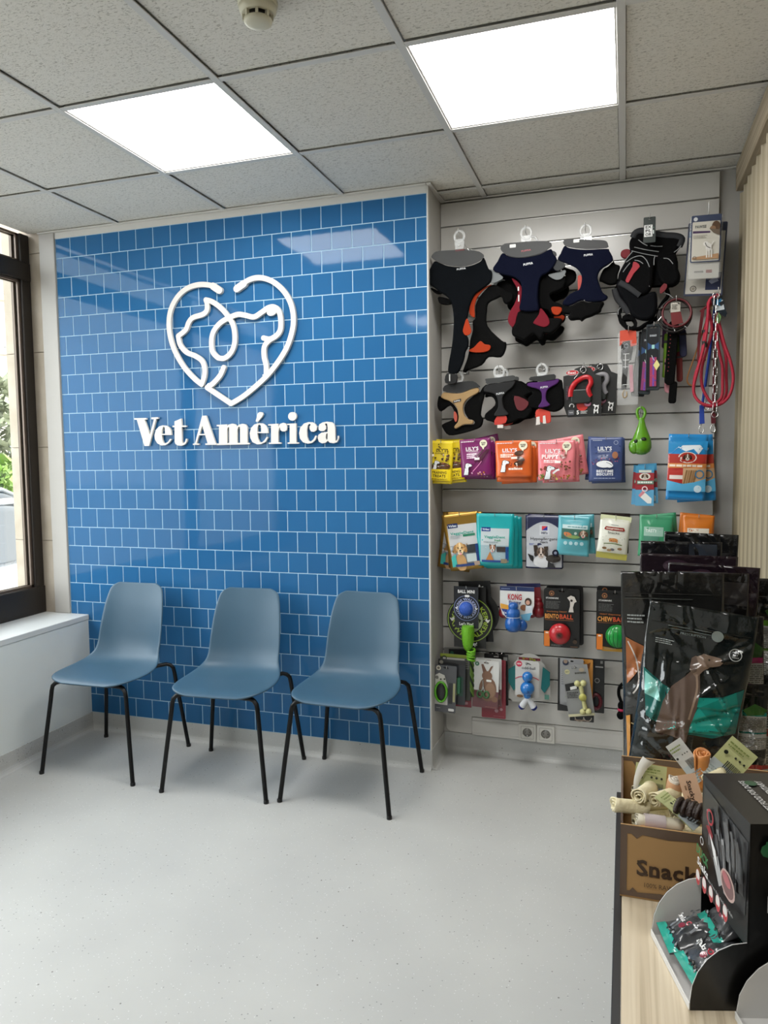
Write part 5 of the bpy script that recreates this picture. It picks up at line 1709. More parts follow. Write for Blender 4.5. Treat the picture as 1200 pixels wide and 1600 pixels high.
GS = 'small dog harnesses on the second row'
t, d = harness('s1', 'small tan dog harness with black trim below the large harness', [
    ('side_panel', 'side', BLK2, 0.012, 0.010, 0.005), ('lining', 'lining', mat('#a84a3a', 0.8), 0.001, 0.003, 0.001), ('chest_panel', 'chest', mat('#9c7f56', 0.85, bump=0.2, bscale=500), -0.002, 0.007, 0.004), ('header_card', 'header', HEADER_DK, -0.010, 0.0015, 0)], GS, hookdesc='the small tan harness')
tinytext(t, None, 0, 0, 0, '', -0.0092, more=lambda k: (k.poly([(-0.021, -0.070), (0.015, -0.062), (0.015, -0.074), (-0.021, -0.082)], '#101010'), k.text('PUPPIA', -0.003, -0.072, 0.006, '#d6d6d4', rot=R(10), width=0.028)))
t, d = harness('s2', 'small black dog harness with dark red straps', [
    ('side_panel', 'side', BLK2, 0.014, 0.012, 0.006), ('lining', 'lining', mat('#5c1a20', 0.8), 0.001, 0.003, 0.001), ('care_label', 'label', mat('#b83226', 0.6), 0.000, 0.003, 0), ('chest_panel', 'chest', mat('#1b1b1c', 0.9), -0.002, 0.007, 0.004), ('header_card', 'header', HEADER, -0.010, 0.0015, 0)], GS, hookdesc='the small black harness')
tinytext(t, 'PUPPIA', 0.006, -0.064, 0.008, '#cfd2d4', -0.0092, R(8), 0.036)
tinytext(t, None, 0, 0, 0, '', -0.0032, more=lambda k: k.rect(-0.008, -0.214, 0.018, -0.200, '#d9cfc9'))
copy_thing(t, 'small black dog harness hidden behind the front black one', (t.location.x + 0.008, t.location.y + 0.06, t.location.z - 0.004), (0, R(-4), 0))
t, d = harness('s3', 'small purple dog harness with black mesh sides', [
    ('side_panel', 'side', BLK2, 0.014, 0.012, 0.006), ('care_label', 'label', mat('#c23a2a', 0.6), 0.012, 0.005, 0.001), ('chest_panel', 'chest', mat('#46155c', 0.85), -0.002, 0.007, 0.004), ('header_card', 'header', HEADER_DK, -0.010, 0.0015, 0)], GS, hookdesc='the small purple harness')
tinytext(t, 'PUPPIA', 0.010, -0.044, 0.008, '#cfd2d4', -0.0092, R(8), 0.032)
tinytext(t, None, 0, 0, 0, '', 0.0062, more=lambda k: (k.poly([(-0.026, -0.205), (-0.008, -0.202), (-0.010, -0.168), (-0.024, -0.170)], '#d9d2cc'), k.poly([(0.004, -0.200), (0.018, -0.198), (0.014, -0.164), (0.004, -0.166)], '#d9d2cc')))

# black backpack harness with grey piping and a hang tag
(x, y, z), d = TR['ex']
t = thing('backpack_harness', 'bulky black backpack harness with grey piping and red stripe', 'dog harness', (x, y, z))
MB().slab([sm(d['body'], 2), sm(d['hole'], 2)[::-1], sm(d['hole2'], 2)[::-1]], 0.022, 0.014, 3, M=Matrix.Translation((0, 0.040, 0))).build('body', BLACKFAB, t)
MB().slab([sm(d['lower'])], 0.026, 0.014, 3, M=Matrix.Translation((0, 0.022, 0))).build('belly_pad', mat('#08090c', 0.85, spec=0.1), t)
MB().slab([sm(d['side'])], 0.024, 0.014, 3, M=Matrix.Translation((0, 0.026, 0))).build('saddle_pocket', BLACKFAB, t)
MB().slab([sm(d['pocket'])], 0.022, 0.014, 3, M=Matrix.Translation((0, 0.010, 0))).build('front_pocket', BLACKFAB, t)
RED2 = mat('#7d1c26', 0.7)
MB().slab([sm(d['ear'])], 0.008, 0.004, 2, M=Matrix.Translation((0, 0.045, 0))).build('red_tab', RED2, t)
MB().slab([sm(d['stripe'], 2)], 0.003, 0.001, 1, M=Matrix.Translation((0, -0.0135, 0))).build('red_stripe', mat('#9c2732', 0.7), t)
MB().slab([sm(d['stripe2'], 2)], 0.004, 0.001, 1, M=Matrix.Translation((0, 0.010, 0))).build('red_stripe', mat('#6d1820', 0.7), t)
PIPE = mat('#8d8f90', 0.6)
yo = dict(l3=-0.006, l4=-0.0125, l5=-0.0128, l6=-0.010, l11=-0.010, l15=-0.0125, l10=0.001, l12=0.017, l13=0.017, l14=0.016)
for i in range(1, 16):
    q = 'l%d' % i
    MB().tube([(p.x, yo.get(q, 0.014), p.y) for p in smooth_path([(a, c, 0) for a, c in d[q]], 4)], 0.0017, 6).build('piping', PIPE, t)
for q, yy in (('strapA', 0.012), ('strapB', -0.008), ('handle', 0.020), ('handle2', 0.020)):
    MB().tube([(p.x, yy, p.y) for p in smooth_path([(a, c, 0) for a, c in d[q]], 4)], 0.013, 8, flat=(0.3, 1)).build('webbing', mat('#15171b', 0.7), t)
tg = thing('hang_tag', 'black hang tag with white square lettering on the backpack harness', 'tag', (0.916, 0.012, 2.378))
MB().slab([rrect(0.046, 0.100, 0.004, 0, -0.045), circ(0, -0.004, 0.003, 10)[::-1]], 0.0008, 0).build('card', mat('#17231f', 0.4), tg)
k = Ink()
k.rect(-0.020, -0.072, 0.011, -0.026, '#e2e3e1')
for i, s in enumerate(('EX', 'PL', 'OR')):
    k.text(s, -0.0045, -0.034 - i * 0.0145, 0.0105, '#141414', width=0.023)
k.rect(0.013, -0.062, 0.017, -0.048, '#cfd8d4')
k.rect(0.014, -0.040, 0.017, -0.036, '#5f8a7a')
k.build('printed_design', tg).location = (0, -0.0008, 0)
hook(0.916, 2.376, 0.000, 'the backpack harness and its tag', up=0.018, zslat=2.385)

# ---- training muzzle packs at the top right
def d_paw(k, w, h):
    k.rect(-w * .48, -h * .03, w * .48, -h * .13, '#3c4660')
    k.circle(-w * .36, -h * .08, w * .07, '#d6d8da')
    k.poly([(p[0], p[1] - h * .56) for p in rrect(w * .92, h * .84, .004)], '#cfcbbf')
    k.text('PAWISE', -w * .18, -h * .245, h * .06, '#2c3438', width=w * .38)
    k.poly([(-w * .44, -h * .33), (w * .14, -h * .35), (w * .14, -h * .39), (-w * .44, -h * .38)], '#4a3558')
    k.lines(-w * .42, w * .06, -h * .42, -h * .50, 3, '#a9a69b')
    k.circle(w * .32, -h * .26, w * .14, '#5c4534', h * .11)
    k.circle(w * .22, -h * .30, w * .10, '#8a6a50', h * .05)
    k.poly([(w * .1, -h * .30), (w * .46, -h * .34), (w * .46, -h * .46), (w * .24, -h * .40)], '#6f6254')
    k.poly([(-w * .44, -h * .90), (w * .44, -h * .84), (w * .44, -h * .95), (-w * .44, -h * .95)], '#b08a66')
    k.circle(w * .1, -h * .70, w * .10, '#e3e0da', h * .09)
    k.circle(w * .0, -h * .62, w * .09, '#e3e0da', h * .05)
    for a in (.02, .10, .18):
        k.rect(w * a, -h * .92, w * (a + .045), -h * .74, '#dcd8d0')
    k.line([(w * .18, -h * .66), (w * .26, -h * .58)], w * .03, '#e3e0da')
    k.line([(-w * .02, -h * .60), (w * .04, -h * .68), (w * .16, -h * .72)], w * .022, '#33302c')
    k.ring(-w * .36, -h * .91, w * .04, w * .06, '#6d675c')


GP = 'muzzle packs at the top right'
t1 = card('muzzle_pack', 'training muzzle pack with a white dog picture, front of its hook', 'pack', GP, 1.129, 0.045, 2.378, 0.110, 0.182, '#3c4660', d_paw, roll=1, r=0.005)
MB().slab([rrect(0.122, 0.250, 0.01, 0.001, -0.110)], 0.014, 0.006, 2, M=Matrix.Translation((0, 0.018, 0))).build('blister', CLEAR, t1)
MB().slab([rrect(0.106, 0.060, 0.004, 0.0, -0.202)], 0.001, 0, M=Matrix.Translation((0, 0.010, 0))).build('insert_card', mat('#b6b3aa', 0.5), t1)
k = Ink(); k.text('PAWISE', -0.02, -0.205, 0.007, '#4a4a48', width=0.034); k.rect(0.006, -0.211, 0.028, -0.199, '#8a5a56'); k.build('printed_design', t1).location = (0, 0.009, 0)


def d_paw_back(k, w, h):
    k.rect(-w * .46, -h * .97, w * .46, -h * .12, '#c1beb4')
    k.ring(-w * .26, -h * .90, w * .06, w * .085, '#5c574e')
    k.circle(-w * .26, -h * .90, w * .045, '#8d877a')
    k.rect(w * .05, -h * .92, w * .44, -h * .68, '#2c3554')
    k.poly([(w * .12, -h * .80), (w * .3, -h * .72), (w * .38, -h * .80), (w * .2, -h * .84)], '#8d93a8')
    k.rect(-w * .46, -h * .2, -w * .3, -h * .12, '#2f6a9a')


t2 = card('muzzle_pack', 'training muzzle pack tilted behind the front one, lower corner showing', 'pack', GP, 1.140, 0.105, 2.365, 0.146, 0.290, '#3b4258', d_paw_back, roll=3, r=0.005, slot=False)
hook(1.136, 2.376, 0.030, 'the training muzzle packs', up=0.045, zslat=2.385)

# ---- retractable leash packs
def flexi(label, x, y, zt, handle, roll):
    def d_flexi(k, w, h):
        k.poly([(p[0], p[1] - h * .10) for p in circ(-w * .26, 0, w * .17, 22, h * .055)], '#c9c9c7')
        k.poly([(p[0], p[1] - h * .10) for p in circ(-w * .26, 0, w * .16, 22, h * .048)], '#b8262c')
        k.text('flexi', -w * .27, -h * .10, h * .05, '#e8dcdc', width=w * .22)
        k.text('NEW CLASSIC', -w * .40, -h * .50, h * .045, '#7d5d70', rot=R(90), width=h * .28, bold=False)
        k.circle(-w * .0, -h * .76, w * .155, '#c4332b')
        k.circle(w * .14, -h * .72, w * .105, '#151515')
        k.circle(w * .14, -h * .72, w * .095, '#dc8fae')
        k.poly([(w * .08, -h * .73), (w * .14, -h * .71), (w * .2, -h * .73), (w * .14, -h * .745)], '#3a1a26')
        k.text('5', -w * .12, -h * .90, h * .075, '#e8e8e6')
        k.lines(-w * .05, w * .14, -h * .87, -h * .935, 3, '#b9b9b6', .6)
        k.text('M', w * .36, -h * .89, h * .085, '#eeeeec')
        k.poly([(p[0] * w * .09 + w * .36, p[1] * h * .05 - h * .80) for p in ((-.9, .6), (-.5, 1), (-.1, .5), (.7, .5), (.9, .8), (.8, .2), (.75, -.9), (.5, -.9), (.4, -.1), (-.1, -.1), (-.2, -.9), (-.45, -.9), (-.45, .1))], '#e8e8e6')
        k.poly(rrect(w * .16, h * .10, .003, -w * .30, -h * .90), '#55565a')
        k.text('TAPE', -w * .30, -h * .90, h * .022, '#c9c9cc')
        k.ring(-w * .28, -h * .77, w * .045, w * .07, '#d6d6d4', a0=-40, a1=200)
    poly = [(-0.078, -0.150), (-0.062, -0.198), (0.078, -0.198), (0.078, -0.030), (0.052, -0.020), (0.036, 0.008), (0.0, 0.016), (-0.030, 0.006), (-0.046, -0.016), (-0.078, -0.022)]
    t = card('leash_pack', label, 'leash pack', 'retractable leash packs', x, y, zt, 0.156, 0.212, '#232424', d_flexi, roll=roll, poly=poly, slot=False)
    pts = smooth_path([(-0.047, -0.016, -0.112), (-0.044, -0.018, -0.082), (-0.024, -0.020, -0.052), (0.010, -0.022, -0.034), (0.032, -0.022, -0.038), (0.037, -0.022, -0.060), (0.026, -0.020, -0.082), (0.030, -0.018, -0.104), (0.036, -0.016, -0.114)], 4)
    MB().tube(pts, [0.012] * 8 + [0.0105] * (len(pts) - 8), 10, flat=(0.8, 1.0)).build('handle', handle, t)
    MB().slab([rrect(0.085, 0.060, 0.012, -0.004, -0.112)], 0.012, 0.005, 2, M=Matrix.Translation((0, -0.010, 0))).build('reel_case', mat('#1c2321', 0.35), t)
    mb = MB()
    for i in range(3):
        a = R(40 + 50 * i)
        mb.tube([(0.006 + 0.012 * math.cos(a + q) * 1.0, -0.012 - 0.003 * i, -0.002 + 0.013 * math.sin(a + q)) for q in [j * 0.7 for j in range(9)]], 0.0017, 6, True)
    mb.tube([(-0.032, -0.010, -0.036), (-0.012, -0.012, -0.014), (0.004, -0.012, -0.004)], 0.0022, 6)
    mb.build('snap_clip', CHROME, t)
    return t


flexi('retractable leash pack with a red handle', 0.655, 0.085, 1.810, mat('#b3161f', 0.3, coat=0.4), -1)
flexi('retractable leash pack with a grey and purple handle, behind the red one', 0.722, 0.135, 1.825, mat('#8d8b8f', 0.35), 2)
hook(0.664, 1.806, 0.055, 'the retractable leash packs', up=0.02)

# ---- bagged collar, collar packs, hanging collars
t = thing('bagged_lead', 'black dog lead in a clear bag with orange header', 'lead', (0.841, 0.08, 1.940))
MB().slab([[(-0.034, 0.012), (0.030, 0.016), (0.033, -0.050), (0.010, -0.056), (0.006, -0.030), (-0.020, -0.034), (-0.034, -0.052)]], 0.0015, 0).build('header_card', mat('#c4452c', 0.5), t)
MB().slab([[(-0.027, -0.020), (0.010, -0.022), (0.020, -0.060), (0.012, -0.110), (0.002, -0.118), (-0.006, -0.230), (-0.026, -0.232), (-0.022, -0.120), (-0.030, -0.100)]], 0.005, 0.002, 2, M=Matrix.Translation((0, 0.004, 0))).build('webbing', mat('#141312', 0.7), t)
MB().slab([[(0.004, -0.130), (0.018, -0.130), (0.024, -0.240), (0.010, -0.244)]], 0.003, 0.001, 2, M=Matrix.Translation((0, 0.006, 0))).build('pink_strap', mat('#c48a96', 0.6), t)
k = Ink()
k.circle(-0.008, -0.052, 0.012, '#4c4f52')
k.ring(-0.008, -0.052, 0.006, 0.009, '#8d9194')
for z in (-0.085, -0.110, -0.138, -0.212):
    k.rect(-0.020, z - 0.0012, 0.004, z + 0.0012, '#d0d0ce')
k.rect(-0.012, -0.145, -0.009, -0.085, '#d0d0ce')
k.build('printed_mark', t).location = (0, -0.003, 0)
SS = bag_shape(0.084, 0.300, 0.016, 'flat', 41, 0.006)
mb = bag_mesh(SS, 0.084, 0.300, 14, 30)
mb.build('clear_bag', CLEAR, t, loc=(0, 0.004, 0.004))
MB().tube(smooth_path([(-0.012, 0, -0.232), (-0.020, 0, -0.250), (-0.014, 0, -0.266), (-0.004, 0, -0.258), (-0.004, 0, -0.240)], 4), 0.0022, 6).build('snap_hook', mat('#b59a6d', 0.3, 0.8), t)
hook(0.841, 1.944, 0.055, 'the bagged lead', up=0.022)


def collar_pack(label, x, y, zt, roll, c1):
    def dr(k, w, h):
        k.text('DOGGY', 0, -h * .17, h * .028, '#cfd6dc', width=w * .5)
        k.poly([(-w * .4, -h * .27), (0, -h * .33), (w * .4, -h * .27), (w * .4, -h * .39), (0, -h * .34), (-w * .4, -h * .39)], '#274a78')
        k.rect(-w * .1, -h * .31, w * .1, -h * .37, '#9fd2cc')
        k.rect(-w * .22, -h * .94, w * .26, -h * .50, c1)
        k.rect(-w * .02, -h * .94, w * .10, -h * .50, '#6d4aa6')
        bits(k, -w * .2, w * .24, -h * .52, -h * .92, 14, w * .05, ['#c4567a', '#5a3f9c', '#b7486a'], 6)
        k.poly([(w * .02, -h * .62), (w * .28, -h * .54), (w * .5, -h * .62), (w * .26, -h * .70)], '#e0d78f')
        k.line([(-w * .1, -h * .47), (0, -h * .52), (w * .12, -h * .55)], w * .04, '#d6d6d4')
    t = card('collar_pack', label, 'collar', 'boxed collars', x, y, zt, 0.054, 0.268, '#10141a', dr, roll=roll, r=0.006, th=0.009, slot=True)
    mb = MB()
    mb.slab([rrect(0.054, 0.268, 0.006, 0, -0.122), rrect(0.044, 0.250, 0.005, 0, -0.122)[::-1]], 0.002, 0.001, M=Matrix.Translation((0, -0.0105, 0)))
    mb.build('frame', mat('#1d272b', 0.4), t)
    return t


collar_pack('boxed collar with blue bow, front of its hook', 0.938, 0.075, 1.968, 0, '#a33a5c')
collar_pack('boxed collar with yellow tag behind the blue bow one', 0.920, 0.108, 1.955, 4, '#8d3a6c')
collar_pack('rearmost boxed collar on its hook', 0.907, 0.134, 1.948, 6, '#23262c')
hook(0.940, 1.958, 0.05, 'the boxed collars', up=0.018)

# strap bundle with a round red-brown collar hanging in front
for (lb, x, y, z, w, h, roll, col) in (('lime green strap hanging beside the boxed collars', 0.990, 0.120, 1.935, 0.014, 0.180, 2, '#7fae2a'), ('pink padded strap low in the collar bundle', 1.004, 0.116, 1.840, 0.036, 0.150, 0, '#c98a92'),
                                       ('purple strap behind the round collar', 0.985, 0.145, 2.00, 0.016, 0.12, 1, '#4f2a5c'), ('dark blue loop strap at the right of the collar bundle', 1.052, 0.120, 1.950, 0.028, 0.115, -3, '#151c3c'), ('dark red strap low in the collar bundle', 1.042, 0.128, 1.860, 0.024, 0.125, -2, '#6d1c18'), ('olive green strap behind the studded one', 1.036, 0.138, 1.955, 0.018, 0.15, -1, '#5f7d24')):
    t = thing('collar_strap', lb, 'collar', (x, y, z), (0, R(roll), 0), 'loose collars and straps')
    MB().slab([rrect(w, h, w * 0.45, 0, -h / 2)], 0.007, 0.003, 2).build('webbing', mat(col, 0.7), t)
    MB().box(-w * 0.55, w * 0.55, -0.009, 0.009, -h * 0.22, -h * 0.16).build('buckle', mat('#1a1a1c', 0.4), t)
t = thing('studded_collar', 'black collar with a row of red studs', 'collar', (1.018, 0.085, 2.00), (0, R(3), 0), 'loose collars and straps')
MB().slab([rrect(0.040, 0.260, 0.018, 0, -0.150)], 0.009, 0.004, 2).build('webbing', BLK2, t)
for i in range(10):
    MB().ball((-0.010 + 0.002 * math.sin(i), -0.009, -0.080 - 0.016 * i), 0.0026, n=8, k=6).build('stud', mat('#7a2a2c', 0.4), t)
MB().slab([rrect(0.030, 0.090, 0.01, 0.016, -0.310)], 0.007, 0.003, 2).build('tail', BLK2, t)
t = thing('round_collar', 'coiled dark red and brown collar with white tag', 'collar', (1.022, 0.06, 2.055))
for rr, cx, cz, c in ((0.060, 0.0, -0.052, '#1b1512'), (0.054, 0.004, -0.050, '#5c1a20'), (0.063, -0.004, -0.060, '#171210')):
    MB().tube([(cx + rr * math.cos(2 * PI * i / 28), 0.008 * math.sin(2 * PI * i / 28) - (0.006 if rr < .058 else 0), cz + rr * 1.04 * math.sin(2 * PI * i / 28)) for i in range(28)], 0.0062, 7, True, flat=(1.4, 0.7)).build('leather_loop', mat(c, 0.5), t)
MB().slab([[(-0.020, -0.010), (0.016, -0.008), (0.016, -0.046), (-0.020, -0.048)]], 0.0008, 0, M=Matrix.Translation((0, -0.014, 0))).build('tag', mat('#b3aea2', 0.5), t)
MB().slab([[(-0.020, -0.048), (0.018, -0.046), (0.028, -0.092), (-0.014, -0.100)]], 0.0008, 0, M=Matrix.Translation((0, -0.013, 0))).build('tag', mat('#6b1c1e', 0.5), t)
k = Ink(); k.lines(-0.016, 0.006, -0.016, -0.036, 3, '#55524a'); k.circle(0.010, -0.014, 0.003, '#1a1a1a'); k.build('printed_design', t).location = (0, -0.0148, 0)
for a in (150, 190, 262, 300):
    MB().tube([(0.055 * math.cos(R(a)), -0.012, -0.052 + 0.055 * math.sin(R(a))), (0.070 * math.cos(R(a + 8)), -0.012, -0.056 + 0.070 * math.sin(R(a + 8)))], 0.003, 6).build('metal_keeper', CHROME, t)
hook(1.022, 2.05, 0.028, 'the round collar and loose straps', up=0.02)

# ---- red rope leads with a chain
(x, y, z), d = TR['le']
ROPE = mat('#a81732', 0.55, bump=0.4, bscale=300)
for i, (q, lb) in enumerate((('r1', 'outermost loop of red rope lead on the right hook'), ('r2', 'innermost loop of red rope lead on the right hook'), ('r3', 'middle loop of red rope lead on the right hook'))):
    t = thing('rope_lead', lb, 'lead', (x, y + (0.0, 0.018, 0.036)[i], z), group='red rope leads')
    top = [(0.0, 0.0)] + d[q] + [(0.004, 0.0)]
    MB().tube([(p.x, 0.004 * math.sin(n * 0.35), p.y) for n, p in enumerate(smooth_path([(a, c, 0) for a, c in top], 4, True))], 0.0058, 8, True).build('rope', ROPE, t)
    if i != 1:
        a, c = d[q][2]
        MB().tube([(a + 0.003, 0, c - 0.012), (a - 0.001, 0, c + 0.012)], 0.0095, 8).build('slider', mat('#131412', 0.6), t)
t = thing('choke_chain', 'chrome choke chain hanging in front of the red leads', 'chain', (x, y - 0.018, z))
(cx0, cz0), (cx1, cz1) = d['chain']
n = 13
for i in range(n):
    a = (i + 0.5) / n
    cx, cz = cx0 + (cx1 - cx0) * a, cz0 + (cz1 - cz0) * a
    L = abs(cz1 - cz0) / n * 0.62
    w = 0.0075
    rot = Matrix.Rotation(R(90 if i % 2 else 8), 4, 'Z')
    pts = [(w * math.cos(2 * PI * j / 14), 0, (L - w) * (1 if math.sin(2 * PI * j / 14 + 0.01) > 0 else -1) + w * math.sin(2 * PI * j / 14)) for j in range(14)]
    MB().tube(pts, 0.0016, 6, True, M=Matrix.Translation((cx, 0, cz)) @ rot).build('chain_link', CHROME, t)
for (cx, cz) in ((cx0, cz0 + 0.004), (cx1, cz1 - 0.014)):
    MB().tube([(cx + 0.012 * math.cos(2 * PI * j / 18), 0, cz + 0.012 * math.sin(2 * PI * j / 18)) for j in range(18)], 0.0018, 6, True).build('end_ring', CHROME, t)
for nm, lb, q, col, yy in (('strap_lead', 'blue webbing lead end below the red ropes', 'blue', '#1d3f9c', 0.055), ('strap_lead', 'grey webbing lead between the red ropes', 'grey', '#8d8f92', 0.060), ('strap_lead', 'maroon webbing lead end below the chain', 'maroon', '#5c1420', 0.058), ('strap_lead', 'dark red webbing lead left of the ropes', 'strapL', '#6d1620', 0.075), ('strap_lead', 'checked beige lead seen between the ropes', 'tartan', '#8f8468', 0.080)):
    t = thing(nm, lb, 'lead', (x, y + yy, z), group='webbing leads behind the ropes')
    P4 = d[q]
    zt_ = max(p[1] for p in P4); xc = sum(p[0] for p in P4) / len(P4)
    MB().slab([P4], 0.003, 0.001, 1).build('webbing', mat(col, 0.7), t)
    MB().tube([(xc, 0.006, zt_ - 0.01), (xc * 0.4, 0.012, zt_ * 0.5), (0, 0.012, -0.006)], 0.006, 6, flat=(0.3, 1)).build('strap', mat(col, 0.7), t)
    zb = min(p[1] for p in P4)
    if q in ('blue', 'grey', 'maroon'):
        MB().tube(smooth_path([(xc, 0, zb), (xc - 0.009, 0, zb - 0.016), (xc - 0.004, 0, zb - 0.036), (xc + 0.008, 0, zb - 0.030), (xc + 0.006, 0, zb - 0.012)], 4), 0.0024, 6).build('snap_hook', CHROME, t)
t = thing('leather_lead', 'tan leather strap lead hanging left of the red ropes', 'lead', (x, y + 0.10, z))
MB().tube([(p.x, 0, p.y) for p in smooth_path([(-0.01, -0.01, 0)] + [(a, c, 0) for a, c in d['tan']], 5)], 0.007, 8, flat=(1.0, 0.45)).build('strap', mat('#a8723c', 0.5), t)
t = thing('swing_tag', 'blue and white product tag at the top of the red leads', 'tag', (x, y - 0.008, z))
MB().slab([d['tag']], 0.0008, 0).build('card', mat('#14202a', 0.4), t)
MB().slab([d['tagw']], 0.0006, 0, M=Matrix.Translation((0, -0.0016, 0))).build('label', mat('#c9d2d6', 0.5), t)
MB().slab([d['tag2']], 0.0006, 0, M=Matrix.Translation((0.0, -0.003, 0))).build('label', mat('#6d9a5a', 0.5), t)
k = Ink()
k.poly([(a, c) for a, c in ((-0.004, -0.018), (0.014, -0.014), (0.012, -0.042), (-0.006, -0.040))], '#2f7fb0')
k.poly([(0.004, -0.030), (0.022, -0.022), (0.026, -0.034), (0.012, -0.044)], '#20242a')
k.build('printed_design', t).location = (0, -0.0024, 0)
hook(x, z + 0.006, y - 0.035, 'the red leads and the chain', up=0.02, zslat=2.054)

# ================================================================ TOY ROW
KB = '#101112'


def kiwi_draw(r, ring_c, txt_c, big):
    def dr(k, w, h):
        zc = -h * (0.54 if big else 0.52)
        k.ring(0, zc, r * 0.93, r * 0.965, ring_c, 40)
        for a0, s in ((90, 1), (270, -1)):
            k.text('KIWI WALKER', 0, zc, r * 0.19, txt_c, arc=(r * (0.70 if s > 0 else 0.70), a0, s), squeeze=1.18)
        for s in (-1, 1):
            k.poly([(s * r * 0.88, zc + r * 0.06), (s * r * 0.78, zc + r * 0.02), (s * r * 0.70, zc + r * 0.10), (s * r * 0.66, zc), (s * r * 0.78, zc - r * 0.10), (s * r * 0.84, zc - r * 0.02)], '#e6e8e4')
        if big:
            k.circle(0, zc, r * 0.56, '#b9c79c', n=28)
            k.text("Let's Play!", 0, -h * .93, 0.016, '#e8e8e6', width=w * .46)
            k.poly([(r * .35, zc + r * .1), (r * .5, zc), (r * .42, zc - r * .12)], '#3a4a22')
        else:
            k.circle(0, zc, r * 0.57, '#c9d2ea', n=28)
            k.circle(0, zc, r * 0.52, '#2a3f8a', n=28)
            k.text('BALL MINI', 0, -h * .115, 0.014, '#ececea', width=w * .72)
            k.text("Let's Play!", 0, -h * .90, 0.013, '#ececea', width=w * .60)
    return dr


def key_outline(w, h, r, zc, top):
    """card with a round disc bulging over a narrower tab"""
    a = w / 2
    z0 = math.sqrt(max(r * r - a * a, 0))
    pts = [(a, top), (-a, top), (-a, zc + z0)]
    s = math.degrees(math.atan2(z0, -a))
    e = 360 - s
    for i in range(1, 18):
        q = R(s + (e - s) * i / 18)
        pts.append((r * math.cos(q), zc + r * math.sin(q)))
    pts += [(-a, zc - z0), (-a, -h), (a, -h), (a, zc - z0)]
    for i in range(1, 18):
        q = R(-(180 - s) + (2 * (180 - s)) * i / 18)
        pts.append((r * math.cos(q), zc + r * math.sin(q)))
    pts.append((a, zc + z0))
    return pts


def kiwi_big(lb, x, y, zt, roll, hk):
    drop = 0.014
    r, w, h = 0.108, 0.150, 0.285
    pl = [(a, c + drop) for a, c in key_outline(w, h, r, -h * 0.54, 0.0)]
    return card('toy_card', lb, 'pet toy', 'round black toy cards', x, y, zt, w, h, KB, kiwi_draw(r, '#8fae3a', '#a6c23f', True), roll=roll, poly=pl, slot=False, drop=drop, th=0.0012)


kiwi_big('large round black toy card with lime lettering', 0.161, 0.118, 0.838, 0, True)
t = thing('toy_card', 'plain black toy card showing behind the lime lettered one', 'pet toy', (0.176, 0.150, 0.846), (0, R(-3), 0), 'round black toy cards')
MB().slab([[(a, c + 0.014) for a, c in key_outline(0.150, 0.285, 0.108, -0.154, 0.0)]], 0.0012, 0).build('card', mat(KB, 0.4), t)
k = Ink(); k.text('M', 0.028, -0.018, 0.022, '#dededc', rot=R(-25)); k.text('N', 0.040, -0.040, 0.018, '#dededc', rot=R(-35)); k.build('printed_design', t).location = (0, -0.0012, 0)
# small blue ball card in front
pl = [(a, c + 0.012) for a, c in key_outline(0.110, 0.190, 0.062, -0.190 * 0.52, 0.0)]
t = card('ball_card', 'small navy card holding a blue rubber ball', 'pet toy', None, 0.155, 0.070, 0.846, 0.110, 0.190, '#15181f', kiwi_draw(0.060, '#8f9cc9', '#aab4da', False), poly=pl, slot=False)
MB().ball((0.002, -0.020, 0.012 - 0.190 * 0.52), 0.032, 0.026, 0.032, 24, 16).build('ball', mat('#2b56b0', 0.5, bump=0.6, bscale=160), t)
MB().slab([rrect(0.022, 0.010, 0.004, 0.004, -0.030)], 0.0006, 0, M=Matrix.Translation((0, -0.0055, 0))).build('price_sticker', mat('#e4e4e1', 0.5), t)
hook(0.156, 0.836, 0.055, 'the round black toy cards')
# green rubber carrot with braided rope
t = thing('rope_toy', 'lime green rubber toy with braided rope tail', 'pet toy', (0.173, 0.052, 0.70))
GR = mat('#68ac1a', 0.45, bump=0.4, bscale=220)
MB().lathe([(0.027, -0.030), (0.029, -0.055), (0.027, -0.095), (0.022, -0.125), (0.015, -0.140), (1e-6, -0.142)], 20, M=Matrix.Translation((-0.008, 0, 0))).build('rubber_body', GR, t)
for i in range(5):
    zc = -0.142 - 0.011 * i
    MB().tube([(0.006 + (0.017 - 0.0004 * i) * math.cos(2 * PI * j / 16), (0.015) * math.sin(2 * PI * j / 16), zc + 0.005 * math.sin(2 * PI * j / 16 + i)) for j in range(16)], 0.0056, 7, True).build('coil', GR, t)
mb = MB()
for ph, c in ((0, 0), (2.1, 1), (4.2, 0)):
    mb.tube([(0.010 + 0.006 * math.cos(ph + j * 0.8), 0.006 * math.sin(ph + j * 0.8), -0.185 - j * 0.009) for j in range(20)], 0.0048, 6, m=c)
mb.build('rope', [mat('#4f6b22', 0.7), mat('#14200c', 0.8)], t)


# ---- snowman-shaped rubber toys on shield cards
def rubber_toy(t, x, z, s, col, y=-0.022, tilt=0.0):
    prof = [(1e-6, -1.0), (.55, -.97), (.82, -.8), (.92, -.55), (.86, -.25), (.68, -.05), (.66, .0), (.72, .1), (.74, .28), (.66, .46), (.5, .56), (.5, .6), (.55, .72), (.48, .9), (.3, .98), (1e-6, 1.0)]
    MB().lathe([(a * s * 0.62, c * s) for a, c in prof], 22, M=Matrix.Translation((x, y, z)) @ Matrix.Rotation(tilt, 4, 'Y')).build('rubber_toy', mat(col, 0.32, coat=0.3), t)


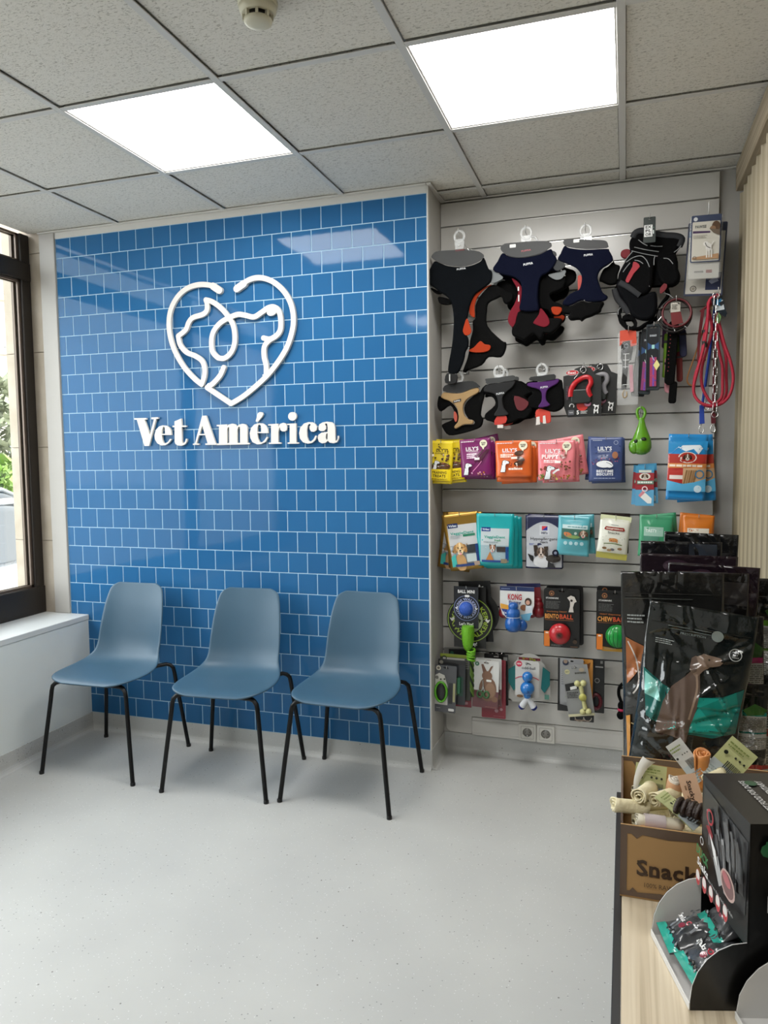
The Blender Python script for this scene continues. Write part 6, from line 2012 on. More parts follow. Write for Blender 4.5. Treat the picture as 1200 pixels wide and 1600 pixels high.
def d_kong(k, w, h):
    k.rect(-w * .5, 0, w * .5, -h * .13, '#20305c')
    k.lines(-w * .46, -w * .2, -h * .05, -h * .09, 1, '#8d9ab8')
    k.text('KONG', -w * .06, -h * .31, h * .17, '#b8343a', width=w * .42)
    k.text('Puppy', -w * .06, -h * .465, h * .075, '#232c6c', width=w * .36)
    k.circle(w * .33, -h * .44, w * .10, '#3a2a26', h * .12)
    k.circle(w * .32, -h * .46, w * .06, '#c99a84', h * .07)
    k.circle(w * .20, -h * .62, w * .10, '#8d5a3a', h * .09)
    k.poly([(w * .26, -h * .56), (w * .44, -h * .55), (w * .46, -h * .82), (w * .24, -h * .84)], '#d9e2ea')
    k.poly([(w * .1, -h * .84), (w * .44, -h * .76), (w * .36, -h * 1.0), (w * .18, -h * 1.0)], '#6fb6d8')
    k.poly([(-w * .49, -h * .52), (-w * .18, -h * .58), (-w * .2, -h * .70), (-w * .47, -h * .68)], '#d99c3a')
    k.poly([(-w * .46, -h * .68), (-w * .2, -h * .70), (-w * .16, -h * .98), (-w * .3, -h * .94)], '#1f3f8c')
    k.text('Large', -w * .29, -h * .80, h * .06, '#e6e8ee', rot=R(-14))


def shield(w, h, drop=0.012):
    p = [(-.5, 0), (-.5, -.62), (-.42, -.86), (-.2, -1.0), (.22, -1.06), (.36, -1.0), (.5, -.55), (.5, 0)]
    return [(a * w, c * h + drop) for a, c in p]


for (lb, x, y, zt, ro, tc, hasp) in (('shield-shaped toy card with a blue rubber toy', 0.381, 0.088, 0.853, 0, '#1d5aa6', True), ('toy card with dark red rubber toys half hidden behind the blue one', 0.402, 0.150, 0.858, -3, '#7c1a22', False)):
    t = card('rubber_toy_card', lb, 'pet toy', 'rubber toys on shield cards', x, y, zt, 0.152, 0.150, '#d8d9d6' if hasp else '#8c2f36', d_kong if hasp else (lambda k, w, h: k.rect(-w * .5, 0, w * .5, -h * .12, '#2a2f5c')), roll=ro, poly=shield(0.152, 0.150), slot=True)
    if hasp:
        rubber_toy(t, -0.012, -0.120, 0.066, tc, -0.030)
        MB().tube([(-0.012 + 0.034 * math.cos(2 * PI * j / 20), -0.030 + 0.034 * math.sin(2 * PI * j / 20), -0.118) for j in range(20)], 0.0012, 5, True).build('tie', mat('#cfd2d6', 0.4), t)
        MB().ball((0.022, -0.012, -0.160), 0.026, 0.022, 0.026).build('toy_base', mat(tc, 0.32, coat=0.3), t)
    else:
        rubber_toy(t, -0.092, -0.100, 0.044, tc, -0.012)
        rubber_toy(t, 0.066, -0.096, 0.046, tc, -0.012)
hook(0.381, 0.841, 0.06, 'the shield-shaped toy cards')


# ---- black ball cards
def ball_card(lb, x, y, zt, roll, name1, name2, ballc, small, ball=True):
    def dr(k, w, h):
        k.circle(-w * .28, -h * .085, w * .075, '#8a5a3a')
        k.circle(-w * .28, -h * .085, w * .05, '#171717')
        k.circle(-w * .28, -h * .09, w * .025, '#b07a4a')
        k.text('STARMARK', -w * .26, -h * .165, h * .026, '#d6d6d4', width=w * .36)
        k.lines(-w * .44, -w * .02, -h * .215, -h * .34, 6, '#6d6d6c', .4)
        k.text(small, -w * .13, -h * .385, h * .022, '#a8622c', width=w * .56)
        k.text(name1, -w * .265, -h * .465, h * .075, '#dc9648', width=w * .40)
        k.text(name2, w * .135, -h * .465, h * .075, '#c4502c', width=w * .38)
        k.rect(-w * .46, -h * .525, w * .34, -h * .530, '#a8622c')
        k.rect(-w * .48, -h * .98, -w * .32, -h * .72, '#d9792a')
        k.rect(-w * .44, -h * .76, -w * .36, -h * .735, '#f2e0cf')
        k.lines(-w * .28, w * .05, -h * .94, -h * .97, 2, '#8d8d8a')
        k.circle(w * .38, -h * .88, w * .06, '#4c3a2c')
        k.lines(w * .26, w * .46, -h * .955, -h * .97, 1, '#9c6a3c')
        k.poly([(w * .16, -h * .14), (w * .26, -h * .10), (w * .36, -h * .12), (w * .42, -h * .20), (w * .36, -h * .22), (w * .32, -h * .30), (w * .34, -h * .38), (w * .20, -h * .38), (w * .24, -h * .28), (w * .24, -h * .2)], '#c9c2ba')
        k.circle(w * .28, -h * .185, w * .035, '#2c241f')
    t = card('ball_toy_card', lb, 'pet toy', 'black ball cards', x, y, zt, 0.155, 0.264, '#141414', dr, roll=roll, r=0.010, th=0.0025)
    cx, cz = -0.006, 0.012 - 0.264 * 0.755
    rr = 0.047 if name1 == 'BENTO' else 0.050
    if name1 == 'CHEW':
        cx, cz = 0.012, 0.012 - 0.270 * 0.72
    MB().ball((cx, -0.020, cz), rr, 0.030, rr, 28, 16).build('rubber_ball', mat(ballc, 0.32, coat=0.35), t)
    if name1 == 'BENTO':
        MB().lathe([(0.020, -0.0485), (0.018, -0.0505), (1e-6, -0.051)], 20, M=Matrix.Translation((cx, 0, cz)) @ Matrix.Rotation(-PI / 2, 4, 'X') @ Matrix.Scale(-1, 4, (0, 0, 1))).build('treat_disc', mat('#7c5a48', 0.6), t)
        mb = MB()
        for i in range(8):
            a = PI * i / 8
            mb.tube([(cx - 0.017 * math.cos(a), -0.0512, cz - 0.017 * math.sin(a)), (cx + 0.017 * math.cos(a), -0.0512, cz + 0.017 * math.sin(a))], 0.0011, 5)
        mb.build('grating', mat('#4c342a', 0.6), t)
    else:
        mb = MB()
        for i in range(-3, 4):
            a = i * 0.36
            mb.tube([(cx + rr * 1.005 * math.sin(a) * math.cos(q), -0.020 - 0.0304 * math.cos(a) * math.cos(q), cz + rr * 1.005 * math.sin(q)) for q in [-1.35 + 0.27 * j for j in range(11)]], 0.0012, 5)
        mb.build('ridges', mat('#0a6a24', 0.4), t)
        k = Ink(); k.poly([(-0.052, -0.254), (0.068, -0.254), (0.068, -0.236), (0.01, -0.242), (-0.052, -0.234)], '#b98a26'); k.build('printed_band', t).location = (0, -0.0032, 0)
    return t


t1 = ball_card('black card with a red treat ball, front of its hook', 0.575, 0.105, 0.850, 0, 'BENTO', 'BALL', '#b8212a', 'Everlasting TREAT')
t = thing('ball_toy_card', 'black card behind the red treat ball card', 'pet toy', (0.584, 0.150, 0.843), (0, R(-1), 0), 'black ball cards')
MB().slab([[(a, c - 0.120) for a, c in rrect(0.160, 0.268, 0.012)]], 0.004, 0.001).build('card', mat('#0f0f10', 0.35), t)
hook(0.578, 0.838, 0.085, 'the red treat ball cards')
t1 = ball_card('black card with a green chew ball beside the dog food bags', 0.800, 0.105, 0.850, 0, 'CHEW', 'BALL', '#109038', 'TREAT Dispensing')
t = thing('ball_toy_card', 'black card behind the green chew ball card', 'pet toy', (0.800, 0.150, 0.848), (0, 0, 0), 'black ball cards')
MB().slab([[(a, c - 0.120) for a, c in rrect(0.155, 0.268, 0.012)]], 0.004, 0.001).build('card', mat('#0f0f10', 0.35), t)
k = Ink(); k.circle(-0.044, -0.004, 0.011, '#8a5a3a'); k.circle(-0.044, -0.004, 0.007, '#171717'); k.build('printed_design', t).location = (0, -0.004, 0)
hook(0.800, 0.838, 0.085, 'the green chew ball cards')

# ================================================================ BOTTOM ROW
GREY = '#55575b'


def d_comb(k, w, h):
    k.circle(-w * .34, -h * .065, w * .11, '#cfcabc')
    k.circle(-w * .34, -h * .065, w * .06, '#6d685c')
    k.poly([(-w * .48, -h * .22), (-w * .30, -h * .17), (-w * .05, -h * .21), (w * .02, -h * .32), (w * .10, -h * .42), (w * .12, -h * .84), (-w * .48, -h * .84)], '#cfcdc6')
    k.circle(-w * .40, -h * .27, w * .08, '#7d7b76')
    k.circle(-w * .22, -h * .30, w * .04, '#232323'); k.circle(-w * .05, -h * .29, w * .04, '#232323')
    k.rect(w * .16, -h * .36, w * .34, -h * .80, '#262729')
    k.rect(w * .36, -h * .36, w * .46, -h * .76, '#a8a67c')
    k.lines(-w * .4, -w * .2, -h * .90, -h * .92, 1, '#c9c9c6')
    k.poly(rrect(w * .26, h * .055, .003, w * .30, -h * .93), '#e2e2df')


t = card('grooming_card', 'grey card with a green oval brush, front of its hook', 'grooming tool', 'grooming tool cards', 0.058, 0.07, 0.474, 0.102, 0.222, GREY, d_comb, roll=2, r=0.005)
MB().tube([(-0.018 + 0.027 * math.cos(2 * PI * j / 28), -0.012, -0.112 + 0.046 * math.sin(2 * PI * j / 28)) for j in range(28)], 0.0056, 8, True).build('green_rim', mat('#55a51f', 0.25, coat=0.4), t)
MB().ball((-0.018, -0.006, -0.112), 0.024, 0.010, 0.043).build('brush_pad', mat('#2a2c2b', 0.25), t)


def d_comb2(k, w, h):
    k.rect(-w * .48, -h * .02, w * .48, -h * .10, '#2a2b2d')
    k.rect(w * .08, -h * .40, w * .22, -h * .78, '#8aa35a')
    k.rect(w * .24, -h * .36, w * .42, -h * .80, '#1c4a3a')
    k.circle(-w * .38, -h * .07, w * .07, '#8d8a80')


t = card('grooming_card', 'dark grooming card second behind the oval brush', 'grooming tool', 'grooming tool cards', 0.080, 0.095, 0.496, 0.130, 0.210, '#303236', d_comb2, roll=1, r=0.005)
MB().slab([rrect(0.016, 0.075, 0.005, 0.036, -0.105)], 0.008, 0.003, 2, M=Matrix.Translation((0, -0.008, 0))).build('comb_handle', mat('#2f6a4a', 0.35), t)


def d_comb3(k, w, h):
    k.rect(-w * .5, 0, w * .5, -h * .07, '#8a9a34')
    k.rect(-w * .44, -h * .08, w * .3, -h * .14, '#c9c7bf')
    k.ring(-w * .36, -h * .10, w * .05, w * .08, '#2c3a30')
    k.lines(w * .3, w * .48, -h * .06, -h * .3, 6, '#9a9a94')


t = card('grooming_card', 'olive topped grooming card third behind the oval brush', 'grooming tool', 'grooming tool cards', 0.092, 0.120, 0.516, 0.146, 0.215, '#45473f', d_comb3, roll=1, r=0.005)
t = card('grooming_card', 'red and grey grooming card showing low at the right of its stack', 'grooming tool', 'grooming tool cards', 0.112, 0.145, 0.500, 0.100, 0.240, '#8f8e8b', lambda k, w, h: (k.rect(-w * .5, -h, w * .5, -h * .46, '#8a2a38'), k.poly(rrect(w * .34, h * .05, .003, w * .16, -h * .92), '#b98c92'), k.circle(-w * .3, -h * .08, w * .1, '#2f5a44')), roll=0, r=0.005)
t = card('grooming_card', 'rearmost grey grooming card near the tiled wall', 'grooming tool', 'grooming tool cards', 0.100, 0.170, 0.535, 0.150, 0.215, '#7d7d7a', lambda k, w, h: (k.rect(-w * .34, -h * .03, w * .44, -h * .3, '#26282a'), k.circle(-w * .24, -h * .12, w * .06, '#3a6a52')), roll=-2, r=0.005)
hook(0.066, 0.462, 0.045, 'the grooming tool cards')


def d_sciss(k, w, h):
    k.rect(-w * .5, -h * .64, w * .5, -h, '#6a4044')
    k.circle(-w * .36, -h * .085, w * .085, '#2f6a4a')
    k.text('X', -w * .36, -h * .085, w * .07, '#cfe0d4')
    k.poly([(-w * .20, -h * .09), (-w * .12, -h * .08), (w * .02, -h * .22), (-w * .04, -h * .28), (-w * .12, -h * .26)], '#6d4c3c')
    k.poly([(w * .26, -h * .10), (w * .18, -h * .12), (w * .08, -h * .22), (w * .14, -h * .26)], '#75533f')
    k.circle(w * .04, -h * .32, w * .20, '#7c5a46', h * .10)
    k.circle(w * .08, -h * .60, w * .34, '#7d5c48', h * .26)
    k.circle(w * .18, -h * .62, w * .20, '#94745c', h * .16)
    k.circle(w * .36, -h * .80, w * .12, '#83624c', h * .06)
    k.poly(rrect(w * .20, h * .045, .003, w * .12, -h * .42), '#e6e6e2')
    k.lines(w * .0, w * .46, -h * .965, -h * .975, 1, '#c98a7a')


t = card('scissors_card', 'white card with a brown rabbit and green scissors', 'grooming tool', 'scissors cards', 0.244, 0.085, 0.508, 0.118, 0.222, '#d4d4d1', d_sciss, roll=2, r=0.006)
SG = mat('#3f6a42', 0.35)
for s in (-1, 1):
    MB().tube([(-0.010 + s * 0.015 + 0.012 * math.cos(2 * PI * j / 18), -0.007, -0.146 + 0.015 * math.sin(2 * PI * j / 18)) for j in range(18)], 0.0042, 7, True).build('finger_ring', SG, t)
    MB().tube([(-0.010 + s * 0.006, -0.007, -0.130), (-0.011, -0.006, -0.105), (-0.013 - s * 0.001, -0.006, -0.080)], [0.004, 0.003, 0.0015], 7).build('blade', CHROME, t)
copy_thing(t, 'white rabbit scissors card behind the front one', (0.250, 0.108, 0.500), (0, R(0), 0))
t = card('scissors_card', 'red card hanging lower behind the rabbit scissors card', 'grooming tool', 'scissors cards', 0.268, 0.135, 0.500, 0.112, 0.276, '#8a2a38', lambda k, w, h: (k.circle(w * .12, -h * .87, w * .08, '#b98a90'), k.circle(w * .32, -h * .84, w * .06, '#b98a90'), k.lines(w * .0, w * .46, -h * .955, -h * .965, 1, '#c98a8a')), roll=0, r=0.005)
t = card('scissors_card', 'black card rearmost on the rabbit scissors hook', 'grooming tool', 'scissors cards', 0.276, 0.160, 0.520, 0.112, 0.240, '#1b1b1c', lambda k, w, h: k.rect(w * .3, -h * .05, w * .46, -h * .12, '#8d8d8a'), roll=0, r=0.005)
hook(0.246, 0.496, 0.06, 'the rabbit scissors cards')
t = hook(0.290, 0.520, 0.12, 'nothing', up=0.014)
t['label'] = 'empty chrome wire hook beside the rabbit scissors cards'

# odd ball toy on layered cards
t = thing('toy_card', 'wide pale card with rounded top behind the blue dumbbell toy', 'pet toy', (0.427, 0.165, 0.525))
pts = [(-0.095, -0.205), (-0.070, -0.040)] + [(0.060 * math.cos(R(a)), -0.040 + 0.048 * math.sin(R(a))) for a in range(170, 9, -20)] + [(0.070, -0.040), (0.095, -0.130), (0.095, -0.190), (0.060, -0.210), (-0.070, -0.225)]
MB().slab([pts], 0.0015, 0).build('card', mat('#c3c2bd', 0.5), t)
for s in (-1, 1):
    MB().slab([[(s * 0.062, -0.050), (s * 0.094, -0.072), (s * 0.094, -0.130), (s * 0.070, -0.170), (s * 0.054, -0.150)][::s]], 0.004, 0.001, M=Matrix.Translation((0, -0.006, 0))).build('teal_flap', mat('#1c7d80', 0.5), t)
k = Ink(); k.rect(-0.048, -0.024, 0.050, -0.012, '#7a2f3a'); bits(k, -0.05, 0.05, -0.014, -0.024, 10, 0.006, ['#8f9a3a', '#b0563a', '#5a2a3c'], 4); k.rect(0.070, -0.200, 0.090, -0.178, '#5f9a8a'); k.build('printed_design', t).location = (0, -0.002, 0)


def d_odd(k, w, h):
    k.circle(-w * .34, -h * .09, w * .13, '#c22f4c')
    k.text('NEW', -w * .34, -h * .09, h * .04, '#f0e6e8', width=w * .18)
    k.text('odd-ball', w * .06, -h * .19, h * .075, '#33333a', bold=False, width=w * .58)
    k.line([(w * -.06, -h * .10), (w * .0, -h * .06), (w * .16, -h * .10)], w * .03, '#3a3a40')
    k.line([(-w * .5, -h * .50), (-w * .3, -h * .44), (-w * .1, -h * .44)], w * .035, '#c2344c')
    k.line([(w * .5, -h * .50), (w * .3, -h * .44), (w * .1, -h * .44)], w * .035, '#c2344c')
    k.circle(-w * .3, -h * .97, w * .14, '#7a5a3a', h * .04)


t = card('toy_card', 'pale card with a blue dumbbell ball toy', 'pet toy', None, 0.427, 0.09, 0.518, 0.106, 0.168, '#c9c8c4', d_odd, r=0.012)
BB = mat('#2272bd', 0.2, coat=0.5)
MB().ball((0.004, -0.024, -0.054), 0.0235, n=22, k=14).build('ball', BB, t)
MB().ball((0.004, -0.026, -0.106), 0.0315, n=24, k=14).build('ball', BB, t)
MB().lathe([(0.012, -0.150), (0.017, -0.140), (0.012, -0.070)], 16, M=Matrix.Translation((0.004, -0.024, 0))).build('neck', BB, t)
k = Ink(); k.text('X', 0.012, -0.114, 0.012, '#123a6c'); k.build('mark', t).location = (0, -0.0575, 0)
mb = MB()
for s in (-1, 1):
    mb.tube([(0.006, -0.024, -0.150), (0.006 + s * 0.014, -0.026, -0.170), (0.006 + s * 0.026, -0.024, -0.190)], [0.010, 0.013, 0.015], 10, m=0)
    mb.tube([(0.006 + s * 0.026, -0.024, -0.190), (0.006 + s * 0.033, -0.022, -0.198)], [0.016, 0.012], 10, m=1)
mb.build('rope_tail', [mat('#cfd2d6', 0.8), mat('#1d2f7c', 0.7)], t)
hook(0.428, 0.506, 0.05, 'the blue dumbbell toy card')


# bone toy cards
def d_bone(k, w, h):
    k.circle(-w * .30, -h * .12, w * .10, '#b9b48c')
    k.text('MINT', -w * .30, -h * .12, h * .018, '#3a3a2c')
    k.lines(-w * .02, w * .42, -h * .14, -h * .18, 1, '#55554f', .8)
    k.circle(w * .26, -h * .10, w * .1, '#a89a86', h * .04)
    k.poly([(-w * .46, -h * .36), (w * .02, -h * .33), (w * .02, -h * .47), (-w * .46, -h * .50)], '#1d1e1f')
    k.poly([(-w * .28, -h * .42), (-w * .02, -h * .40), (-w * .02, -h * .46), (-w * .28, -h * .48)], '#e2e2de')
    k.lines(-w * .44, w * .02, -h * .52, -h * .64, 4, '#2c2d2e', .6)
    k.rect(-w * .5, -h * .95, w * .5, -h, '#c9c4a0')


t = card('bone_toy_card', 'grey card with a pale green bone toy, tilted at the front', 'pet toy', 'bone toy cards', 0.634, 0.07, 0.520, 0.112, 0.225, '#8b8c8b', d_bone, roll=-9, r=0.004)
BONE = mat('#c2bf86', 0.4, coat=0.2)
MB().tube([(0.016, -0.016, -0.075), (0.018, -0.016, -0.125), (0.020, -0.016, -0.180)], [0.010, 0.0085, 0.010], 12).build('bone_shaft', BONE, t)
for (dx, z) in ((-0.013, -0.066), (0.013, -0.066), (-0.012, -0.192), (0.012, -0.192)):
    MB().ball((0.016 + (0.004 if z < -.1 else 0) + dx, -0.016, z), 0.0135, n=14, k=10).build('bone_knob', BONE, t)
MB().lathe([(0.016, 0.0), (0.016, 0.006), (1e-6, 0.007)], 18, M=Matrix.Translation((0.018, -0.022, -0.126)) @ Matrix.Rotation(PI / 2, 4, 'X')).build('medallion', mat('#b6b25a', 0.4), t)


def d_bg(k, w, h):
    k.rect(-w * .5, -h, -w * .42, 0, '#17181a')
    k.circle(-w * .2, -h * .08, w * .12, '#3a3f52')
    k.circle(-w * .2, -h * .06, w * .08, '#9a8674')
    k.lines(-w * .35, -w * .1, -h * .2, -h * .5, 8, '#6b6d70')
    k.circle(-w * .05, -h * .72, w * .14, '#7a9a3a', h * .03)
    k.poly([(-w * .5, -h), (-w * .5, -h * .86), (w * .5, -h * .96), (w * .5, -h)], '#1a1b1d')


t = card('bone_toy_card', 'grey card with black edge left behind the bone toy', 'pet toy', 'bone toy cards', 0.616, 0.10, 0.540, 0.110, 0.235, '#97989a', d_bg, r=0.004)
t = card('bone_toy_card', 'orange topped card behind the bone toy', 'pet toy', 'bone toy cards', 0.662, 0.118, 0.536, 0.096, 0.20, '#c98a3c', lambda k, w, h: (k.rect(-w * .5, -h * .02, -w * .22, -h * .2, '#232427'), k.poly([(w * .16, -h * .12), (w * .4, -h * .06), (w * .34, -h * .22)], '#7a4a26')), r=0.004)
t = card('bone_toy_card', 'wide black card rearmost behind the bone toy', 'pet toy', 'bone toy cards', 0.694, 0.140, 0.536, 0.130, 0.244, '#141517', lambda k, w, h: (k.ring(w * .26, -h * .40, w * .06, w * .085, '#8d8d8b'), k.lines(w * .2, w * .46, -h * .12, -h * .17, 1, '#a6a6a4'), k.rect(w * .36, -h * .03, w * .44, -h * .08, '#7d7d7b')), r=0.004)
MB().tube([(0.030 + 0.020 * math.cos(2 * PI * j / 20), -0.008, -0.180 + 0.032 * math.sin(2 * PI * j / 20)) for j in range(20)], 0.008, 8, True).build('maroon_ring', mat('#5a1a24', 0.4), t)
t = card('bone_toy_card', 'small black card hanging lowest behind the bone toy', 'pet toy', 'bone toy cards', 0.664, 0.128, 0.512, 0.104, 0.262, '#18191a', lambda k, w, h: (k.ring(-w * .1, -h * .93, w * .16, w * .2, '#a69a86', a0=180, a1=360), k.ring(w * .24, -h * .92, w * .14, w * .18, '#c9c2b4', a0=180, a1=360), k.rect(-w * .3, -h * .985, w * .3, -h * .97, '#a68a7a')), r=0.004)
hook(0.636, 0.508, 0.04, 'the bone toy cards')

# small black and pink toy beside the dog food bags
t = thing('plush_toy', 'small black plush toy with a pink band by the food bags', 'pet toy', (0.832, 0.12, 0.440))
MB().tube(smooth_path([(0.004, 0, 0.0), (-0.010, 0, -0.020), (-0.012, 0, -0.050), (-0.004, 0, -0.075), (0.0, 0, -0.085)], 4), 0.007, 8).build('loop', BLK2, t)
MB().ball((0.0, 0, -0.100), 0.016, 0.012, 0.022).build('body', BLK2, t)
MB().ball((-0.002, 0, -0.118), 0.015, 0.0125, 0.009).build('pink_band', mat('#b5274f', 0.7), t)
MB().ball((-0.003, 0, -0.142), 0.017, 0.012, 0.020).build('foot', BLK2, t)
MB().slab([[(0.004, -0.02), (0.012, -0.03), (0.012, -0.06), (0.004, -0.065)]], 0.002, 0).build('white_tag', mat('#d6d6d4', 0.5), t)
hook(0.836, 0.442, 0.095, 'the small black plush toy')

# ================================================================ DESK AND WHAT STANDS ON IT
ZD = 0.75
desk = thing('desk', 'pale ash desk with black side edge along the blind', 'desk', (0, 0, 0))
MB().bbox(0.838, 1.245, -3.1, -0.95, ZD - 0.032, ZD, 0.0015).build('desk_top', DESKWOOD, desk)
MB().bbox(0.8265, 0.8375, -3.1, -1.672, 0.0, ZD, 0.001).build('side_panel', mat('#121213', 0.45), desk)
MB().bbox(0.838, 1.245, -0.985, -0.955, 0.0, ZD - 0.0325, 0.001).build('end_panel', mat('#121213', 0.45), desk)
MB().bbox(0.860, 1.245, -3.08, -1.0, ZD - 0.12, ZD - 0.0325, 0.001).build('apron', mat('#121213', 0.45), desk)
MB().bbox(0.845, 1.245, -2.10, -2.06, 0.0, ZD - 0.125, 0.001).build('leg_panel', mat('#121213', 0.45), desk)


def standing_bag(label, x, y, w, h, d, col, draw, yaw=0, roll=0, pitch=0, seed=1, rough=0.12, crink=0.006, group='dog food bags on the desk', z=ZD, nx=40, nz=60, top=0.14, extra=None):
    """stand-up food pouch resting on its base"""
    t = thing('dog_food_bag', label, 'pet food', (x, y, z), (R(pitch), R(roll), R(yaw)), group)
    rnd = random.Random(seed)
    cr = [(rnd.uniform(-.5, .5) * w, rnd.uniform(.03, 1.0) * h, rnd.choice((rnd.uniform(-.5, .5), PI / 2 + rnd.uniform(-.6, .6), rnd.uniform(0, PI))), rnd.uniform(.08, .32) * h, rnd.uniform(.35, 1) * crink * rnd.choice((-1, 1)), rnd.uniform(.006, .022) * h) for _ in range(60)]

    def S(xx, zz, side=-1):
        u = 2 * xx / w; v = 1 - zz / h
        e = max(0.0, 1 - u * u)
        k = smst((v - top) / 0.55) * (1 - 0.12 * smst((v - 0.9) / 0.1))
        t_ = d / 2 * e ** 0.42 * k
        x2 = xx * (1 - 0.05 * k * (d / w) * 1.4)
        for (cx, cz, a, L, amp, wd) in cr:
            dx, dz = xx - cx, zz - cz
            al = dx * math.cos(a) + dz * math.sin(a); pe = -dx * math.sin(a) + dz * math.cos(a)
            if abs(al) < L and abs(pe) < 3 * wd:
                t_ += amp * math.exp(-(pe / wd) ** 2) * (1 - (al / L) ** 2) * (0.35 + 0.65 * k) * min(1.0, e * 3) * min(1.0, zz / (0.06 * h))
        return (x2, side * (t_ + 0.0008), zz)
    mb = MB()
    for side in (-1, 1):
        mb.grid(lambda u, v, s=side: S((u - 0.5) * w, (1 - v) * h, s), nx, nz, flip=(side < 0))
    N = (nx + 1) * (nz + 1)
    ring = [i for i in range(nx + 1)] + [j * (nx + 1) + nx for j in range(1, nz + 1)] + [nz * (nx + 1) + i for i in range(nx - 1, -1, -1)] + [j * (nx + 1) for j in range(nz - 1, 0, -1)]
    for a, c in zip(ring, ring[1:] + ring[:1]):
        mb.f.append([a, c, c + N, a + N]); mb.m.append(0); mb.sm.append(False)
    body = mb.build('pouch', mat(col, rough, coat=1.0, vary=0.08, bump=0.35, bscale=26), t)
    k = Ink()
    draw(k, w, h)
    if k.items:
        def surf(xx, zz):
            return S(max(min(xx, w / 2), -w / 2), max(min(zz, h), 0), -1), (0, -1, 0)
        k.build('printed_design', body, surf, maxlen=w / nx * 1.2, gloss=True, step=0.0002, base=0.0020)
    # press seam near the top
    mb = MB()
    mb.tube([(xx, S(xx, h * 0.885, -1)[1] - 0.0006, h * 0.885) for xx in [(-0.46 + 0.92 * i / 12) * w for i in range(13)]], 0.0014, 5)
    mb.build('press_seal', mat(col, 0.25, coat=0.5), t)
    if extra:
        extra(t, S, w, h)
    return t


def badge(k, x, z, r):
    k.ring(x, z, r * .86, r, '#b9bcba')
    for i in range(3):
        k.text(('VETS', 'No.1', 'CHOICE')[i], x, z + r * (.38 - .38 * i), r * .2, '#b9bcba', width=r * (1.0, .7, 1.1)[i])
    k.circle(x + r * .62, z + r * .72, r * .16, '#c9ccca'); k.circle(x + r * .86, z + r * .72, r * .16, '#c9ccca')
    k.poly([(x + r * .47, z + r * .68), (x + r * 1.01, z + r * .68), (x + r * .74, z + r * .36)], '#c9ccca')


def d_front(k, w, h):
    TE = '#1f9f92'
    k.poly([(-w * .48, h * .62), (-w * .30, h * .56), (-w * .12, h * .52), (w * .10, h * .52), (w * .30, h * .55), (w * .47, h * .60), (w * .45, h * .36), (w * .24, h * .32), (-w * .18, h * .32), (-w * .40, h * .36)], '#17655f')
    k.poly([(w * .02, h * .52), (w * .34, h * .54), (w * .34, h * .485), (w * .04, h * .47)], TE)
    k.poly([(-w * .18, h * .33), (-.02 * w, h * .33), (w * .02, h * .47), (-w * .10, h * .44)], '#147a72')
    k.poly([(-w * .04, h * .33), (w * .34, h * .34), (w * .08, h * .47)], TE)
    k.poly([(w * .08, h * .47), (w * .34, h * .34), (w * .44, h * .50), (w * .40, h * .58)], '#168579')
    k.poly([(-w * .26, h * .33), (-w * .10, h * .33), (-w * .12, h * .38), (-w * .26, h * .38)], TE)
    k.poly([(-w * .46, h * .60), (-w * .34, h * .56), (-w * .28, h * .46), (-w * .44, h * .48)], '#8fd6cc')
    # brown hunting dog, head raised to the right
    F1, F2 = '#6a5950', '#8a7566'
    k.poly([(-w * .30, h * .30), (-w * .26, h * .46), (-w * .20, h * .55), (-w * .08, h * .62), (w * .00, h * .68), (w * .05, h * .64), (w * .07, h * .56), (w * .06, h * .46), (w * .02, h * .36), (w * .00, h * .28)], F1)
    k.poly([(-w * .05, h * .66), (-w * .01, h * .73), (w * .06, h * .755), (w * .14, h * .75), (w * .22, h * .745), (w * .245, h * .725), (w * .22, h * .705), (w * .13, h * .69), (w * .07, h * .66), (w * .02, h * .62)], F2)
    k.poly([(-w * .045, h * .72), (-w * .005, h * .74), (w * .02, h * .70), (w * .015, h * .655), (-w * .02, h * .64), (-w * .05, h * .67)], F1)
    k.circle(w * .235, h * .733, w * .012, '#231c18')
    k.circle(w * .115, h * .728, w * .009, '#1a1410')
    k.line([(w * .02, h * .64), (w * .04, h * .55), (w * .0, h * .40)], w * .02, '#a08a78')
    k.line([(w * .11, h * .67), (w * .12, h * .655)], w * .02, '#b9bcba')
    # logo strip, notices and badge
    k.rect(-w * .30, h * .875, w * .10, h * .880, '#5d6664')
    k.rect(-w * .30, h * .860, w * .10, h * .864, '#5d6664')
    k.text('PRESCRIPTION', -w * .06, h * .845, h * .012, '#7d8684', bold=False, width=w * .24)
    k.circle(w * .16, h * .862, w * .055, '#7b8481')
    k.lines(-w * .40, -w * .22, h * .80, h * .77, 3, '#aeb4b2')
    badge(k, w * .34, h * .78, w * .058)
    k.poly([(w * .20, h * .19), (w * .24, h * .13), (w * .28, h * .19), (w * .262, h * .19), (w * .24, h * .16), (w * .218, h * .19)], '#c9cccb')
    k.line([(w * .24, h * .16), (w * .24, h * .235)], w * .012, '#c9cccb')
    k.line([(w * .215, h * .20), (w * .265, h * .212), (w * .22, h * .226)], w * .012, '#c9cccb')
    k.text('VETERINARY', w * .24, h * .105, h * .012, '#a9acab', bold=False, width=w * .22)
    k.text('NUTRITION', w * .24, h * .082, h * .012, '#a9acab', bold=False, width=w * .19)


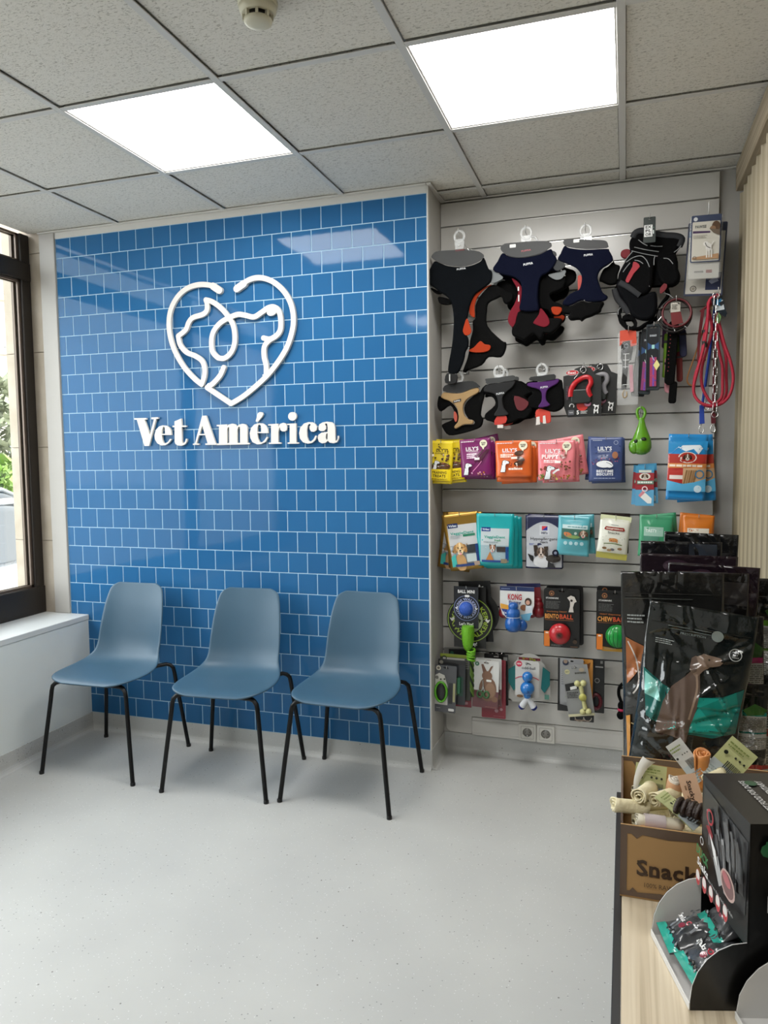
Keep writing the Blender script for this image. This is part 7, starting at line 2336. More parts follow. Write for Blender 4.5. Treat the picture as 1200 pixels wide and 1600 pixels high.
def d_bottom_brand(k, w, h, x0=-.06):
    k.rect(w * x0, h * .095, w * (x0 + .12), h * .135, '#c0323a')
    for (a, c) in ((.02, .105), (.06, .105), (.10, .105), (.04, .118), (.08, .118), (.02, .129), (.06, .129), (.10, .129)):
        k.rect(w * (x0 + a) - w * .008, h * c - h * .004, w * (x0 + a) + w * .008, h * c + h * .004, '#e6dcdc')
    k.text('PURINA', w * (x0 + .32), h * .112, h * .030, '#d6d8d7', width=w * .34)


def d_front2(k, w, h):
    d_front(k, w, h)
    d_bottom_brand(k, w, h, -.22)
    k.text('Pro Plan', -w * .28, h * .06, h * .03, '#a59a7c', bold=False)


def front_extra(t, S, w, h):
    k = Ink()
    k.lines(-0.040, 0.036, 0.300, 0.060, 22, '#2c2c2e', .42, .12, 5)
    # white information panel on the right-hand gusset
    mb = MB()
    mb.grid(lambda u, v: (w * 0.475 - 0.014 * math.sin(PI * u) + 0.002, -0.028 + 0.060 * u, 0.02 + v * 0.16), 6, 6)
    mb.build('gusset_panel', mat('#b9b9b5', 0.4), t)


standing_bag('large charcoal and teal dog food bag with a brown dog, foremost', 0.945, -1.615, 0.205, 0.365, 0.085, '#131a1b', d_front2, yaw=-2, roll=7, pitch=-2, seed=21, crink=0.011, rough=0.07, z=ZD + 0.0125)


def d_left(k, w, h):
    k.lines(-w * .44, -w * .26, h * .78, h * .73, 3, '#aeb4b2')
    k.rect(-w * .46, h * .86, w * .2, h * .865, '#454845')
    OR = '#a8663a'
    k.poly([(-w * .46, h * .66), (-w * .28, h * .62), (-w * .1, h * .60), (-w * .02, h * .54), (-w * .34, h * .50), (-w * .46, h * .42)], OR)
    k.poly([(-w * .30, h * .58), (-w * .12, h * .56), (-w * .2, h * .40), (-w * .36, h * .42)], '#6f5a4c')
    k.line([(-w * .44, h * .64), (-w * .36, h * .55), (-w * .34, h * .44), (-w * .40, h * .38)], w * .014, '#cfc8c0')
    k.poly([(-w * .47, h * .25), (-w * .43, h * .26), (-w * .43, h * .03), (-w * .46, h * .03)], '#c98a3c')
    k.line([(-w * .42, h * .22), (-w * .2, h * .20), (w * .2, h * .17)], w * .012, '#a89468')
    k.text('DIABETES', -w * .1, h * .13, h * .03, '#9a8d66', bold=False)


standing_bag('large charcoal dog food bag with orange patch at the desk edge', 0.942, -1.480, 0.212, 0.430, 0.085, '#1e1e1d', d_left, yaw=1, roll=-1, pitch=1, seed=22, crink=0.006, rough=0.16)


def d_badge(k, w, h):
    badge(k, -w * .03, h * .795, w * .12)
    k.rect(w * .02, h * .92, w * .46, h * .925, '#4a4a48')
    k.poly([(w * .10, h * .955), (w * .48, h * .95), (w * .48, h * .82), (w * .10, h * .83)], '#2d2a29')


standing_bag('black dog food bag with a round heart badge, third row', 1.030, -1.375, 0.150, 0.415, 0.075, '#141313', d_badge, yaw=-3, roll=0, pitch=0, seed=23, crink=0.006, rough=0.10)


def d_purple_bag(k, w, h):
    k.circle(-w * .12, h * .93, w * .14, '#3b2a36', h * .04)
    for i in range(9):
        k.circle(-w * .36 + i * w * .09, h * (.885 + .012 * math.cos(i)), w * .008, '#8d8a8c', n=8)


standing_bag('dark purple dog food bag leaning behind the badge bag', 1.028, -1.265, 0.205, 0.418, 0.070, '#20151d', d_purple_bag, yaw=-3, roll=2, seed=24, crink=0.006, rough=0.12)
standing_bag('dark purple dog food bag one row further back', 0.985, -1.170, 0.235, 0.428, 0.070, '#261b23', d_purple_bag, yaw=1, roll=1, seed=25, crink=0.006, rough=0.14)
standing_bag('glossy black dog food bag in the back row', 0.980, -1.080, 0.205, 0.452, 0.065, '#1c1d20', lambda k, w, h: k.poly([(w * .1, h * .99), (w * .44, h * .985), (w * .44, h * .90), (w * .1, h * .90)], '#363c46'), yaw=2, roll=0, seed=26, crink=0.008, rough=0.08)
standing_bag('glossy black dog food bag standing tallest at the very back', 1.025, -0.998, 0.190, 0.468, 0.060, '#17181a', lambda k, w, h: None, yaw=-4, roll=1.5, seed=27, crink=0.009, rough=0.08)


def d_textback(gr):
    def f(k, w, h):
        k.rect(-w * .46, h * .40, w * .46, h * .72, '#b4b4ae')
        k.rect(-w * .46, h * .70, w * .46, h * .735, gr)
        k.rect(-w * .46, h * .545, w * .46, h * .56, gr)
        k.lines(-w * .44, w * .44, h * .69, h * .565, 12, '#33342f', .4, .06, 3)
        k.lines(-w * .44, w * .44, h * .54, h * .42, 11, '#33342f', .4, .06, 4)
        k.rect(-w * .46, h * .06, w * .46, h * .31, '#a3a39e')
        k.rect(-w * .46, h * .275, w * .46, h * .315, '#8a2f2a')
        k.lines(-w * .44, w * .44, h * .26, h * .08, 12, '#46463f', .35, .1, 5)
        k.poly([(-w * .3, h * .82), (0, h * .88), (w * .3, h * .83), (w * .2, h * .78), (-w * .2, h * .77)], '#2f5222')
    return f


standing_bag('dog food bag seen from its text side, green stripes, right of the row', 1.192, -1.245, 0.118, 0.385, 0.07, '#111311', d_textback('#5a8a2c'), yaw=-4, roll=0, seed=28, crink=0.004, rough=0.14, top=0.3)
standing_bag('dog food bag seen from its text side, magenta stripes, beside the front bags', 1.098, -1.470, 0.072, 0.335, 0.055, '#141414', d_textback('#8a2450'), yaw=8, roll=-2, seed=29, crink=0.004, rough=0.16, top=0.2)
standing_bag('short dog food bag with teal striped text side behind the foremost bag', 1.082, -1.565, 0.075, 0.215, 0.05, '#1a1c1b', d_textback('#177a6c'), yaw=6, roll=0, seed=30, crink=0.003, rough=0.2, top=0.1)

# ---- open cardboard box of chews
KRAFT = mat('#ab8758', 0.8, vary=0.05)
EDGE = mat('#604e41', 0.75)
bx = thing('snack_box', 'open brown cardboard box printed with dark bold lettering', 'box', (0.835, -2.048, ZD))
W, D_, H = 0.262, 0.272, 0.117
TH = 0.0035
MB().bbox(0, W, 0, D_, 0.0005, 0.004, 0.0005).build('bottom', KRAFT, bx)
for nm, q in (('front_wall', (0, W, 0, TH, 0.004, H)), ('back_wall', (0, W, D_ - TH, D_, 0.004, H + 0.002)), ('right_wall', (W - TH, W, TH, D_ - TH, 0.004, H))):
    MB().bbox(*q, 0.0006).build(nm, KRAFT, bx)
pts = [(TH, 0.004), (D_ - TH, 0.004), (D_ - TH, H)] + [(D_ - TH - 0.02 - 0.02 * i, H - 0.018 - 0.008 * math.sin(i * .6)) for i in range(1, 8)] + [(TH + 0.03, H - 0.012), (TH, H - 0.002)]
MB().slab([pts], TH / 2, 0, M=Matrix.Translation((TH / 2, 0, 0)) @ Matrix.Rotation(PI / 2, 4, 'Z')).build('left_wall', EDGE, bx)
k = Ink()
k.rect(0, 0.004, 0.010, H, '#604e41')
k.poly([(0, H), (0, H - 0.014), (0.016, H - 0.013), (0.024, H - 0.020), (0.032, H - 0.013), (0.070, H - 0.016), (0.110, H - 0.013), (0.118, H - 0.024), (0.124, H - 0.013), (W, H - 0.015), (W, H)], '#604e41')
k.poly([(0, 0.004), (0, 0.013), (0.014, 0.012), (0.019, 0.018), (0.026, 0.011), (0.060, 0.014), (0.090, 0.009), (W, 0.012), (W, 0.004)], '#604e41')
V, F = text_tris('Snackys', 0.083, 0.052, 0.024, True, 0, 0.118)
k.items.append((V, F, '#3d2b20'))
for (cx, cz, ww) in ((0.036, 0.0415, .010), (0.052, 0.0415, .010), (0.086, 0.0415, .010), (0.100, 0.0415, .010), (0.028, 0.062, .006)):
    k.rect(cx - ww / 2, cz - 0.0016, cx + ww / 2, cz + 0.0016, '#3d2b20')
k.text('100% RAWHIDE', 0.066, 0.026, 0.0072, '#5a4633', bold=False, width=0.064)
k.circle(0.103, 0.026, 0.0012, '#5a4633')
k.build('printed_design', bx)
k = Ink()
k.poly([(0, H + .002), (0, H - 0.006), (0.020, H - 0.006), (0.026, H - 0.016), (0.034, H - 0.006), (0.10, H - 0.010), (0.16, H - 0.006), (W, H - 0.008), (W, H + .002)], '#604e41')
o = k.build('printed_rim', bx); o.location = (0, D_ - TH, 0)

GC = 'chews in the cardboard box'
CRM = mat('#e0d6b2', 0.55, bump=0.3, bscale=90)
BX, BY, BZ = 0.835, -2.048, ZD


def rawhide(lb, p, q, r, col=CRM, wrap=None, knot=False):
    """rolled chew from p to q: a spiral sheet"""
    p, q = Vector(p), Vector(q)
    t = thing('rawhide_roll', lb, 'dog chew', tuple(p), (0, 0, 0), GC)
    ax = q - p
    L = ax.length
    M = ax.to_track_quat('Z', 'Y').to_matrix().to_4x4()
    vs = []; fs = []
    n = 44
    for i in range(n + 1):
        a = i / n * 2 * PI * 2.6
        rr = r * (0.30 + 0.70 * i / n)
        for z in (0.0, L * 0.15, L * 0.85, L):
            f = 1.0 + (0.10 if z in (0.0, L) else 0.0) + 0.03 * math.sin(a * 3 + z * 90)
            vs.append((rr * f * math.cos(a), rr * f * math.sin(a), z + (0.002 * math.sin(a * 2.3) if z in (0.0, L) else 0)))
    for i in range(n):
        for j in range(3):
            fs.append((i * 4 + j, (i + 1) * 4 + j, (i + 1) * 4 + j + 1, i * 4 + j + 1))
    o = MB().add(vs, fs, 0, True, M).build('rolled_sheet', col, t)
    md = o.modifiers.new('thickness', 'SOLIDIFY'); md.thickness = 0.0022
    if knot:
        for z in (0.0, L):
            MB().ball(M @ Vector((0, 0, z)), r * 1.25, r * 1.25, r * 0.9).build('knot', col, t)
    if wrap:
        z0, z1, c = wrap
        MB().lathe([(r * 1.06, L * z0), (r * 1.06, L * z1)], 24, M=M).build('paper_band', mat(c, 0.6), t)
    return t


def at_box(q):
    return (BX + q[0], BY + q[1], BZ + q[2])


for lb, p, q, r, c, wr in (
        ('cream rawhide roll sticking out over the left box wall', (-0.012, 0.037, 0.129), (0.040, 0.058, 0.120), 0.0125, CRM, None),
        ('cream rawhide roll with open spiral end, upper of the pile', (0.026, 0.046, 0.143), (0.046, 0.104, 0.134), 0.0125, CRM, None),
        ('cream rawhide roll showing its coiled end beside the upper one', (0.050, 0.052, 0.138), (0.084, 0.102, 0.130), 0.0125, CRM, None),
        ('white wrapped rawhide roll with printed paper band', (0.024, 0.030, 0.112), (0.092, 0.040, 0.108), 0.0110, mat('#d6d0bc', 0.5), (0.16, 0.62, '#c4b9bb')),
        ('orange brown rawhide roll along the front wall of the box', (0.030, 0.016, 0.100), (0.160, 0.018, 0.098), 0.0105, mat('#c0803a', 0.4), None),
        ('cream rawhide roll under the green price card', (0.078, 0.058, 0.116), (0.150, 0.080, 0.106), 0.0125, CRM, None),
        ('cream rawhide roll deep at the right of the box', (0.120, 0.115, 0.108), (0.185, 0.145, 0.108), 0.0130, CRM, None),
        ('orange rolled chew standing up at the back of the box', (0.133, 0.176, 0.118), (0.131, 0.160, 0.182), 0.0140, mat('#c98448', 0.4), None),
        ('cream rolled chew beside the standing orange one', (0.136, 0.128, 0.148), (0.160, 0.152, 0.152), 0.0120, CRM, None),
        ('small rolled chew with a peach paper band near the back', (0.080, 0.106, 0.118), (0.086, 0.104, 0.156), 0.0120, mat('#cfc7b9', 0.5), (0.35, 0.85, '#c79a76')),
        ('cream rolled chew at the far right of the box', (0.205, 0.06, 0.105), (0.215, 0.16, 0.110), 0.0150, CRM, None),
        ('cream rolled chew lying deep in the middle of the box', (0.03, 0.15, 0.085), (0.14, 0.18, 0.09), 0.0140, CRM, None)):
    rawhide(lb, at_box(p), at_box(q), r, c, wr)
# chew filling under the top layer
for i, (ax, ay, bx2, by2) in enumerate(((0.02, 0.03, 0.24, 0.045), (0.02, 0.09, 0.24, 0.10), (0.02, 0.16, 0.24, 0.155), (0.02, 0.22, 0.24, 0.225))):
    rawhide(('front', 'second', 'third', 'rear')[i] + ' rawhide roll of the bottom layer in the box', (BX + ax, BY + ay, BZ + 0.062), (BX + bx2, BY + by2, BZ + 0.062), 0.022)
t = thing('braided_chew', 'dark brown braided oval chew on top of the box', 'dog chew', (BX + 0.106, BY + 0.034, BZ + 0.137), (0, R(8), R(-8)), GC)
BRN = mat('#2b1d17', 0.45, bump=0.4, bscale=120)
for i in range(5):
    MB().tube([(-0.020 + 0.010 * i + 0.004 * math.cos(2 * PI * j / 14), 0.0145 * math.cos(2 * PI * j / 14), 0.0115 * math.sin(2 * PI * j / 14)) for j in range(14)], 0.0040, 7, True).build('strand', BRN, t)
MB().ball((0, 0, 0), 0.026, 0.0165, 0.0135).build('core', BRN, t)


def price_card(lb, p, w, h, rot, col, draw, bend=0.0):
    t = thing('price_card', lb, 'card', p, rot, 'paper tags in the cardboard box')
    mb = MB()
    for s in (-1, 1):
        mb.grid(lambda u, v, s=s: ((u - .5) * w, s * 0.0004 + bend * (v - .5) ** 2, (v - .5) * h), 4, 8, flip=(s < 0))
    mb.build('paper', mat(col, 0.45, coat=0.2), t)
    k = Ink(); draw(k, w, h)
    if k.items:
        k.build('printed_design', t, lambda x, z: ((x, -0.0004 + bend * (z / h) ** 2, z), (0, -1, 0)), maxlen=h / 8)
    return t


def d_tag(k, w, h):
    k.rect(-w * .5, -h * .5, w * .5, -h * .08, '#b9c3c6')
    rnd = random.Random(2)
    x = -w * .1
    while x < w * .4:
        ww = rnd.uniform(.006, .03) * w
        k.rect(x, -h * .18, x + ww, h * .04, '#3a3c36'); x += ww * 2
    for i in range(3):
        k.circle(w * (.02 + .16 * i), h * .18, w * .04, '#2f322a', n=8)
    k.lines(-w * .44, w * .3, h * .42, h * .28, 2, '#7d8a4c')
    k.circle(-w * .34, h * .16, w * .07, '#20241c')
    k.lines(-w * .44, w * .44, -h * .22, -h * .46, 4, '#8a969a')


price_card('pale green barcode tag standing at the back left of the box', (BX + 0.046, BY + 0.118, BZ + 0.136), 0.050, 0.062, (R(-12), R(6), R(6)), '#bcc08a', d_tag, 0.004)
price_card('pale green barcode tag standing up at the right of the orange chew', (BX + 0.172, BY + 0.160, BZ + 0.168), 0.050, 0.080, (R(-14), R(38), R(-8)), '#c3c78f', d_tag, 0.004)
price_card('pale green and blue barcode tag lying on the rolls', (BX + 0.086, BY + 0.036, BZ + 0.135), 0.034, 0.070, (R(-62), R(0), R(62)), '#c0c692', d_tag, 0.006)


def d_snk(k, w, h):
    k.text('Snackys', 0, h * .06, w * .24, '#3a2a1e', rot=R(-90), width=h * .55)
    k.lines(-w * .3, -w * .2, h * .3, -h * .2, 2, '#8a6a4c')
    k.ring(w * .05, -h * .40, w * .12, w * .17, '#5a3a26', a0=20, a1=170)


price_card('peach paper sleeve with dark lettering in the middle of the box', (BX + 0.109, BY + 0.082, BZ + 0.142), 0.028, 0.062, (R(-24), R(-14), R(8)), '#cfa98a', d_snk, 0.003)
price_card('white slip tag leaning between the bag and the orange chew', (BX + 0.108, BY + 0.168, BZ + 0.162), 0.030, 0.075, (R(-10), R(-40), R(0)), '#c6c6c2', d_tag, 0.003)
t = thing('paper_curl', 'curled white paper strip rising at the left of the box', 'paper', (BX + 0.022, BY + 0.108, BZ + 0.122), group='paper tags in the cardboard box')
mb = MB()
Q = smooth_path([(0.0, 0.0, 0.0), (0.003, 0, 0.022), (0.012, 0.002, 0.046), (0.022, 0.004, 0.060)], 5)
for s in (-1, 1):
    mb.grid(lambda u, v, s=s: (Q[int(v * 15 + 0.01)].x + (u - .5) * (0.004 + 0.016 * v), Q[int(v * 15 + 0.01)].y + 0.006 * (u - .5) ** 2 * 4 * v + s * 0.0003, Q[int(v * 15 + 0.01)].z - 0.008 * u * v), 3, 15, flip=(s < 0))
mb.build('paper', mat('#d3d0c8', 0.5), t)

# ---- black dispenser boxes with open trays
SACH = mat('#3d3f42', 0.25, coat=0.4, vary=0.5, vscale=25)
SACH_T = mat('#1d8a7c', 0.3, coat=0.3)
PALE = mat('#cfcecb', 0.6)
INK_K = mat('#0b0b0c', 0.35, coat=0.2)


def sachet(parent_label, M, seed, w=0.066, h=0.098):
    loc, rq, sc = M.decompose()
    t = thing('treat_sachet', parent_label, 'treat sachet', loc, rq.to_euler(), 'treat sachets in the dispenser trays')
    S0 = bag_shape(w, h, 0.026, 'pillow', seed, 0.004)
    body = bag_mesh(S0, w, h, 14, 18).build('foil', SACH, t)
    k = Ink()
    k.rect(-w * .5, -h * .13, w * .5, 0, '#1d9a88')
    k.rect(-w * .5, -h, w * .5, -h * .87, '#1d9a88')
    bits(k, -w * .45, w * .45, -h * .84, -h * .89, 16, h * .025, ['#141516'], seed)
    bits(k, -w * .45, w * .45, -h * .11, -h * .16, 16, h * .025, ['#141516'], seed + 1)
    rnd = random.Random(seed)
    for _ in range(9):
        a = rnd.uniform(-.4, .4); c = rnd.uniform(.25, .7)
        k.line([(w * a, -h * c), (w * (a + .1), -h * (c + .06)), (w * (a + .16), -h * (c + .16))], w * .05, rnd.choice(('#5d6063', '#4b4e50', '#73767a', '#3c3f41')))
    k.text('Snaks', -w * .12, -h * .66, h * .07, '#dcdcda', width=w * .34)
    k.circle(w * .14, -h * .72, w * .08, '#7c2436', h * .05)
    k.ring(w * .16, -h * .62, w * .03, w * .06, '#a32c3c')
    k.build('printed_design', body, lambda x, z: (S0(max(min(x, w / 2), -w / 2), max(min(z, 0), -h), -1), (0, -1, 0)), maxlen=0.008, gloss=True)
    return t


def dispenser(label, loc, yaw, wf, depth, H, full=True, tray=0.068):
    """tall carton whose printed face looks along local -X; local Y runs along the face"""
    t = thing('dispenser_box', label, 'dispenser box', loc, (0, 0, yaw))
    th = 0.002
    zcut0, zcut1 = (0.082, 0.074)
    if full:
        # printed front with a slanting lower edge, other walls
        MB().slab([[(0, zcut0), (wf, zcut1), (wf, H), (0, H)]], th / 2, 0, M=Matrix.Translation((th / 2, 0, 0)) @ Matrix.Rotation(PI / 2, 4, 'Z')).build('front_panel', INK_K, t)
        MB().box(0, depth, 0, th, 0, H).build('near_panel', INK_K, t)
        MB().box(0, depth, wf - th, wf, 0, H).build('far_panel', INK_K, t)
        MB().box(depth - th, depth, th, wf - th, 0, H).build('back_panel', INK_K, t)
        MB().box(0, depth, 0, wf, H, H + th).build('lid', INK_K, t)
    # tray: floor, lip and two quarter-round cheeks, grey inside and black outside
    MB().box(-tray, depth - th, th, wf - th, 0.0005, 0.0025).build('tray_floor', PALE, t)
    MB().bbox(-tray - 0.0015, -tray, 0, wf, 0.0005, 0.010, 0.0003).build('tray_lip', PALE, t)
    R0 = tray
    arc = [(0.0, 0.0005), (0.0, 0.088)] + [(-R0 * math.sin(R(a)), 0.012 + 0.076 * math.cos(R(a))) for a in (15, 30, 45, 60, 75, 90)] + [(-R0, 0.0005)]
    for y0, mo in ((0.0, (INK_K, PALE)), (wf - 0.002, (PALE, INK_K))):
        for kk in (0, 1):
            MB().slab([arc], 0.0005, 0, M=Matrix.Translation((0, y0 + 0.0005 + 0.001 * kk, 0))).build('cheek' if kk == 0 else 'cheek_lining', mo[kk], t)
    return t


yaw0 = math.atan2(0.040, 0.138)
box1 = dispenser('tall black dispenser box with green and white print on the desk', (0.985, -2.255, ZD), yaw0, 0.145, 0.19, 0.238)
# printing on the face that looks into the room (u runs from the near edge to the far edge, drawn mirrored)
k = Ink()
wf, H = 0.145, 0.238
rnd = random.Random(8)
FX = lambda u: -wf * u                        # face coordinate: local -x of the ink plane runs along +Y
k.poly([(FX(.02), H * .90), (FX(.95), H * .95), (FX(.98), H * .66), (FX(.70), H * .54), (FX(.55), H * .50), (FX(.05), H * .50)], '#2c2d2f')
for i in range(26):
    u = rnd.uniform(.14, .85); z = rnd.uniform(.74, .92)
    k.line([(FX(u), H * z), (FX(u - .05), H * (z - .08)), (FX(u - .07), H * (z - .2))], wf * rnd.uniform(.03, .09), rnd.choice(('#4a4b4d', '#5c5d5f', '#77787a', '#8d8e90', '#3a3b3d')))
k.poly([(FX(.62), H * .62), (FX(.52), H * .66), (FX(.40), H * .54), (FX(.48), H * .50)], '#a6a7a8')
k.poly([(FX(.42), H * .60), (FX(.36), H * .58), (FX(.32), H * .50), (FX(.38), H * .50)], '#8d8e90')
k.ring(FX(.70), H * .83, wf * .055, wf * .075, '#a8323c', 18)
k.poly([(FX(.78), H * .76), (FX(.70), H * .78), (FX(.62), H * .74), (FX(.66), H * .70)], '#8a2a34')
k.poly([(FX(.70), H * .74), (FX(.56), H * .68), (FX(.50), H * .60), (FX(.60), H * .64)], '#dedfde')
k.text('DUCK', FX(.85), .132, .013, '#2f7d4c', rot=R(-6), width=wf * .28)
k.text('Snaks', FX(.83), .116, .011, '#dcdddc', rot=R(-6), width=wf * .26)
k.ring(FX(.86), .152, wf * .03, wf * .04, '#c9cac9', 14)
for i in range(5):
    u, z = .93 - .165 * i, .094 + .002 * i
    k.circle(FX(u), z, wf * .050, '#c9595c', .0115)
    k.circle(FX(u), z + .003, wf * .043, '#d9d6d2', .0075)
    k.circle(FX(u), z - .006, wf * .032, '#b83a40', .0034)
k.text('Grain free fish duck and fish', FX(.40), .1135, .0042, '#a9aaab', bold=False, rot=R(-3), width=wf * .58)
k.circle(FX(.22), .143, wf * .15, '#b79a92', .017, R(-20))
k.circle(FX(.22), .143, wf * .125, '#6d4c4a', .014, R(-20))
k.circle(FX(.24), .149, wf * .09, '#a85c60', .007, R(-20))
o = k.build('printed_front', box1)
o.rotation_euler = (0, 0, -PI / 2)
o.location = (0, 0, 0)
k = Ink()
for i, (s, c) in enumerate((('The Delicious Duck', '#c6c7c6'), ('& More than a Snack', '#c6c7c6'), ('COMPLEMENTARY', '#b4b5b4'), ('PET FOOD FOR DOGS', '#b4b5b4'))):
    k.text(s, 0.075, -0.040 - 0.022 * (3 - i) if i > 1 else -0.128 + 0.0 + 0.022 * (i == 1), 0.010 if i < 2 else 0.008, c, width=0.12 if i < 2 else 0.085)
k.circle(0.11, -0.050, 0.008, '#1d4a30')
o = k.build('printed_lid', box1)
o.rotation_euler = (-PI / 2, 0, 0)
o.location = (0, 0.0, H + 0.002)
o.matrix_local = Matrix.Translation((0, 0.0, H + 0.002)) @ Matrix(((0, 0, -1, 0.0), (1, 0, 0, 0), (0, -1, 0, 0), (0, 0, 0, 1))) @ Matrix.Translation((0, 0, 0))
k = Ink()
bits(k, 0.015, 0.10, H * .86, H * .95, 30, 0.008, ['#2c6a44'], 4)
k.rect(0.016, H * .87, 0.12, H * .93, '#2c6a44')
k.text('DUCK', 0.06, H * .60, 0.02, '#d0d1d0')
k.lines(0.022, 0.06, H * .42, H * .28, 5, '#b4b5b4', .4)
k.rect(0.022, H * .24, 0.028, H * .19, '#c9cac9')
k.build('printed_side', box1)
Mb = Matrix.Translation((0.985, -2.255, ZD)) @ Matrix.Rotation(yaw0, 4, 'Z')
for i, (lx, ly, lz, rx, rz, lb) in enumerate(((0.034, 0.046, 0.046, -76, -88, 'black and teal treat sachet nearest in the dispenser tray'), (0.030, 0.100, 0.042, -78, -94, 'black and teal treat sachet in the middle of the tray'), (0.078, 0.090, 0.080, -68, -92, 'black and teal treat sachet at the far end of the tray'))):
    M = Mb @ Matrix.Translation((lx, ly, lz)) @ Matrix.Rotation(R(rz), 4, 'Z') @ Matrix.Rotation(R(rx), 4, 'X')
    sachet(lb, M, 50 + i)

box2 = dispenser('second dispenser tray in pale card at the near end of the desk', (1.091, -2.378, ZD), yaw0, 0.135, 0.15, 0.236, True, 0.085)
Mb = Matrix.Translation((1.091, -2.378, ZD)) @ Matrix.Rotation(yaw0, 4, 'Z')
sachet('black and pink treat sachet in the near dispenser tray', Mb @ Matrix.Translation((0.030, 0.060, 0.050)) @ Matrix.Rotation(R(-70), 4, 'Z') @ Matrix.Rotation(R(-72), 4, 'X'), 57)

# ================================================================ OUTSIDE THE WINDOW
ZG = -0.35
struct(MB().box(-60, -2.31, -40, 60, ZG - 0.2, ZG).build('pavement', mat('#b9b6b1', 0.8, vary=0.08, vscale=1.5)))
# overhanging concrete lintel above the pavement
ov = struct(MB().box(-2.55, -2.24, -5.0, 0.9, 2.95, 3.3).build('wall_lintel', mat('#b9bcc0', 0.7)))
for i in range(6):
    MB().bbox(-2.57, -2.551, -5.0 + 0.98 * i + 0.004, -5.0 + 0.98 * (i + 1) - 0.004, 2.95, 3.3, 0.002).build('stone_panel', mat('#c3c6c9', 0.6), ov)
pb = struct(MB().box(-2.75, -2.34, 0.02, 0.44, 2.45, 2.95).build('wall_bracket', mat('#c3c6c9', 0.6)))


def car(label, loc, yaw, col, scale=1.0):
    t = thing('parked_car', label, 'car', loc, (0, 0, yaw), 'cars parked outside the window')
    t.scale = (scale, scale, scale)
    paint = mat(col, 0.25, 0.5, coat=0.6)
    side = [(-2.1, 0.32), (-2.15, 0.62), (-2.05, 0.86), (-1.2, 0.94), (1.25, 0.92), (2.02, 0.78), (2.12, 0.55), (2.08, 0.32)]
    MB().slab([sm(side, 3)], 0.84, 0.10, 3).build('body', paint, t)
    roof = [(-1.75, 0.90), (-1.30, 1.30), (-0.75, 1.44), (0.15, 1.44), (0.75, 1.22), (1.25, 0.90)]
    MB().slab([sm(roof, 3)], 0.70, 0.08, 3).build('cabin', mat('#23292c', 0.08, coat=0.6), t)
    MB().slab([[(-1.05, 1.40), (-0.6, 1.465), (0.1, 1.465), (0.35, 1.40)]], 0.66, 0.02, 2).build('roof', paint, t)
    for s in (-1, 1):
        MB().tube([(-1.62, s * 0.70, 0.98), (-1.12, s * 0.69, 1.33), (-0.6, s * 0.67, 1.45), (0.12, s * 0.67, 1.45), (0.78, s * 0.69, 1.20), (1.22, s * 0.72, 0.93)], 0.03, 8).build('window_rail', paint, t)
        MB().box(-0.35, -0.27, s * 0.70 - 0.02, s * 0.70 + 0.02, 0.92, 1.43).build('door_pillar', paint, t)
        for x in (-1.0, 0.05):
            MB().bbox(x - 0.10, x + 0.10, s * 0.845 - 0.012, s * 0.845 + 0.014, 0.79, 0.82, 0.006).build('door_handle', CHROME, t)
        for x in (-1.3, 1.32):
            o = MB().lathe([(0.17, -0.10), (0.31, -0.11), (0.32, 0), (0.31, 0.11), (0.17, 0.10)], 28, M=Matrix.Translation((x, s * 0.76, 0.32)) @ Matrix.Rotation(PI / 2, 4, 'X')).build('wheel', mat('#131313', 0.7), t)
            MB().lathe([(1e-6, -0.105), (0.20, -0.105), (0.20, 0.105), (1e-6, 0.105)], 20, M=Matrix.Translation((x, s * 0.765, 0.32)) @ Matrix.Rotation(PI / 2, 4, 'X')).build('hub_cap', ALU, t)
    for s in (-1, 1):
        MB().ball((2.03, s * 0.58, 0.66), 0.10, 0.18, 0.08).build('headlight', mat('#d6dadc', 0.1), t)
    return t


car('silver car parked nearest outside the window', (-4.75, 1.55, ZG), R(100), '#9a9a9a')
car('grey car parked behind the silver one', (-6.9, 3.6, ZG), R(96), '#6f7376')
t = thing('wooden_post', 'orange brown wooden post standing outside the window', 'post', (-2.74, 0.16, ZG))
MB().bbox(-0.06, 0.06, -0.06, 0.06, 0, 1.42, 0.01).build('timber', make_wood_mat('post_wood', 'Z', '#c08048', '#a8692f', '#7c4a1f', 0.4), t)
MB().bbox(-0.07, 0.07, -0.07, 0.07, 1.42, 1.45, 0.008).build('cap', mat('#7c4a1f', 0.6), t)


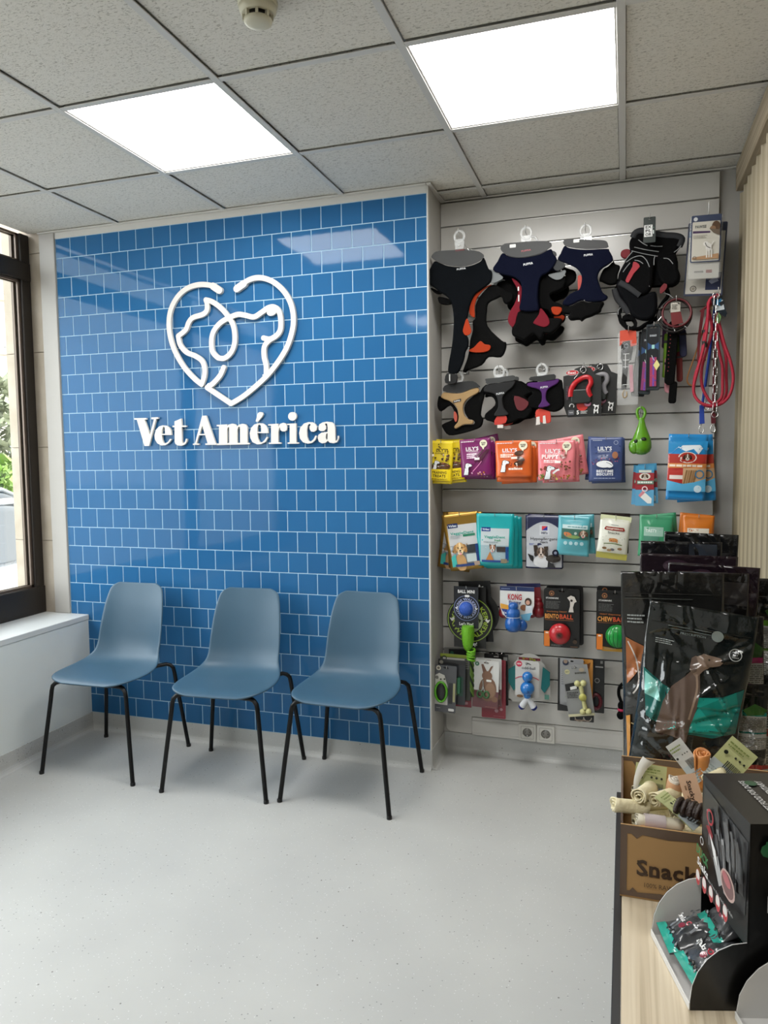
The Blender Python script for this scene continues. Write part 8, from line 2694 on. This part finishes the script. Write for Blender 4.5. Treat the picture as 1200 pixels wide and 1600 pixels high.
def foliage(name, label, cat, loc, rad, n, col, leaf, seed, trunk=0.0):
    t = thing(name, label, cat, loc)
    rnd = random.Random(seed)
    mb = MB()
    for _ in range(n):
        while True:
            p = Vector((rnd.uniform(-1, 1), rnd.uniform(-1, 1), rnd.uniform(-1, 1)))
            if 0.45 < p.length < 1:
                break
        p = Vector((p.x * rad[0], p.y * rad[1], p.z * rad[2] + rad[2] + trunk))
        q = Matrix.Rotation(rnd.uniform(0, 6.3), 3, 'Z') @ Matrix.Rotation(rnd.uniform(-1.2, 1.2), 3, 'X')
        s = leaf * rnd.uniform(.6, 1.3)
        pts = [p + q @ Vector(v) for v in ((-s * .5, 0, 0), (0, -s, s * .1), (s * .5, 0, 0), (0, s, s * .1))]
        mb.add(pts, [(0, 1, 2, 3)], rnd.choice((0, 0, 1)))
    o = mb.build('foliage', [mat(col[0], 0.6), mat(col[1], 0.6)], t)
    o['kind'] = 'stuff'
    if trunk:
        MB().tube([(0, 0, 0), (0.05, 0, trunk * .6), (0, 0.05, trunk + rad[2] * .8)], [0.14, 0.11, 0.05], 8).build('trunk', mat('#5a4a3a', 0.9), t)
        for a in range(5):
            an = a * 1.3
            MB().tube([(0, 0, trunk * .8), (rad[0] * .4 * math.cos(an), rad[1] * .4 * math.sin(an), trunk + rad[2] * .7), (rad[0] * .75 * math.cos(an), rad[1] * .75 * math.sin(an), trunk + rad[2] * 1.3)], [0.06, 0.04, 0.015], 6).build('branch', mat('#5a4a3a', 0.9), t)
    return t


foliage('bush', 'bright green clipped bush beyond the parked cars', 'bush', (-9.6, 6.6, ZG), (1.5, 1.5, 0.75), 2600, ('#7d9a45', '#667f38'), 0.12, 3, 0.35)
foliage('tree', 'grey green tree beyond the parked cars', 'tree', (-13.2, 10.4, ZG), (1.9, 1.9, 1.5), 2600, ('#8a8f74', '#6d7458'), 0.17, 5, 0.8)
bl = thing('apartment_building', 'pale apartment block across the street', 'building', (-36, 33, ZG), (0, 0, R(45)))
MB().box(-14, 14, -4, 4, 0, 24).build('wall', mat('#d3c9bb', 0.8, vary=0.08, vscale=0.3), bl)
wd = None
for fl in range(7):
    for i in range(10):
        if wd is None:
            o = MB().bbox(-0.7, 0.7, -0.06, 0.06, -0.8, 0.8, 0.03).build('window', mat('#8d949a', 0.2), bl); wd = o.data
        else:
            o = put('window', wd, bl)
        o.location = (-12.4 + 2.75 * i, -4.05, 3.0 + 3.0 * fl)
    MB().bbox(-13.6, 13.6, -4.5, -4.0, 1.75 + 3 * fl, 1.9 + 3 * fl, 0.02).build('balcony_slab', mat('#bdb3a6', 0.8), bl)
MB().bbox(-14.3, 14.3, -4.3, 4.3, 24, 24.4, 0.05).build('parapet', mat('#bdb3a6', 0.8), bl)
